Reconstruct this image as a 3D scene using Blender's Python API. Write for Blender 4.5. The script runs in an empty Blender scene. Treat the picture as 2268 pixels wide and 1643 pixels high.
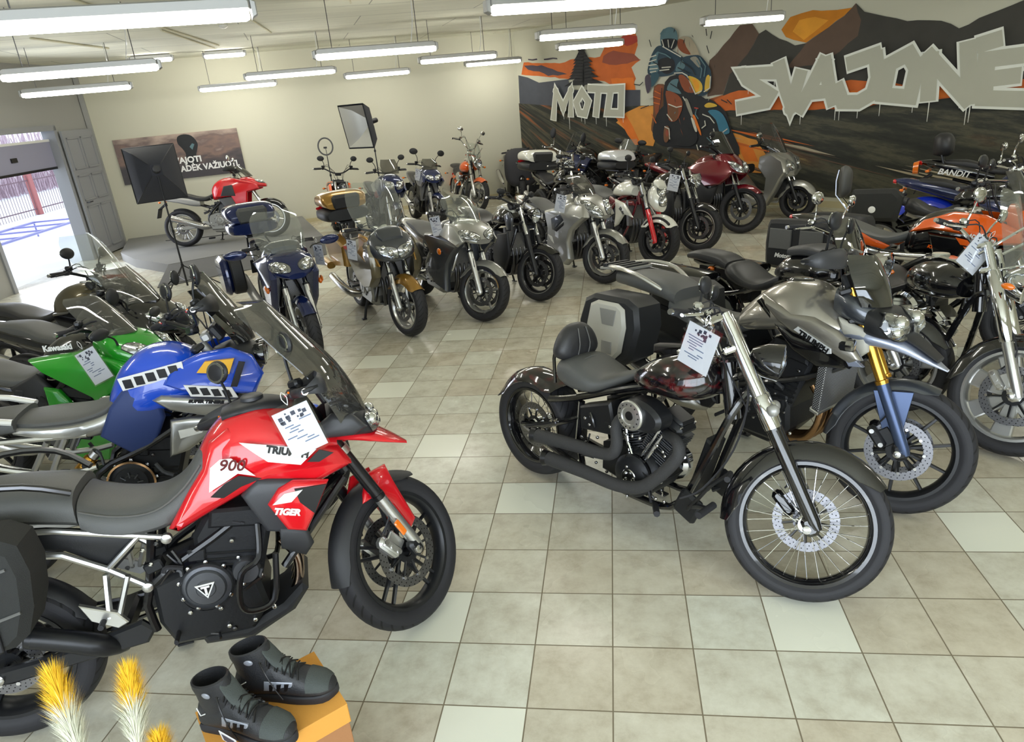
import bpy, math, random
from math import sin, cos, pi, radians, sqrt, atan2
from mathutils import Matrix, Vector
from mathutils.geometry import tessellate_polygon
from mathutils.bvhtree import BVHTree
random.seed(7)
S = bpy.context.scene
COL = S.collection

# ------------------------------------------------------------ camera, world, light, exposure
cam_d = bpy.data.cameras.new('camera'); cam = bpy.data.objects.new('camera', cam_d); COL.objects.link(cam)
_r = Vector((0.98759364, 0.12850682, -0.09024858)); _u = Vector((0.03471891, 0.38180511, 0.92359052)); _f = Vector((-0.15314505, 0.91526545, -0.37260668))
cam.matrix_world = Matrix(((_r.x, _u.x, -_f.x, 0.0718), (_r.y, _u.y, -_f.y, -2.9922), (_r.z, _u.z, -_f.z, 2.2301), (0, 0, 0, 1)))
cam_d.sensor_fit = 'HORIZONTAL'; cam_d.sensor_width = 36; cam_d.lens = 36 * 1545.087 / 2268; cam_d.clip_start = 0.02; cam_d.clip_end = 300
S.camera = cam
S.view_settings.view_transform = 'Standard'; S.view_settings.look = 'None'; S.view_settings.gamma = 1
S.view_settings.exposure = 0.22; S.view_settings.use_curve_mapping = False
world = bpy.data.worlds.new('daylight'); S.world = world; world.use_nodes = True
_bg = world.node_tree.nodes['Background']; _bg.inputs[0].default_value = (0.80, 0.88, 1.0, 1); _bg.inputs[1].default_value = 1.5
S.cycles.max_bounces = 7; S.cycles.diffuse_bounces = 4; S.cycles.glossy_bounces = 4; S.cycles.transmission_bounces = 4; S.cycles.transparent_max_bounces = 14
S.cycles.sample_clamp_indirect = 5.0; S.cycles.use_denoising = True; S.cycles.caustics_reflective = False; S.cycles.caustics_refractive = False
LAMP = 24.0
def area(name, loc, target, sx, sy, watts, color=(1, 1, 1)):
    d = bpy.data.lights.new(name, 'AREA'); d.shape = 'RECTANGLE'; d.size = sx; d.size_y = sy; d.energy = watts; d.color = color
    o = bpy.data.objects.new(name, d); COL.objects.link(o); o.location = loc
    o.rotation_euler = (Vector(target) - Vector(loc)).to_track_quat('-Z', 'Y').to_euler(); return o
area('shop_window_light', (0.6, -4.45, 1.75), (0.4, 4, 0.6), 8.0, 2.3, 250, (0.84, 0.93, 1.0))
area('doorway_light', (-9.0, 7.4, 1.3), (-2, 6, 0.6), 2.0, 2.4, 60, (0.85, 0.9, 1.0))

# ------------------------------------------------------------ materials
MAT = {}
def _nodes(name):
    m = bpy.data.materials.new(name); m.use_nodes = True; nt = m.node_tree; return m, nt, nt.nodes['Principled BSDF']
def N(nt, t, **kw):
    n = nt.nodes.new(t)
    for k, v in kw.items():
        if k.startswith('i_'):
            n.inputs[int(k[2:]) if k[2:].isdigit() else k[2:]].default_value = v
        else: setattr(n, k, v)
    return n
def L(nt, a, ao, b, bi): nt.links.new(a.outputs[ao], b.inputs[bi])
def s2l(c):
    return tuple((x / 12.92 if x <= 0.04045 else ((x + 0.055) / 1.055) ** 2.4) for x in c)
def srgb(r, g, b): return s2l((r / 255, g / 255, b / 255))
def mat(name, col, rough=0.5, metal=0.0, coat=0.0, bump=0.0, bscale=200.0, emit=0.0, var=0.0, vscale=3.0, spec=0.5, croug=0.03):
    if name in MAT: return MAT[name]
    m, nt, b = _nodes(name); c4 = (*col, 1)
    b.inputs['Base Color'].default_value = c4; b.inputs['Roughness'].default_value = rough; b.inputs['Metallic'].default_value = metal
    b.inputs['Coat Weight'].default_value = coat; b.inputs['Coat Roughness'].default_value = croug; b.inputs['Specular IOR Level'].default_value = spec
    if emit: b.inputs['Emission Color'].default_value = c4; b.inputs['Emission Strength'].default_value = emit
    tc = N(nt, 'ShaderNodeTexCoord')
    if bump:
        n = N(nt, 'ShaderNodeTexNoise'); n.inputs['Scale'].default_value = bscale; n.inputs['Detail'].default_value = 3
        L(nt, tc, 'Object', n, 'Vector'); bp = N(nt, 'ShaderNodeBump'); bp.inputs['Strength'].default_value = bump; bp.inputs['Distance'].default_value = 0.002
        L(nt, n, 0, bp, 'Height'); L(nt, bp, 0, b, 'Normal')
    if var:
        n = N(nt, 'ShaderNodeTexNoise'); n.inputs['Scale'].default_value = vscale; n.inputs['Detail'].default_value = 5
        L(nt, tc, 'Object', n, 'Vector'); mx = N(nt, 'ShaderNodeMixRGB'); mx.inputs[1].default_value = tuple(x * (1 - var) for x in col) + (1,)
        mx.inputs[2].default_value = tuple(min(1, x * (1 + var)) for x in col) + (1,); L(nt, n, 0, mx, 0); L(nt, mx, 0, b, 'Base Color')
    MAT[name] = m; return m
def flame_mat():
    m, nt, b = _nodes('garnet'); b.inputs['Roughness'].default_value = 0.12; b.inputs['Coat Weight'].default_value = 1
    tc = N(nt, 'ShaderNodeTexCoord'); n = N(nt, 'ShaderNodeTexNoise'); n.inputs['Scale'].default_value = 9; n.inputs['Detail'].default_value = 5; n.inputs['Distortion'].default_value = 1.2; mp = N(nt, 'ShaderNodeMapping'); mp.inputs['Scale'].default_value = (1, 1, 2.2); L(nt, tc, 'Object', mp, 0); L(nt, mp, 0, n, 'Vector')
    cr = N(nt, 'ShaderNodeValToRGB'); e = cr.color_ramp.elements; e[0].position = .50; e[0].color = (.006, .005, .006, 1); e[1].position = .68; e[1].color = (.085, .006, .008, 1); L(nt, n, 0, cr, 0); L(nt, cr, 0, b, 'Base Color'); MAT['garnet'] = m
flame_mat()
def paint(name, r, g, b, metal=0.0, rough=0.22, coat=1.0):
    return mat(name, srgb(r, g, b), rough, metal, coat)
mat('rubber', srgb(38, 38, 42), 0.62, bump=0.25, bscale=60, spec=0.4)
mat('black_plastic', srgb(34, 35, 38), 0.48, bump=0.2, bscale=500, spec=0.45)
mat('grey_plastic', srgb(84, 86, 88), 0.5, bump=0.15, bscale=400)
mat('dark_plastic', srgb(52, 53, 57), 0.42, bump=0.15, bscale=400)
paint('gloss_black', 14, 14, 17, 0.0, 0.16)
mat('satin_black', srgb(30, 31, 34), 0.35, 0.2)
mat('frame_black', srgb(24, 24, 27), 0.3, 0.3, 0.4)
mat('engine_black', srgb(40, 41, 44), 0.42, 0.5, bump=0.3, bscale=90)
mat('engine_grey', srgb(92, 94, 99), 0.4, 0.7, bump=0.25, bscale=120)
mat('engine_silver', srgb(165, 165, 162), 0.34, 0.85, bump=0.2, bscale=120)
mat('alu', srgb(205, 205, 203), 0.28, 0.9)
mat('alu_dull', srgb(170, 170, 168), 0.42, 0.6)
mat('chrome', srgb(228, 229, 231), 0.07, 1.0)
mat('steel', srgb(190, 190, 188), 0.22, 1.0)
mat('dark_steel', srgb(95, 95, 98), 0.3, 1.0)
mat('bluesteel', srgb(168, 150, 138), 0.18, 1.0, var=0.25, vscale=18)
mat('gold_fork', srgb(214, 160, 66), 0.2, 0.9)
mat('bronze', srgb(170, 132, 92), 0.25, 0.9)
mat('seat_vinyl', srgb(80, 81, 80), 0.5, bump=0.35, bscale=260, spec=0.5)
mat('seat_black', srgb(44, 44, 46), 0.42, bump=0.3, bscale=260, spec=0.5)
mat('seam', srgb(100, 100, 98), 0.7)
mat('bolt', srgb(205, 205, 205), 0.2, 1.0)
mat('amber', srgb(240, 120, 20), 0.15, 0, 1.0)
mat('red_lens', srgb(205, 20, 28), 0.12, 0, 1.0)
mat('white_paint', srgb(232, 232, 228), 0.3, 0, 0.6)
mat('decal_white', srgb(236, 236, 234), 0.35)
mat('decal_black', srgb(16, 16, 18), 0.35)
mat('mirror_glass', srgb(196, 200, 196), 0.03, 1.0)
mat('gauge', srgb(225, 222, 205), 0.3)
mat('soft_bag', srgb(40, 41, 40), 0.85, bump=0.9, bscale=420)
mat('brake_gold', srgb(180, 150, 84), 0.35, 0.7)
mat('card', srgb(226, 230, 236), 0.35)
mat('card_pen', srgb(105, 120, 150), 0.6)
mat('card_dark', srgb(60, 66, 84), 0.6)
def glass_mat(name, tint, gloss=0.12, opac=0.10):
    m, nt, b = _nodes(name); nt.nodes.remove(b); out = nt.nodes['Material Output']
    tr = N(nt, 'ShaderNodeBsdfTransparent'); tr.inputs[0].default_value = (*tint, 1)
    gl = N(nt, 'ShaderNodeBsdfGlossy'); gl.inputs['Roughness'].default_value = 0.03; gl.inputs[0].default_value = (0.95, 0.97, 1, 1)
    lw = N(nt, 'ShaderNodeLayerWeight'); lw.inputs[0].default_value = 0.25
    mr = N(nt, 'ShaderNodeMapRange'); mr.inputs[3].default_value = gloss * 0.5; mr.inputs[4].default_value = min(1, gloss * 5)
    L(nt, lw, 'Facing', mr, 0); mx = N(nt, 'ShaderNodeMixShader'); L(nt, mr, 0, mx, 0); L(nt, tr, 0, mx, 1); L(nt, gl, 0, mx, 2)
    df = N(nt, 'ShaderNodeBsdfDiffuse'); df.inputs[0].default_value = (*[0.6 * t + 0.15 for t in tint], 1); m2 = N(nt, 'ShaderNodeMixShader'); m2.inputs[0].default_value = opac
    L(nt, mx, 0, m2, 1); L(nt, df, 0, m2, 2); L(nt, m2, 0, out, 'Surface'); MAT[name] = m; return m
glass_mat('clear_screen', (0.92, 0.94, 0.92), 0.08, 0.05)
glass_mat('sleeve_film', (0.98, 0.98, 0.99), 0.05, 0.0)
glass_mat('smoke_screen', (0.46, 0.45, 0.43), 0.10, 0.05)
glass_mat('dark_screen', (0.06, 0.06, 0.07), 0.16, 0.02)
glass_mat('lens_glass', (0.93, 0.95, 0.97), 0.16, 0.0)
def reflector():
    m, nt, b = _nodes('reflector'); tc = N(nt, 'ShaderNodeTexCoord'); v = N(nt, 'ShaderNodeTexVoronoi'); v.inputs['Scale'].default_value = 38
    L(nt, tc, 'Object', v, 'Vector'); b.inputs['Metallic'].default_value = 1; b.inputs['Roughness'].default_value = 0.12
    cr = N(nt, 'ShaderNodeValToRGB'); cr.color_ramp.elements[0].color = (0.12, 0.13, 0.15, 1); cr.color_ramp.elements[1].color = (0.95, 0.96, 0.98, 1)
    L(nt, v, 'Color', cr, 0); L(nt, cr, 0, b, 'Base Color'); bp = N(nt, 'ShaderNodeBump'); bp.inputs['Strength'].default_value = 1; bp.inputs['Distance'].default_value = 0.01
    L(nt, v, 'Color', bp, 'Height'); L(nt, bp, 0, b, 'Normal'); MAT['reflector'] = m
reflector()
def disc_mat():
    # brake disc: drilled holes from polar coordinates round the axle (object y axis)
    m, nt, b = _nodes('brake_steel'); b.inputs['Metallic'].default_value = 1; b.inputs['Roughness'].default_value = 0.36
    tc = N(nt, 'ShaderNodeTexCoord'); sp = N(nt, 'ShaderNodeSeparateXYZ'); L(nt, tc, 'Object', sp, 0)
    def M(op, a, b2=None, c=None):
        n = N(nt, 'ShaderNodeMath', operation=op)
        for i, q in enumerate((a, b2, c)):
            if q is None: continue
            if isinstance(q, (int, float)): n.inputs[i].default_value = q
            else: nt.links.new(q, n.inputs[i])
        return n.outputs[0]
    x, z = sp.outputs[0], sp.outputs[2]; r = M('SQRT', M('ADD', M('MULTIPLY', x, x), M('MULTIPLY', z, z))); a = M('ARCTAN2', z, x)
    rr = M('MULTIPLY', r, 1 / 0.0135); row = M('FLOOR', rr); fr = M('SUBTRACT', M('FRACT', rr), 0.5)
    aa = M('ADD', M('MULTIPLY', a, 32 / (2 * pi)), M('MULTIPLY', row, 0.37)); fa = M('MULTIPLY', M('SUBTRACT', M('FRACT', aa), 0.5), 1.6)
    d = M('SQRT', M('ADD', M('MULTIPLY', fr, fr), M('MULTIPLY', fa, fa))); hole = M('LESS_THAN', d, 0.19)
    mx = N(nt, 'ShaderNodeMixRGB'); nt.links.new(hole, mx.inputs[0]); mx.inputs[1].default_value = (*srgb(128, 128, 132), 1); mx.inputs[2].default_value = (0.02, 0.02, 0.022, 1)
    L(nt, mx, 0, b, 'Base Color'); MAT['brake_steel'] = m
disc_mat()
def mesh_grille():
    m, nt, b = _nodes('grille'); tc = N(nt, 'ShaderNodeTexCoord'); ck = N(nt, 'ShaderNodeTexChecker'); ck.inputs['Scale'].default_value = 150
    ck.inputs[1].default_value = (0.35, 0.35, 0.36, 1); ck.inputs[2].default_value = (0.02, 0.02, 0.02, 1); L(nt, tc, 'Object', ck, 'Vector'); L(nt, ck, 0, b, 'Base Color')
    b.inputs['Metallic'].default_value = 0.6; b.inputs['Roughness'].default_value = 0.4; MAT['grille'] = m
mesh_grille()
def tread_mat():
    m, nt, b = _nodes('tread'); b.inputs['Roughness'].default_value = 0.6; b.inputs['Specular IOR Level'].default_value = 0.35
    tc = N(nt, 'ShaderNodeTexCoord'); sp = N(nt, 'ShaderNodeSeparateXYZ'); L(nt, tc, 'Object', sp, 0)
    def M(op, a, b2=None):
        n = N(nt, 'ShaderNodeMath', operation=op)
        for i, q in enumerate((a, b2)):
            if q is None: continue
            if isinstance(q, (int, float)): n.inputs[i].default_value = q
            else: nt.links.new(q, n.inputs[i])
        return n.outputs[0]
    a = M('ARCTAN2', sp.outputs[2], sp.outputs[0]); y = M('ABSOLUTE', sp.outputs[1])
    t = M('FRACT', M('ADD', M('MULTIPLY', a, 34 / (2 * pi)), M('MULTIPLY', y, 22)))
    g = M('MULTIPLY', M('LESS_THAN', t, 0.2), M('GREATER_THAN', y, 0.012))
    mx = N(nt, 'ShaderNodeMixRGB'); nt.links.new(g, mx.inputs[0]); mx.inputs[1].default_value = (*srgb(40, 40, 44), 1); mx.inputs[2].default_value = (*srgb(17, 17, 19), 1)
    L(nt, mx, 0, b, 'Base Color'); MAT['tread'] = m
tread_mat()

# ------------------------------------------------------------ geometry helpers
def cat(pts, k=4, closed=False):
    """Catmull-Rom resampling of a list of tuples"""
    if len(pts) < 3 and not closed: return [tuple(p) for p in pts]
    out = []; n = len(pts); seg = n if closed else n - 1
    for i in range(seg):
        if closed: p0, p1, p2, p3 = pts[(i - 1) % n], pts[i], pts[(i + 1) % n], pts[(i + 2) % n]
        else: p0, p1, p2, p3 = pts[max(i - 1, 0)], pts[i], pts[i + 1], pts[min(i + 2, n - 1)]
        for j in range(k):
            t = j / k; out.append(tuple(0.5 * ((2 * b) + (-a + c) * t + (2 * a - 5 * b + 4 * c - d) * t * t + (-a + 3 * b - 3 * c + d) * t ** 3) for a, b, c, d in zip(p0, p1, p2, p3)))
    if not closed: out.append(tuple(pts[-1]))
    return out
def area2(p): return sum(p[i][0] * p[(i + 1) % len(p)][1] - p[(i + 1) % len(p)][0] * p[i][1] for i in range(len(p))) / 2
def inset(poly, d):
    n = len(poly); out = []
    for i in range(n):
        a, b, c = Vector(poly[i - 1][:2]), Vector(poly[i][:2]), Vector(poly[(i + 1) % n][:2])
        e1 = (b - a); e2 = (c - b)
        if e1.length < 1e-6 or e2.length < 1e-6: out.append(tuple(poly[i])); continue
        n1 = Vector((-e1.y, e1.x)).normalized(); n2 = Vector((-e2.y, e2.x)).normalized(); m = n1 + n2
        if m.length < 0.2: m = n1
        m.normalize(); q = b + m * (d / max(0.45, m.dot(n1))); out.append((q.x, q.y) + tuple(poly[i][2:]))
    return out
class G:
    def __init__(s): s.v = []; s.f = []; s.m = []; s.mats = []
    def mi(s, m):
        if m not in s.mats: s.mats.append(m)
        return s.mats.index(m)
    def add(s, vs, fs, m):
        o = len(s.v); k = s.mi(m); s.v += [tuple(v) for v in vs]
        for f in fs: s.f.append(tuple(i + o for i in f)); s.m.append(k)
        return s
    def tube(s, path, r, m, n=8, sm=0, closed=False, flat=1.0):
        if sm:
            if isinstance(r, (list, tuple)): q = cat([tuple(p) + (rr,) for p, rr in zip(path, r)], sm, closed); path = [p[:3] for p in q]; r = [p[3] for p in q]
            else: path = cat(path, sm, closed)
        P = [Vector(p) for p in path]; K = len(P); R = r if isinstance(r, (list, tuple)) else [r] * K
        vs = []; fs = []; up = None
        for i in range(K):
            if closed: t = P[(i + 1) % K] - P[i - 1]
            else: t = P[min(i + 1, K - 1)] - P[max(i - 1, 0)]
            if t.length < 1e-9: t = Vector((0, 0, 1))
            t.normalize()
            if up is None: up = Vector((0, 1, 0)) if abs(t.y) < 0.9 else Vector((1, 0, 0))
            a = t.cross(up).normalized(); b = a.cross(t).normalized(); up = b
            for j in range(n):
                w = 2 * pi * j / n; vs.append(P[i] + a * (cos(w) * R[i]) + b * (sin(w) * R[i] * flat))
        for i in range(K if closed else K - 1):
            for j in range(n):
                i2 = (i + 1) % K; fs.append((i * n + j, i * n + (j + 1) % n, i2 * n + (j + 1) % n, i2 * n + j))
        if not closed: fs.append(tuple(range(n - 1, -1, -1))); fs.append(tuple((K - 1) * n + j for j in range(n)))
        return s.add(vs, fs, m)
    def lathe(s, prof, m, c=(0, 0, 0), ax=(0, 1, 0), n=32, closed=False, sm=0, cap=True):
        if sm: prof = cat(prof, sm, closed)
        ax = Vector(ax).normalized(); a = ax.orthogonal().normalized(); b = ax.cross(a); c = Vector(c)
        vs = []; fs = []; K = len(prof)
        for r, h in prof:
            for j in range(n): w = 2 * pi * j / n; vs.append(c + ax * h + a * (cos(w) * r) + b * (sin(w) * r))
        for i in range(K if closed else K - 1):
            for j in range(n): i2 = (i + 1) % K; fs.append((i * n + j, i2 * n + j, i2 * n + (j + 1) % n, i * n + (j + 1) % n))
        if not closed and cap:
            if prof[0][0] > 1e-5: fs.append(tuple(range(n)))
            if prof[-1][0] > 1e-5: fs.append(tuple((K - 1) * n + j for j in range(n - 1, -1, -1)))
        return s.add(vs, fs, m)
    def rings(s, rings, m, cap=True):
        """rings: lists of 3D points, same count; caps tessellated"""
        vs = []; fs = []; n = len(rings[0])
        for r in rings: vs += r
        for i in range(len(rings) - 1):
            for j in range(n): fs.append((i * n + j, i * n + (j + 1) % n, (i + 1) * n + (j + 1) % n, (i + 1) * n + j))
        if cap:
            for k, rev in ((0, True), (len(rings) - 1, False)):
                for t in tessellate_polygon([[Vector(p) for p in rings[k]]]):
                    fs.append(tuple(k * n + q for q in (t[::-1] if rev else t)))
        return s.add(vs, fs, m)
    def prism(s, poly, y0, y1, m, bev=0.004):
        """side outline (x, z) extruded from y0 to y1 with chamfered rims"""
        if area2(poly) < 0: poly = poly[::-1]
        if y0 > y1: y0, y1 = y1, y0
        bev = min(bev, (y1 - y0) * 0.45); pin = inset(poly, bev)
        R = [[(p[0], y1, p[1]) for p in pin], [(p[0], y1 - bev, p[1]) for p in poly], [(p[0], y0 + bev, p[1]) for p in poly], [(p[0], y0, p[1]) for p in pin]]
        return s.rings(R, m)
    def pillow(s, poly, y, m, bulge=0.02, thick=0.012, sm=0, ins=0.02, side=-1):
        """fairing panel: outline (x, z[, dy]) at |y|, bulging outward; side -1 right, 1 left"""
        poly = [tuple(p) + ((0,) if len(p) == 2 else ()) for p in poly]
        if area2(poly) < 0: poly = poly[::-1]
        if sm: poly = cat(poly, sm, True)
        f = lambda P, o: [(p[0], side * (y + p[2] + o), p[1]) for p in P]
        p1 = inset(poly, ins * 0.35); p2 = inset(poly, ins)
        R = [f(poly, -thick), f(poly, 0), f(p1, bulge * 0.62), f(p2, bulge)]
        if side > 0: R = [r[::-1] for r in R]
        R = [r[::-1] for r in R]
        return s.rings(R, m)
    def hull(s, st, m, n=20, e=2.4, k=4, tp=0.0, y0=0.0):
        """lofted body: stations (x, ztop, zbot, halfwidth[, exponent])"""
        st = [tuple(q) + ((e,) if len(q) == 4 else ()) for q in st]; st = cat(st, k); R = []
        for x, zt, zb, hw, ee in st:
            zc, hh = (zt + zb) / 2, max((zt - zb) / 2, 0.002); hw = max(hw, 0.002); ring = []
            for j in range(n):
                w = 2 * pi * j / n; c_, s_ = cos(w), sin(w)
                yy = hw * math.copysign(abs(c_) ** (2 / ee), c_); zz = hh * math.copysign(abs(s_) ** (2 / ee), s_)
                ring.append((x, y0 + yy * (1 + tp * zz / hh), zc + zz))
            R.append(ring)
        return s.rings([r[::-1] for r in R], m)
    def box(s, c, sz, m, bev=0.006, rot=None):
        x, y, z = sz[0] / 2, sz[1] / 2, sz[2] / 2; b = min(bev, x * .8, y * .8, z * .8)
        poly = [(-x + b, -z), (x - b, -z), (x, -z + b), (x, z - b), (x - b, z), (-x + b, z), (-x, z - b), (-x, -z + b)]
        g = G().prism(poly, -y, y, m, b); R = (rot if isinstance(rot, Matrix) else Matrix.Rotation(rot or 0, 3, 'Y')); C = Vector(c)
        return s.add([R @ Vector(v) + C for v in g.v], g.f, m)
    def ball(s, c, r, m, n=14, sq=(1, 1, 1), rot=None):
        pr = [(max(0.0, sin(pi * i / 10)), -cos(pi * i / 10)) for i in range(11)]; g = G().lathe(pr, m, ax=(0, 0, 1), n=n)
        R = rot or Matrix.Identity(3); C = Vector(c); return s.add([R @ Vector((v[0] * r * sq[0], v[1] * r * sq[1], v[2] * r * sq[2])) + C for v in g.v], g.f, m)
    def sheet(s, path, m, curve=0.08, nu=12, thick=0.004, pw=2.0):
        """windscreen: path of (x, z, halfwidth) from bottom to top, edges swept back by curve"""
        P = cat(path, 4); n = len(P); vs = []; fs = []
        for t in (0, 1):
            for i, (x, z, hw) in enumerate(P):
                a = P[min(i + 1, n - 1)]; b = P[max(i - 1, 0)]; d = Vector((a[0] - b[0], a[1] - b[1])).normalized(); nn = Vector((d.y, -d.x)) * (thick * t)
                for j in range(nu + 1):
                    u = -1 + 2 * j / nu; vs.append((x - curve * abs(u) ** pw + nn.x, hw * u, z + nn.y))
        w = nu + 1; o = n * w
        for i in range(n - 1):
            for j in range(nu):
                a = i * w + j; fs.append((a, a + w, a + w + 1, a + 1)); fs.append((o + a, o + a + 1, o + a + w + 1, o + a + w))
        rim = [j for j in range(w)] + [i * w + nu for i in range(1, n)] + [(n - 1) * w + j for j in range(nu - 1, -1, -1)] + [i * w for i in range(n - 2, 0, -1)]
        for i in range(len(rim)): a, b = rim[i], rim[(i + 1) % len(rim)]; fs.append((a, b, b + o, a + o))
        return s.add(vs, fs, m)
    def arc_fender(s, c, R, a0, a1, w, m, depth=0.05, n=20, lip=0.008, w2=None, th=0.004):
        """mudguard over a wheel centred c=(x,z); angles in degrees, 0 forward, 90 up"""
        R_ = []; w2 = w2 or w
        for i in range(n + 1):
            t = i / n; a = radians(a0 + (a1 - a0) * t); ww = (w + (w2 - w) * t) / 2; e = min(1.0, 6 * min(t, 1 - t) + 0.45); dp = depth * e; ring = []
            for u in (-1, -0.93, -0.7, -0.35, 0, 0.35, 0.7, 0.93, 1):
                rr = R - dp * abs(u) ** 3.0; ring.append((rr, ww * u))
            full = ring + [(r - th, y * 0.97) for r, y in ring[::-1]]
            R_.append([(c[0] + cos(a) * r, y, c[1] + sin(a) * r) for r, y in full])
        return s.rings(R_, m)
    def text(s, body, size, o, xd, yd, m, depth=0.001, shear=0.0, squash=1.0, bold=0.0, fit=None):
        c = bpy.data.curves.new('t', 'FONT'); c.body = body; c.size = size; c.extrude = depth; c.shear = shear; c.offset = bold; c.resolution_u = 3
        ob = bpy.data.objects.new('t', c); COL.objects.link(ob); dg = bpy.context.evaluated_depsgraph_get(); me = bpy.data.meshes.new_from_object(ob.evaluated_get(dg))
        if fit: squash = fit / max(v.co.x for v in me.vertices)
        xd = Vector(xd).normalized(); yd = Vector(yd).normalized(); zd = xd.cross(yd); O = Vector(o)
        vs = [O + xd * (v.co.x * squash) + yd * v.co.y + zd * v.co.z for v in me.vertices]; fs = [tuple(p.vertices) for p in me.polygons]
        s.add(vs, fs, m); bpy.data.objects.remove(ob); bpy.data.curves.remove(c); bpy.data.meshes.remove(me); return s
    def mirror(s):
        o = len(s.v); k = len(s.f); s.v += [(x, -y, z) for x, y, z in s.v]
        for i in range(k): s.f.append(tuple(j + o for j in s.f[i][::-1])); s.m.append(s.m[i])
        return s
    def xf(s, M): s.v = [tuple(M @ Vector(v)) for v in s.v]; return s
    def merge(s, g):
        for f, k in zip(g.f, g.m): pass
        o = len(s.v); s.v += g.v
        for f, k in zip(g.f, g.m): s.f.append(tuple(i + o for i in f)); s.m.append(s.mi(g.mats[k]))
        return s
    def mesh(s, name, off=(0, 0, 0), sharp=38):
        me = bpy.data.meshes.new(name); me.from_pydata([(a - off[0], b - off[1], c - off[2]) for a, b, c in s.v], [], s.f)
        for k in s.mats: me.materials.append(MAT[k])
        me.polygons.foreach_set('material_index', s.m); me.polygons.foreach_set('use_smooth', [True] * len(s.f))
        me.update(); me.set_sharp_from_angle(angle=radians(sharp)); return me
def tag(o, label=None, cat_=None, group=None, kind=None):
    if label: o['label'] = label
    if cat_: o['category'] = cat_
    if group: o['group'] = group
    if kind: o['kind'] = kind
    return o
def obj(name, g, parent=None, off=(0, 0, 0), mw=None, sharp=38, **kw):
    o = bpy.data.objects.new(name, g.mesh(name, off, sharp)); COL.objects.link(o)
    if parent is not None: o.parent = parent
    if mw is not None: o.matrix_basis = mw @ Matrix.Translation(off)
    else: o.location = off
    return tag(o, **kw)
def thing(name, label, cat_, M=None, group=None):
    o = bpy.data.objects.new(name, None); COL.objects.link(o); o.empty_display_size = 0.1
    if M is not None: o.matrix_world = M
    return tag(o, label, cat_, group)
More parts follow.
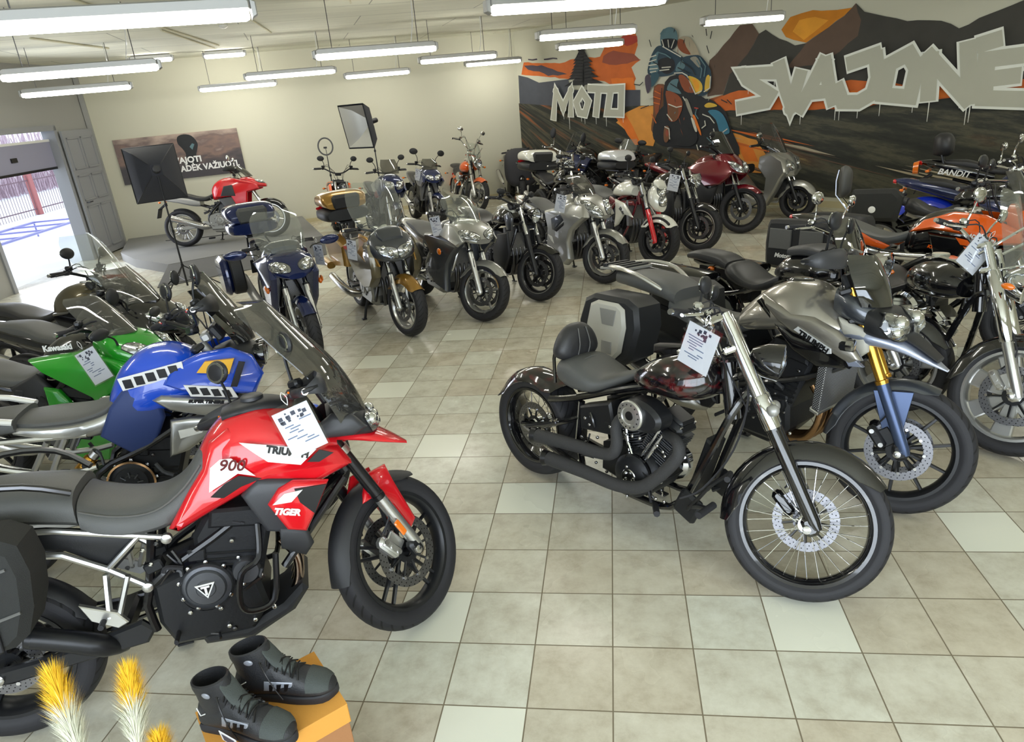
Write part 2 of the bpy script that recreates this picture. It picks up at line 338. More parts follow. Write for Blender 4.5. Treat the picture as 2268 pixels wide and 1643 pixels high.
MURAL = {'poly':[('orange',[(0.247,2.738),(1.259,2.633),(1.68,2.679),(2.303,2.662),(2.42,2.809),(2.85,2.956),(3.154,2.967),(3.189,2.777),(3.092,2.567),(3.252,2.522),(3.036,2.41),(3.132,2.209),(3.024,2.052),(2.603,2.111),(2.389,2.215),(1.475,2.322),(0.152,2.507)]),('rust',[(2.385,2.663),(2.631,2.737),(3.094,2.635),(3.242,2.515),(2.673,2.48),(2.352,2.555)]),('red',[(2.85,2.964),(3.178,2.928),(3.19,2.833),(2.946,2.783),(2.794,2.856)]),('plum',[(0.253,2.676),(0.76,2.642),(0.943,2.575),(1.452,2.416),(0.929,2.422),(0.683,2.527),(0.363,2.588)]),('plum',[(0.386,2.796),(0.646,2.781),(0.655,2.75),(0.396,2.769)]),('plum',[(0.835,2.755),(1.207,2.738),(1.217,2.712),(0.845,2.729)]),('orange2',[(2.555,2.251),(3.082,2.232),(3.126,2.013),(3.018,1.861),(2.6,2.047)]),('slate',[(0.069,2.5),(0.345,2.435),(0.661,2.311),(1.475,2.322),(1.519,2.115),(1.814,2.097),(3.229,2.007),(3.208,1.206),(-0.078,1.186)]),('streak',[(0.014,1.936),(0.937,1.844),(2.365,1.732),(3.221,1.731),(3.424,1.721),(4.689,1.769),(5.236,1.88),(9.39,1.75),(9.704,-0.252),(7.944,-0.488),(-0.149,0.602)]),('brown',[(4.645,1.808),(4.678,2.387),(5.048,2.689),(5.223,2.863),(5.438,2.857),(5.56,2.699),(5.377,2.419),(5.063,2.137),(4.946,1.826)]),('mount',[(4.947,1.808),(5.063,2.137),(5.377,2.419),(5.56,2.699),(5.672,2.745),(5.903,2.59),(6.165,2.467),(6.341,2.48),(6.669,2.661),(6.889,2.785),(7.041,2.935),(7.171,2.807),(7.454,2.713),(7.759,2.613),(8.044,2.589),(8.312,2.513),(8.414,2.446),(8.634,2.544),(8.851,2.608),(9.234,2.745),(9.42,1.56),(6.738,1.784)]),('brown',[(6.057,2.159),(6.341,2.48),(6.669,2.661),(6.889,2.785),(7.041,2.935),(7.134,2.701),(7.106,2.497),(6.863,2.31),(6.468,2.157)]),('sun',[(5.933,2.715),(6.068,2.876),(6.414,2.927),(6.783,2.881),(6.992,2.883),(6.882,2.786),(6.669,2.661),(6.341,2.487),(6.142,2.546),(6.013,2.601)]),('sun2',[(6.117,2.669),(6.214,2.814),(6.455,2.83),(6.662,2.759),(6.469,2.629),(6.303,2.528)]),('orange',[(4.777,1.745),(5.236,1.872),(5.943,1.868),(7.062,1.905),(8.288,1.729),(9.388,1.763),(9.409,1.628),(8.308,1.568),(7.097,1.507),(6.261,1.513),(5.247,1.552),(4.953,1.554)]),('orange2',[(6.498,1.734),(7.707,1.738),(8.569,1.668),(8.444,1.589),(7.09,1.587)]),('road',[(2.905,1.625),(3.221,1.723),(3.524,1.716),(3.667,1.355),(3.511,0.996),(3.203,1.042),(2.997,1.211),(2.656,1.45)]),('orange2',[(2.659,1.532),(2.903,1.576),(3.255,1.041),(3.098,1.022)]),('road',[(5.154,1.198),(5.592,1.072),(5.806,0.786),(5.697,0.527),(5.365,0.561),(5.226,0.937)]),('orange2',[(5.265,1.011),(5.515,0.971),(5.648,0.713),(5.402,0.712)])],'rider':[('beige',[(4.058,2.769),(4.175,2.814),(4.319,2.764),(4.434,2.616),(4.492,2.473),(4.378,2.472),(4.205,2.569),(4.088,2.65)]),('rust2',[(4.058,2.769),(4.175,2.757),(4.234,2.636),(4.321,2.512),(4.176,2.549),(4.073,2.64)]),('bluegrey',[(3.713,2.723),(3.706,2.877),(3.792,2.972),(3.911,2.988),(4.015,2.935),(4.058,2.838),(4.043,2.69),(3.939,2.63),(3.773,2.658)]),('night',[(3.729,2.804),(3.88,2.811),(4.044,2.771),(4.038,2.679),(3.939,2.618),(3.789,2.668),(3.734,2.721)]),('bluedark',[(3.424,2.279),(3.46,2.472),(3.558,2.644),(3.667,2.716),(3.834,2.676),(4.088,2.534),(4.176,2.456),(4.058,2.348),(3.998,2.234),(3.784,2.202),(3.566,2.219)]),('bluegrey',[(3.475,2.397),(3.556,2.56),(3.666,2.621),(3.633,2.481),(3.677,2.332),(3.567,2.243),(3.473,2.299)]),('night',[(3.664,2.478),(3.878,2.506),(3.998,2.424),(3.983,2.283),(3.831,2.235),(3.677,2.332)]),('teal',[(3.503,2.248),(3.599,2.289),(3.676,2.21),(3.564,2.071),(3.484,2.051)]),('plum',[(3.375,2.233),(3.472,2.25),(3.5,2.05),(3.417,1.93),(3.366,2.109)]),('brown2',[(3.563,2.046),(3.829,2.041),(3.812,1.808),(3.746,1.51),(3.615,1.258),(3.486,1.288),(3.54,1.62)]),('rust2',[(3.579,2.02),(3.752,2.034),(3.734,1.812),(3.652,1.565),(3.573,1.619)]),('night',[(3.799,2.104),(4.176,2.184),(4.557,1.814),(4.729,1.757),(5.011,1.555),(5.129,1.266),(5.306,0.849),(4.86,0.851),(4.481,0.936),(3.741,0.996),(3.517,1.209),(3.746,1.459)]),('night',[(3.62,1.566),(3.826,1.708),(3.823,1.355),(3.678,1.127),(3.518,1.235)]),('bluedark',[(4.013,2.221),(4.043,2.373),(4.176,2.479),(4.378,2.495),(4.52,2.47),(4.663,2.32),(4.735,2.177),(4.725,1.945),(4.614,1.835),(4.442,1.857),(4.324,2.067),(4.176,2.184)]),('bluegrey',[(4.028,2.267),(4.058,2.372),(4.161,2.433),(4.22,2.334),(4.147,2.27)]),('steelp',[(4.321,2.454),(4.436,2.467),(4.522,2.355),(4.494,2.288),(4.379,2.391)]),('rust2',[(4.087,2.179),(4.206,2.182),(4.382,1.992),(4.412,1.894),(4.207,1.931)]),('bluegrey',[(3.844,1.978),(3.937,2.118),(4.087,2.131),(4.057,2.013),(4.147,1.887),(3.997,1.92)]),('yellow',[(4.279,2.165),(4.439,2.125),(4.555,2.027),(4.562,1.909),(4.456,1.863),(4.382,1.992)]),('sun2',[(4.352,2.124),(4.468,2.08),(4.512,1.983),(4.456,1.904),(4.405,2.014)]),('yellow',[(4.638,2.115),(4.693,2.157),(4.729,2.062),(4.711,1.946),(4.656,1.891),(4.613,1.929)]),('rust2',[(3.828,1.955),(4.087,1.866),(4.178,1.69),(4.056,1.448),(3.887,1.454),(3.857,1.706)]),('brown2',[(3.888,1.704),(4.087,1.645),(4.041,1.449),(3.902,1.479)]),('steelp',[(4.222,1.773),(4.281,1.782),(4.386,1.534),(4.342,1.506)]),('orange2',[(4.387,1.485),(4.431,1.503),(4.551,1.234),(4.537,1.185)]),('white_',[(4.351,1.462),(4.393,1.46),(4.477,1.261),(4.433,1.249)]),('yellow',[(4.617,1.668),(4.701,1.711),(4.828,1.681),(4.857,1.644),(4.674,1.629)]),('bluegrey2',[(4.69,1.569),(4.844,1.586),(4.985,1.497),(5.086,1.315),(5.104,1.195),(4.937,1.2),(4.848,1.419)]),('night',[(3.932,1.276),(4.209,1.318),(4.448,1.237),(4.479,1.087),(4.331,0.989),(4.025,1.018),(3.916,1.123)]),('ring',[(3.775,1.229),(3.808,1.343),(3.886,1.34),(3.916,1.2),(3.853,1.072),(3.789,1.086)]),('rust',[(3.813,1.228),(3.845,1.291),(3.885,1.226),(3.853,1.163)])],'strokes':[('w',[(3.76,2.801),(3.804,2.679)]),('w',[(3.886,2.787),(3.903,2.669)]),('w',[(4.014,2.774),(3.954,2.652)]),('w',[(3.774,2.694),(4.146,2.493)]),('g',[(3.73,2.898),(3.792,2.961),(3.926,2.977),(4.029,2.91)]),('w',[(3.493,2.541),(3.634,2.565)]),('w',[(3.476,2.47),(3.633,2.493)]),('w',[(3.475,2.409),(3.647,2.412)]),('w',[(3.489,2.347),(3.662,2.345)]),('w',[(3.504,2.292),(3.63,2.299)]),('g',[(3.681,2.608),(3.833,2.558),(3.939,2.489)]),('w',[(3.708,2.305),(3.907,2.308)]),('w',[(3.755,2.35),(3.938,2.346)]),('k',[(3.57,2.462),(3.678,2.404)]),('w',[(4.013,2.238),(4.176,2.232),(4.279,2.177)]),('w',[(4.279,2.165),(4.442,1.869),(4.562,1.909)]),('w',[(4.613,1.894),(4.725,1.945),(4.736,2.13)]),('g',[(4.521,2.447),(4.635,2.3),(4.61,2.14)]),('g',[(4.465,2.406),(4.566,2.259),(4.539,2.122)]),('k',[(4.176,2.409),(4.38,2.274),(4.439,2.176)]),('k',[(4.087,2.322),(4.323,2.209)]),('w',[(3.888,1.729),(4.057,1.666),(4.163,1.679)]),('w',[(3.856,1.556),(3.964,1.439)]),('w',[(4.192,1.835),(4.237,1.772)]),('o',[(3.594,1.97),(3.719,1.912)]),('o',[(3.577,1.871),(3.718,1.825)]),('o',[(3.575,1.771),(3.701,1.739)]),('k',[(3.751,2.009),(3.734,1.812),(3.684,1.614)]),('o',[(3.524,1.57),(3.618,1.413)]),('w',[(4.59,1.525),(4.734,1.471),(4.821,1.372)]),('w',[(4.635,1.415),(4.651,1.341),(4.579,1.295)]),('g',[(4.853,1.202),(4.799,1.056),(4.744,0.934)]),('g',[(4.683,1.132),(4.858,0.982)]),('w',[(4.809,1.276),(4.839,1.178)]),('w',[(4.965,1.199),(5.074,1.268)]),('g',[(4.473,1.627),(4.445,1.531),(4.504,1.456)]),('r',[(4.429,1.641),(4.502,1.626)]),('w',[(3.367,1.832),(3.561,1.872)]),('w',[(3.433,1.929),(3.495,1.775)]),('k',[(4.64,2.874),(4.655,2.773)]),('k',[(4.75,2.828),(4.725,2.72)]),('k',[(3.498,2.829),(3.537,2.717)]),('k',[(4.658,2.616),(4.701,2.499)]),('k',[(3.144,2.112),(3.275,2.09),(3.341,2.136)]),('k',[(4.951,1.745),(5.062,1.693)]),('k',[(5.061,1.739),(5.144,1.665)]),('k',[(3.936,2.07),(4.177,1.933)]),('w',[(4.51,0.924),(4.48,1.012)]),('k',[(3.281,1.683),(3.462,1.726)]),('w',[(3.808,1.343),(3.901,1.302),(3.916,1.123)])],'letters':[('S',[[(5.93,2.097),(5.349,2.122),(5.412,2.035),(5.834,1.78),(5.762,1.667),(5.295,1.607)]]),('V',[[(5.961,2.217),(6.074,1.86),(6.178,1.544),(6.249,1.815),(6.316,2.057)]]),('A',[[(6.315,1.527),(6.507,1.864),(6.678,2.209)],[(6.678,2.209),(6.758,1.879),(6.854,1.609)],[(6.497,1.76),(6.807,1.773)]]),('J',[[(7.058,2.138),(7.427,2.231)],[(7.408,2.212),(7.467,1.921),(7.418,1.695),(7.221,1.59),(6.989,1.602),(6.891,1.822)]]),('O',[[(7.61,2.075),(7.567,1.67),(7.928,1.619),(7.972,2.0),(7.85,2.186),(7.61,2.075)]]),('N',[[(8.133,2.13),(8.162,1.605)],[(8.097,2.148),(8.668,1.533)],[(8.569,2.228),(8.681,1.532)]]),('E',[[(9.272,2.051),(8.808,2.03),(8.844,1.552),(9.356,1.509)],[(8.829,1.786),(9.165,1.807)]]),('dot',[[(8.725,2.222),(8.9,2.263)]])],'moto':[('M',[[(1.074,1.593),(1.183,2.115),(1.358,1.78),(1.591,2.111),(1.555,1.64)]]),('O',[[(1.882,2.059),(1.716,1.87),(1.785,1.674),(1.931,1.646),(2.032,1.874),(1.882,2.059)]]),('T',[[(2.075,2.113),(2.519,2.068)],[(2.298,2.066),(2.211,1.613)]]),('O2',[[(2.601,2.067),(2.499,1.643),(2.825,1.62),(2.857,2.062),(2.601,2.067)]])],'vp':(2.511,2.454),'tree':[(1.877,2.155),(1.942,2.964)]}
# ------------------------------------------------------------ room
HC = 3.35
V = [(-9.75, 9.85), (-1.92, 13.26), (10.9, 3.3), (6.3, -4.6), (-7.25, -4.6)]
def floor_mat():
    m, nt, b = _nodes('floor_tiles'); tc = N(nt, 'ShaderNodeTexCoord'); T = 0.333
    mp = N(nt, 'ShaderNodeMapping'); mp.inputs['Scale'].default_value = (1 / T, 1 / T, 1); L(nt, tc, 'Object', mp, 0)
    sp = N(nt, 'ShaderNodeSeparateXYZ'); L(nt, mp, 0, sp, 0)
    def M(op, a, b2=None, c=None):
        n = N(nt, 'ShaderNodeMath', operation=op)
        for i, q in enumerate((a, b2, c)):
            if q is None: continue
            if isinstance(q, (int, float)): n.inputs[i].default_value = q
            else: nt.links.new(q, n.inputs[i])
        return n.outputs[0]
    fx, fy = M('FRACT', sp.outputs[0]), M('FRACT', sp.outputs[1])
    ex = M('MINIMUM', fx, M('SUBTRACT', 1, fx)); ey = M('MINIMUM', fy, M('SUBTRACT', 1, fy)); e = M('MINIMUM', ex, ey)
    grout = M('LESS_THAN', e, 0.0085)
    cx, cy = M('FLOOR', sp.outputs[0]), M('FLOOR', sp.outputs[1])
    cv = N(nt, 'ShaderNodeCombineXYZ'); nt.links.new(cx, cv.inputs[0]); nt.links.new(cy, cv.inputs[1])
    wn = N(nt, 'ShaderNodeTexWhiteNoise', noise_dimensions='3D'); L(nt, cv, 0, wn, 'Vector')
    # mottled beige with pinkish and greyish patches; a few tiles are plain pale replacements
    n1 = N(nt, 'ShaderNodeTexNoise'); n1.inputs['Scale'].default_value = 7; n1.inputs['Detail'].default_value = 8; n1.inputs['Roughness'].default_value = 0.7
    ad = N(nt, 'ShaderNodeVectorMath', operation='ADD'); sc = N(nt, 'ShaderNodeVectorMath', operation='SCALE'); sc.inputs['Scale'].default_value = 13; L(nt, cv, 0, sc, 0); L(nt, tc, 'Object', ad, 0); L(nt, sc, 0, ad, 1); L(nt, ad, 0, n1, 'Vector')
    cr = N(nt, 'ShaderNodeValToRGB'); el = cr.color_ramp.elements; el[0].position = 0.3; el[0].color = (*srgb(188, 184, 170), 1); el[1].position = 0.72; el[1].color = (*srgb(224, 226, 216), 1)
    q = cr.color_ramp.elements.new(0.5); q.color = (*srgb(209, 209, 197), 1); L(nt, n1, 0, cr, 0)
    tint = N(nt, 'ShaderNodeValToRGB'); te = tint.color_ramp.elements; te[0].color = (*srgb(236, 226, 214), 1); te[1].color = (*srgb(252, 252, 248), 1); L(nt, wn, 0, tint, 0)
    mu = N(nt, 'ShaderNodeMixRGB', blend_type='MULTIPLY'); mu.inputs[0].default_value = 1; L(nt, cr, 0, mu, 1); L(nt, tint, 0, mu, 2)
    pale = M('GREATER_THAN', wn.outputs[0], 0.985)
    # the plain pale tiles the photograph shows, by their place in the grid
    for (i, j) in ((-3, -2), (2, -2), (-2, 1), (-2, -4), (-4, 3), (-6, 6), (-5, 10), (5, 0), (-7, 8)):
        hit = M('MULTIPLY', M('COMPARE', cx, i, 0.1), M('COMPARE', cy, j, 0.1)); pale = M('MAXIMUM', pale, hit)
    mp_ = N(nt, 'ShaderNodeMixRGB'); nt.links.new(pale, mp_.inputs[0]); L(nt, mu, 0, mp_, 1); mp_.inputs[2].default_value = (*srgb(226, 227, 212), 1)
    mg = N(nt, 'ShaderNodeMixRGB'); nt.links.new(grout, mg.inputs[0]); L(nt, mp_, 0, mg, 1); mg.inputs[2].default_value = (*srgb(118, 108, 88), 1)
    L(nt, mg, 0, b, 'Base Color')
    n2 = N(nt, 'ShaderNodeTexNoise'); n2.inputs['Scale'].default_value = 1.3; n2.inputs['Detail'].default_value = 4; L(nt, tc, 'Object', n2, 'Vector')
    ro = N(nt, 'ShaderNodeMapRange'); ro.inputs[1].default_value = 0.3; ro.inputs[2].default_value = 0.7; ro.inputs[3].default_value = 0.16; ro.inputs[4].default_value = 0.34; L(nt, n2, 0, ro, 0)
    r2 = M('MAXIMUM', ro.outputs[0], M('MULTIPLY', grout, 0.8)); nt.links.new(r2, b.inputs['Roughness'])
    n3 = N(nt, 'ShaderNodeTexNoise'); n3.inputs['Scale'].default_value = 45; n3.inputs['Detail'].default_value = 3; L(nt, tc, 'Object', n3, 'Vector')
    h = M('SUBTRACT', M('MULTIPLY', n3.outputs[0], 0.25), M('MULTIPLY', grout, 1.0))
    bp = N(nt, 'ShaderNodeBump'); bp.inputs['Strength'].default_value = 0.35; bp.inputs['Distance'].default_value = 0.0015; nt.links.new(h, bp.inputs['Height']); L(nt, bp, 0, b, 'Normal')
    MAT['floor_tiles'] = m
floor_mat()
mat('wall_cream', srgb(202, 200, 181), 0.75, bump=0.2, bscale=30, var=0.03, vscale=0.8)
mat('wall_grey', srgb(160, 160, 156), 0.7, bump=0.15, bscale=30)
mat('skirting', srgb(196, 186, 150), 0.55)
mat('mat_grey', srgb(128, 128, 126), 0.9, bump=0.8, bscale=300, var=0.08, vscale=2)
mat('mat_dark', srgb(98, 98, 97), 0.9, bump=0.8, bscale=300, var=0.1, vscale=2)
mat('door_grey', srgb(146, 148, 152), 0.5)
mat('lilac_panel', srgb(150, 150, 172), 0.5)
def ceiling_mat():
    m, nt, b = _nodes('ceiling_slabs'); b.inputs['Roughness'].default_value = 0.8; tc = N(nt, 'ShaderNodeTexCoord')
    mp = N(nt, 'ShaderNodeMapping'); mp.inputs['Rotation'].default_value = (0, 0, radians(-24)); L(nt, tc, 'Object', mp, 0)
    br = N(nt, 'ShaderNodeTexBrick'); br.offset = 0.5; br.inputs['Scale'].default_value = 1; br.inputs['Mortar Size'].default_value = 0.008; br.inputs['Brick Width'].default_value = 3.2; br.inputs['Row Height'].default_value = 1.15
    br.inputs[1].default_value = (*srgb(232, 231, 212), 1); br.inputs[2].default_value = (*srgb(226, 225, 206), 1); br.inputs[3].default_value = (*srgb(160, 160, 146), 1); L(nt, mp, 0, br, 'Vector')
    n = N(nt, 'ShaderNodeTexNoise'); n.inputs['Scale'].default_value = 1.2; n.inputs['Detail'].default_value = 5
    m2 = N(nt, 'ShaderNodeMapping'); m2.inputs['Scale'].default_value = (0.6, 7, 1); L(nt, mp, 0, m2, 0); L(nt, m2, 0, n, 'Vector')
    cr = N(nt, 'ShaderNodeValToRGB'); cr.color_ramp.elements[0].position = 0.3; cr.color_ramp.elements[0].color = (0.86, 0.86, 0.86, 1); cr.color_ramp.elements[1].position = 0.7; cr.color_ramp.elements[1].color = (1, 1, 1, 1); L(nt, n, 0, cr, 0)
    mu = N(nt, 'ShaderNodeMixRGB', blend_type='MULTIPLY'); mu.inputs[0].default_value = 1; L(nt, br, 0, mu, 1); L(nt, cr, 0, mu, 2); L(nt, mu, 0, b, 'Base Color'); MAT['ceiling_slabs'] = m
ceiling_mat()
# floor and ceiling follow the room outline
def slab(name, z0, z1, m):
    g = G(); cx = sum(v[0] for v in V) / 5; cy = sum(v[1] for v in V) / 5
    P = [(cx + (x - cx) * 1.03, cy + (y - cy) * 1.03) for x, y in V]
    if area2(P) < 0: P = P[::-1]
    g.rings([[(x, y, z0) for x, y in P], [(x, y, z1) for x, y in P]], m); return obj(name, g, kind='structure')
slab('floor', -0.12, 0, 'floor_tiles'); slab('ceiling', HC, HC + 0.15, 'ceiling_slabs')
def wall(name, a, b, m, holes=(), th=0.16, H=HC, z0=0.0):
    """wall from a to b (interior on the right hand side when going a->b is negative n); holes: (s0, s1, z0, z1)"""
    A = Vector(a); Bv = Vector(b); d = (Bv - A); Ln = d.length; d.normalize(); n = Vector((-d.y, d.x)); g = G()
    def blk(s0, s1, za, zb):
        if s1 - s0 < 1e-4 or zb - za < 1e-4: return
        q = [A + d * s0, A + d * s1, A + d * s1 + n * th, A + d * s0 + n * th]
        g.rings([[(p.x, p.y, za) for p in q], [(p.x, p.y, zb) for p in q]], m)
    s = 0.0
    for h in sorted(holes): blk(s, h[0], z0, H); blk(h[0], h[1], z0, h[2]); blk(h[0], h[1], h[3], H); s = h[1]
    blk(s, Ln, z0, H); return obj(name, g, kind='structure'), A, d, n
wb, A0, dA, nA = wall('wall_back', V[0], V[1], 'wall_cream')
wr, B0, dB, nB = wall('wall_right', V[1], V[2], 'wall_cream')
wall('wall_side', V[2], V[3], 'wall_cream')
wall('wall_front', V[3], V[4], 'wall_cream', [(1.2, 4.9, 0.55, 2.9), (5.3, 9.0, 0.55, 2.9), (9.4, 12.6, 0.55, 2.9)])
LD = (Vector(V[0]) - Vector(V[4])).length
wl, C0, dC, nC = wall('wall_left', V[4], V[0], 'wall_grey', [(LD - 3.5, LD - 1.16, 0.0, 2.3)])
def wpt(A, d, n, s, z, o=0.0):   # a point on a wall: s along it, z up, o out into the room
    return (A.x + d.x * s - n.x * o, A.y + d.y * s - n.y * o, z)
def wall_strip(A, d, n, s0, s1, z0, z1, o, m, g=None, o0=0.0):
    g = g or G(); q = [wpt(A, d, n, s0, 0, o0), wpt(A, d, n, s1, 0, o0), wpt(A, d, n, s1, 0, o), wpt(A, d, n, s0, 0, o)]
    q = q[::-1]; g.rings([[(a, b, z0) for a, b, c in q], [(a, b, z1) for a, b, c in q]], m); return g
obj('baseboard_right', wall_strip(B0, dB, nB, 0.05, 16.1, 0, 0.10, 0.02, 'skirting'), kind='structure')
obj('baseboard_back', wall_strip(A0, dA, nA, 3.62, 8.5, 0, 0.08, 0.018, 'skirting'), kind='structure')
obj('trim_1', wall_strip(A0, dA, nA, 0.004, 0.09, 0, HC, 0.04, 'wall_grey'), kind='structure')
for k, (a, b) in enumerate(((1.2, 4.9), (5.3, 9.0), (9.4, 12.6))):
    F0 = Vector(V[3]); dF = (Vector(V[4]) - F0).normalized(); nF = Vector((-dF.y, dF.x)); g = G()
    for z0, z1 in ((0.55, 0.62), (2.83, 2.9), (1.7, 1.74)): wall_strip(F0, dF, nF, a, b, z0, z1, -0.04, 'alu_dull', g, -0.10)
    for s in (a, (a + b) / 2 - 0.03, b - 0.06): wall_strip(F0, dF, nF, s, s + 0.06, 0.55, 2.9, -0.03, 'alu_dull', g, -0.11)
    wall_strip(F0, dF, nF, a, b, 0.6, 2.85, -0.06, 'lens_glass', g, -0.07); obj('window_%d' % (k + 1), g, kind='structure')

# doorway: frame, folded panelled leaf lying against the wall, raised overhead section, yard outside
D0 = Vector(V[0]); dD = (Vector(V[4]) - D0).normalized(); nD = Vector((-dD.y, dD.x))
dp = lambda s, z, o=0.0: (D0.x + dD.x * s - nD.x * o, D0.y + dD.y * s - nD.y * o, z)
if (Vector(dp(1, 0, 1)[:2]) - D0).x < 0: nD = -nD
def dbox(g, s0, s1, z0, z1, o0, o1, m):
    q = [dp(s0, 0, o0), dp(s1, 0, o0), dp(s1, 0, o1), dp(s0, 0, o1)]
    if area2([a[:2] for a in q]) < 0: q = q[::-1]
    g.rings([[(a, b, z0) for a, b, c in q], [(a, b, z1) for a, b, c in q]], m); return g
g = G(); dbox(g, 1.10, 1.18, 0, 2.36, -0.2, 0.03, 'door_grey'); dbox(g, 3.48, 3.56, 0, 2.36, -0.2, 0.03, 'door_grey'); dbox(g, 1.10, 3.56, 2.29, 2.38, -0.2, 0.03, 'door_grey')
df = obj('door_1', g, kind='structure')
g = G(); dbox(g, 0.06, 1.08, 0.03, 2.27, 0.05, 0.09, 'door_grey')
for z0, z1 in ((0.15, 0.95), (1.05, 1.5), (1.6, 2.15)):
    for s0, s1 in ((0.14, 0.54), (0.60, 1.0)):
        for (a, b, c, d_) in ((s0, s1, z0, z0 + .03), (s0, s1, z1 - .03, z1), (s0, s0 + .03, z0, z1), (s1 - .03, s1, z0, z1)): dbox(g, a, b, c, d_, 0.09, 0.105, 'door_grey')
leaf = obj('door_leaf', g, df); g = G(); g.tube([dp(0.98, 1.02, 0.10), dp(0.98, 1.02, 0.15), dp(0.86, 1.02, 0.15)], 0.01, 'dark_steel'); obj('door_handle', g, leaf)
g = G(); dbox(g, 1.2, 3.46, 1.70, 2.12, -0.14, -0.10, 'lilac_panel'); dbox(g, 1.2, 3.46, 1.66, 1.70, -0.15, -0.09, 'decal_black'); dbox(g, 1.2, 3.46, 2.12, 2.16, -0.15, -0.09, 'white_paint')
ov = obj('overhead_section', g, df); g = G(); dbox(g, 2.25, 2.40, 1.86, 1.93, -0.10, -0.08, 'decal_black'); obj('grip_plate', g, ov)
mat('yard', srgb(240, 243, 250), 0.85, var=0.08, vscale=1.5); mat('brush', srgb(196, 176, 186), 0.9, var=0.35, vscale=9, bump=1, bscale=8); mat('fence_iron', srgb(120, 96, 104), 0.6); mat('fence_post', srgb(176, 110, 108), 0.7)
g = G(); dbox(g, -32, 12, -0.16, -0.03, -24, -0.17, 'yard'); obj('ground_yard', g, kind='structure')
g = G(); random.seed(3); dbox(g, -24, 0, -0.05, 0.35, -14.6, -13.6, 'brush')
for i in range(900):
    s = random.uniform(-22, -3); o = random.uniform(-13.4, -12); h = random.uniform(0.9, 3.0); a = dp(s, -0.03, o); b = dp(s + random.uniform(-.5, .5), h, o + random.uniform(-.3, .3))
    g.tube([a, b], random.uniform(.008, .03), 'brush', n=3)
tag(obj('dry_brush', g), 'pale dry brushwood bank beyond the iron fence outside the doorway', 'brush', kind='stuff')
ft = thing('iron_fence', 'rusty iron picket fence with a brick-red post outside the open doorway', 'fence', Matrix.Translation(dp(2, 0, -6.5)))
fo = Vector(dp(2, 0, -6.5)); g = G()
for i in range(96): s = -12 + i * 0.13; g.tube([Vector(dp(s, -0.03, -6.5)) - fo, Vector(dp(s, 1.15, -6.5)) - fo], 0.009, 'fence_iron', n=4)
obj('pickets', g, ft); g = G()
for z in (0.15, 1.0): g.tube([Vector(dp(-12, z, -6.5)) - fo, Vector(dp(.4, z, -6.5)) - fo], 0.018, 'fence_iron', n=5)
obj('rail', g, ft)
for s in (-8.2, -5.0, -1.8): g = G(); c = Vector(dp(s, 0.62, -6.5)) - fo; g.box(c, (0.16, 0.16, 1.3), 'fence_post', 0.01); obj('post', g, ft)
paint('lift_blue', 120, 120, 190, 0, 0.4)
g = G(); P = lambda s, z, o: Vector(dp(s, z, o)) - Vector(dp(1.5, 0, -2.6))
tr = thing('flatbed_trailer', 'low blue-railed trailer standing in the snowy yard outside the doorway', 'trailer', Matrix.Translation(dp(1.5, 0, -2.6)))
for o in (-1.0, 0.3): g.tube([P(-3.2, 0.30, -2.6 + o), P(.2, 0.30, -2.6 + o)], 0.03, 'lift_blue', n=6)
for s in (-3.2, -2.35, -1.5, -.65, .2): g.tube([P(s, 0.30, -3.6), P(s, 0.30, -2.3)], 0.02, 'lift_blue', n=6)
obj('rails', g, tr); g = G()
for s in (-3.1, .1):
    for o in (-3.55, -2.35): g.tube([P(s, 0.28, o), P(s, -0.03, o)], 0.02, 'lift_blue', n=5)
obj('underframe', g, tr, kind='stuff')

# display platform of the red bike
PZ = 0.15
def quadslab(name, pts, z0, z1, m, **kw):
    g = G(); P_ = pts if area2(pts) > 0 else pts[::-1]; g.rings([[(x, y, z0) for x, y in P_], [(x, y, z1) for x, y in P_]], m); return obj(name, g, **kw)
q0 = wpt(A0, dA, nA, 0.14, 0, 0.02); q1 = wpt(A0, dA, nA, 3.55, 0, 0.02); q2 = wpt(A0, dA, nA, 3.9, 0, 2.9); q3 = wpt(A0, dA, nA, 1.45, 0, 3.6)
q3b = wpt(A0, dA, nA, 0.75, 0, 2.6); q0b = wpt(A0, dA, nA, 0.35, 0, 1.7)
top = [q0[:2], q1[:2], q2[:2], q3[:2], q3b[:2], q0b[:2]]
pt = thing('display_platform', 'low grey carpeted platform under the red adventure bike along the white wall', 'platform', Matrix.Identity(4))
obj('platform_top', (lambda g: g.rings([[(x, y, z) for x, y in (top if area2(top) > 0 else top[::-1])] for z in (0.0, PZ)], 'mat_grey'))(G()), pt)
e2 = wpt(A0, dA, nA, 4.15, 0, 2.0); f2 = wpt(A0, dA, nA, 3.9, 0, 3.9); f3 = wpt(A0, dA, nA, 1.42, 0, 4.6)
g = G(); apr = [[(q3[0], q3[1], 0), (q2[0], q2[1], 0), (f2[0], f2[1], 0), (f3[0], f3[1], 0)], [(q3[0], q3[1], PZ - .005), (q2[0], q2[1], PZ - .005), (f2[0], f2[1], 0.012), (f3[0], f3[1], 0.012)]]
if area2([a[:2] for a in apr[0]]) < 0: apr = [r[::-1] for r in apr]
g.rings(apr, 'mat_dark'); obj('front_apron', g, pt)

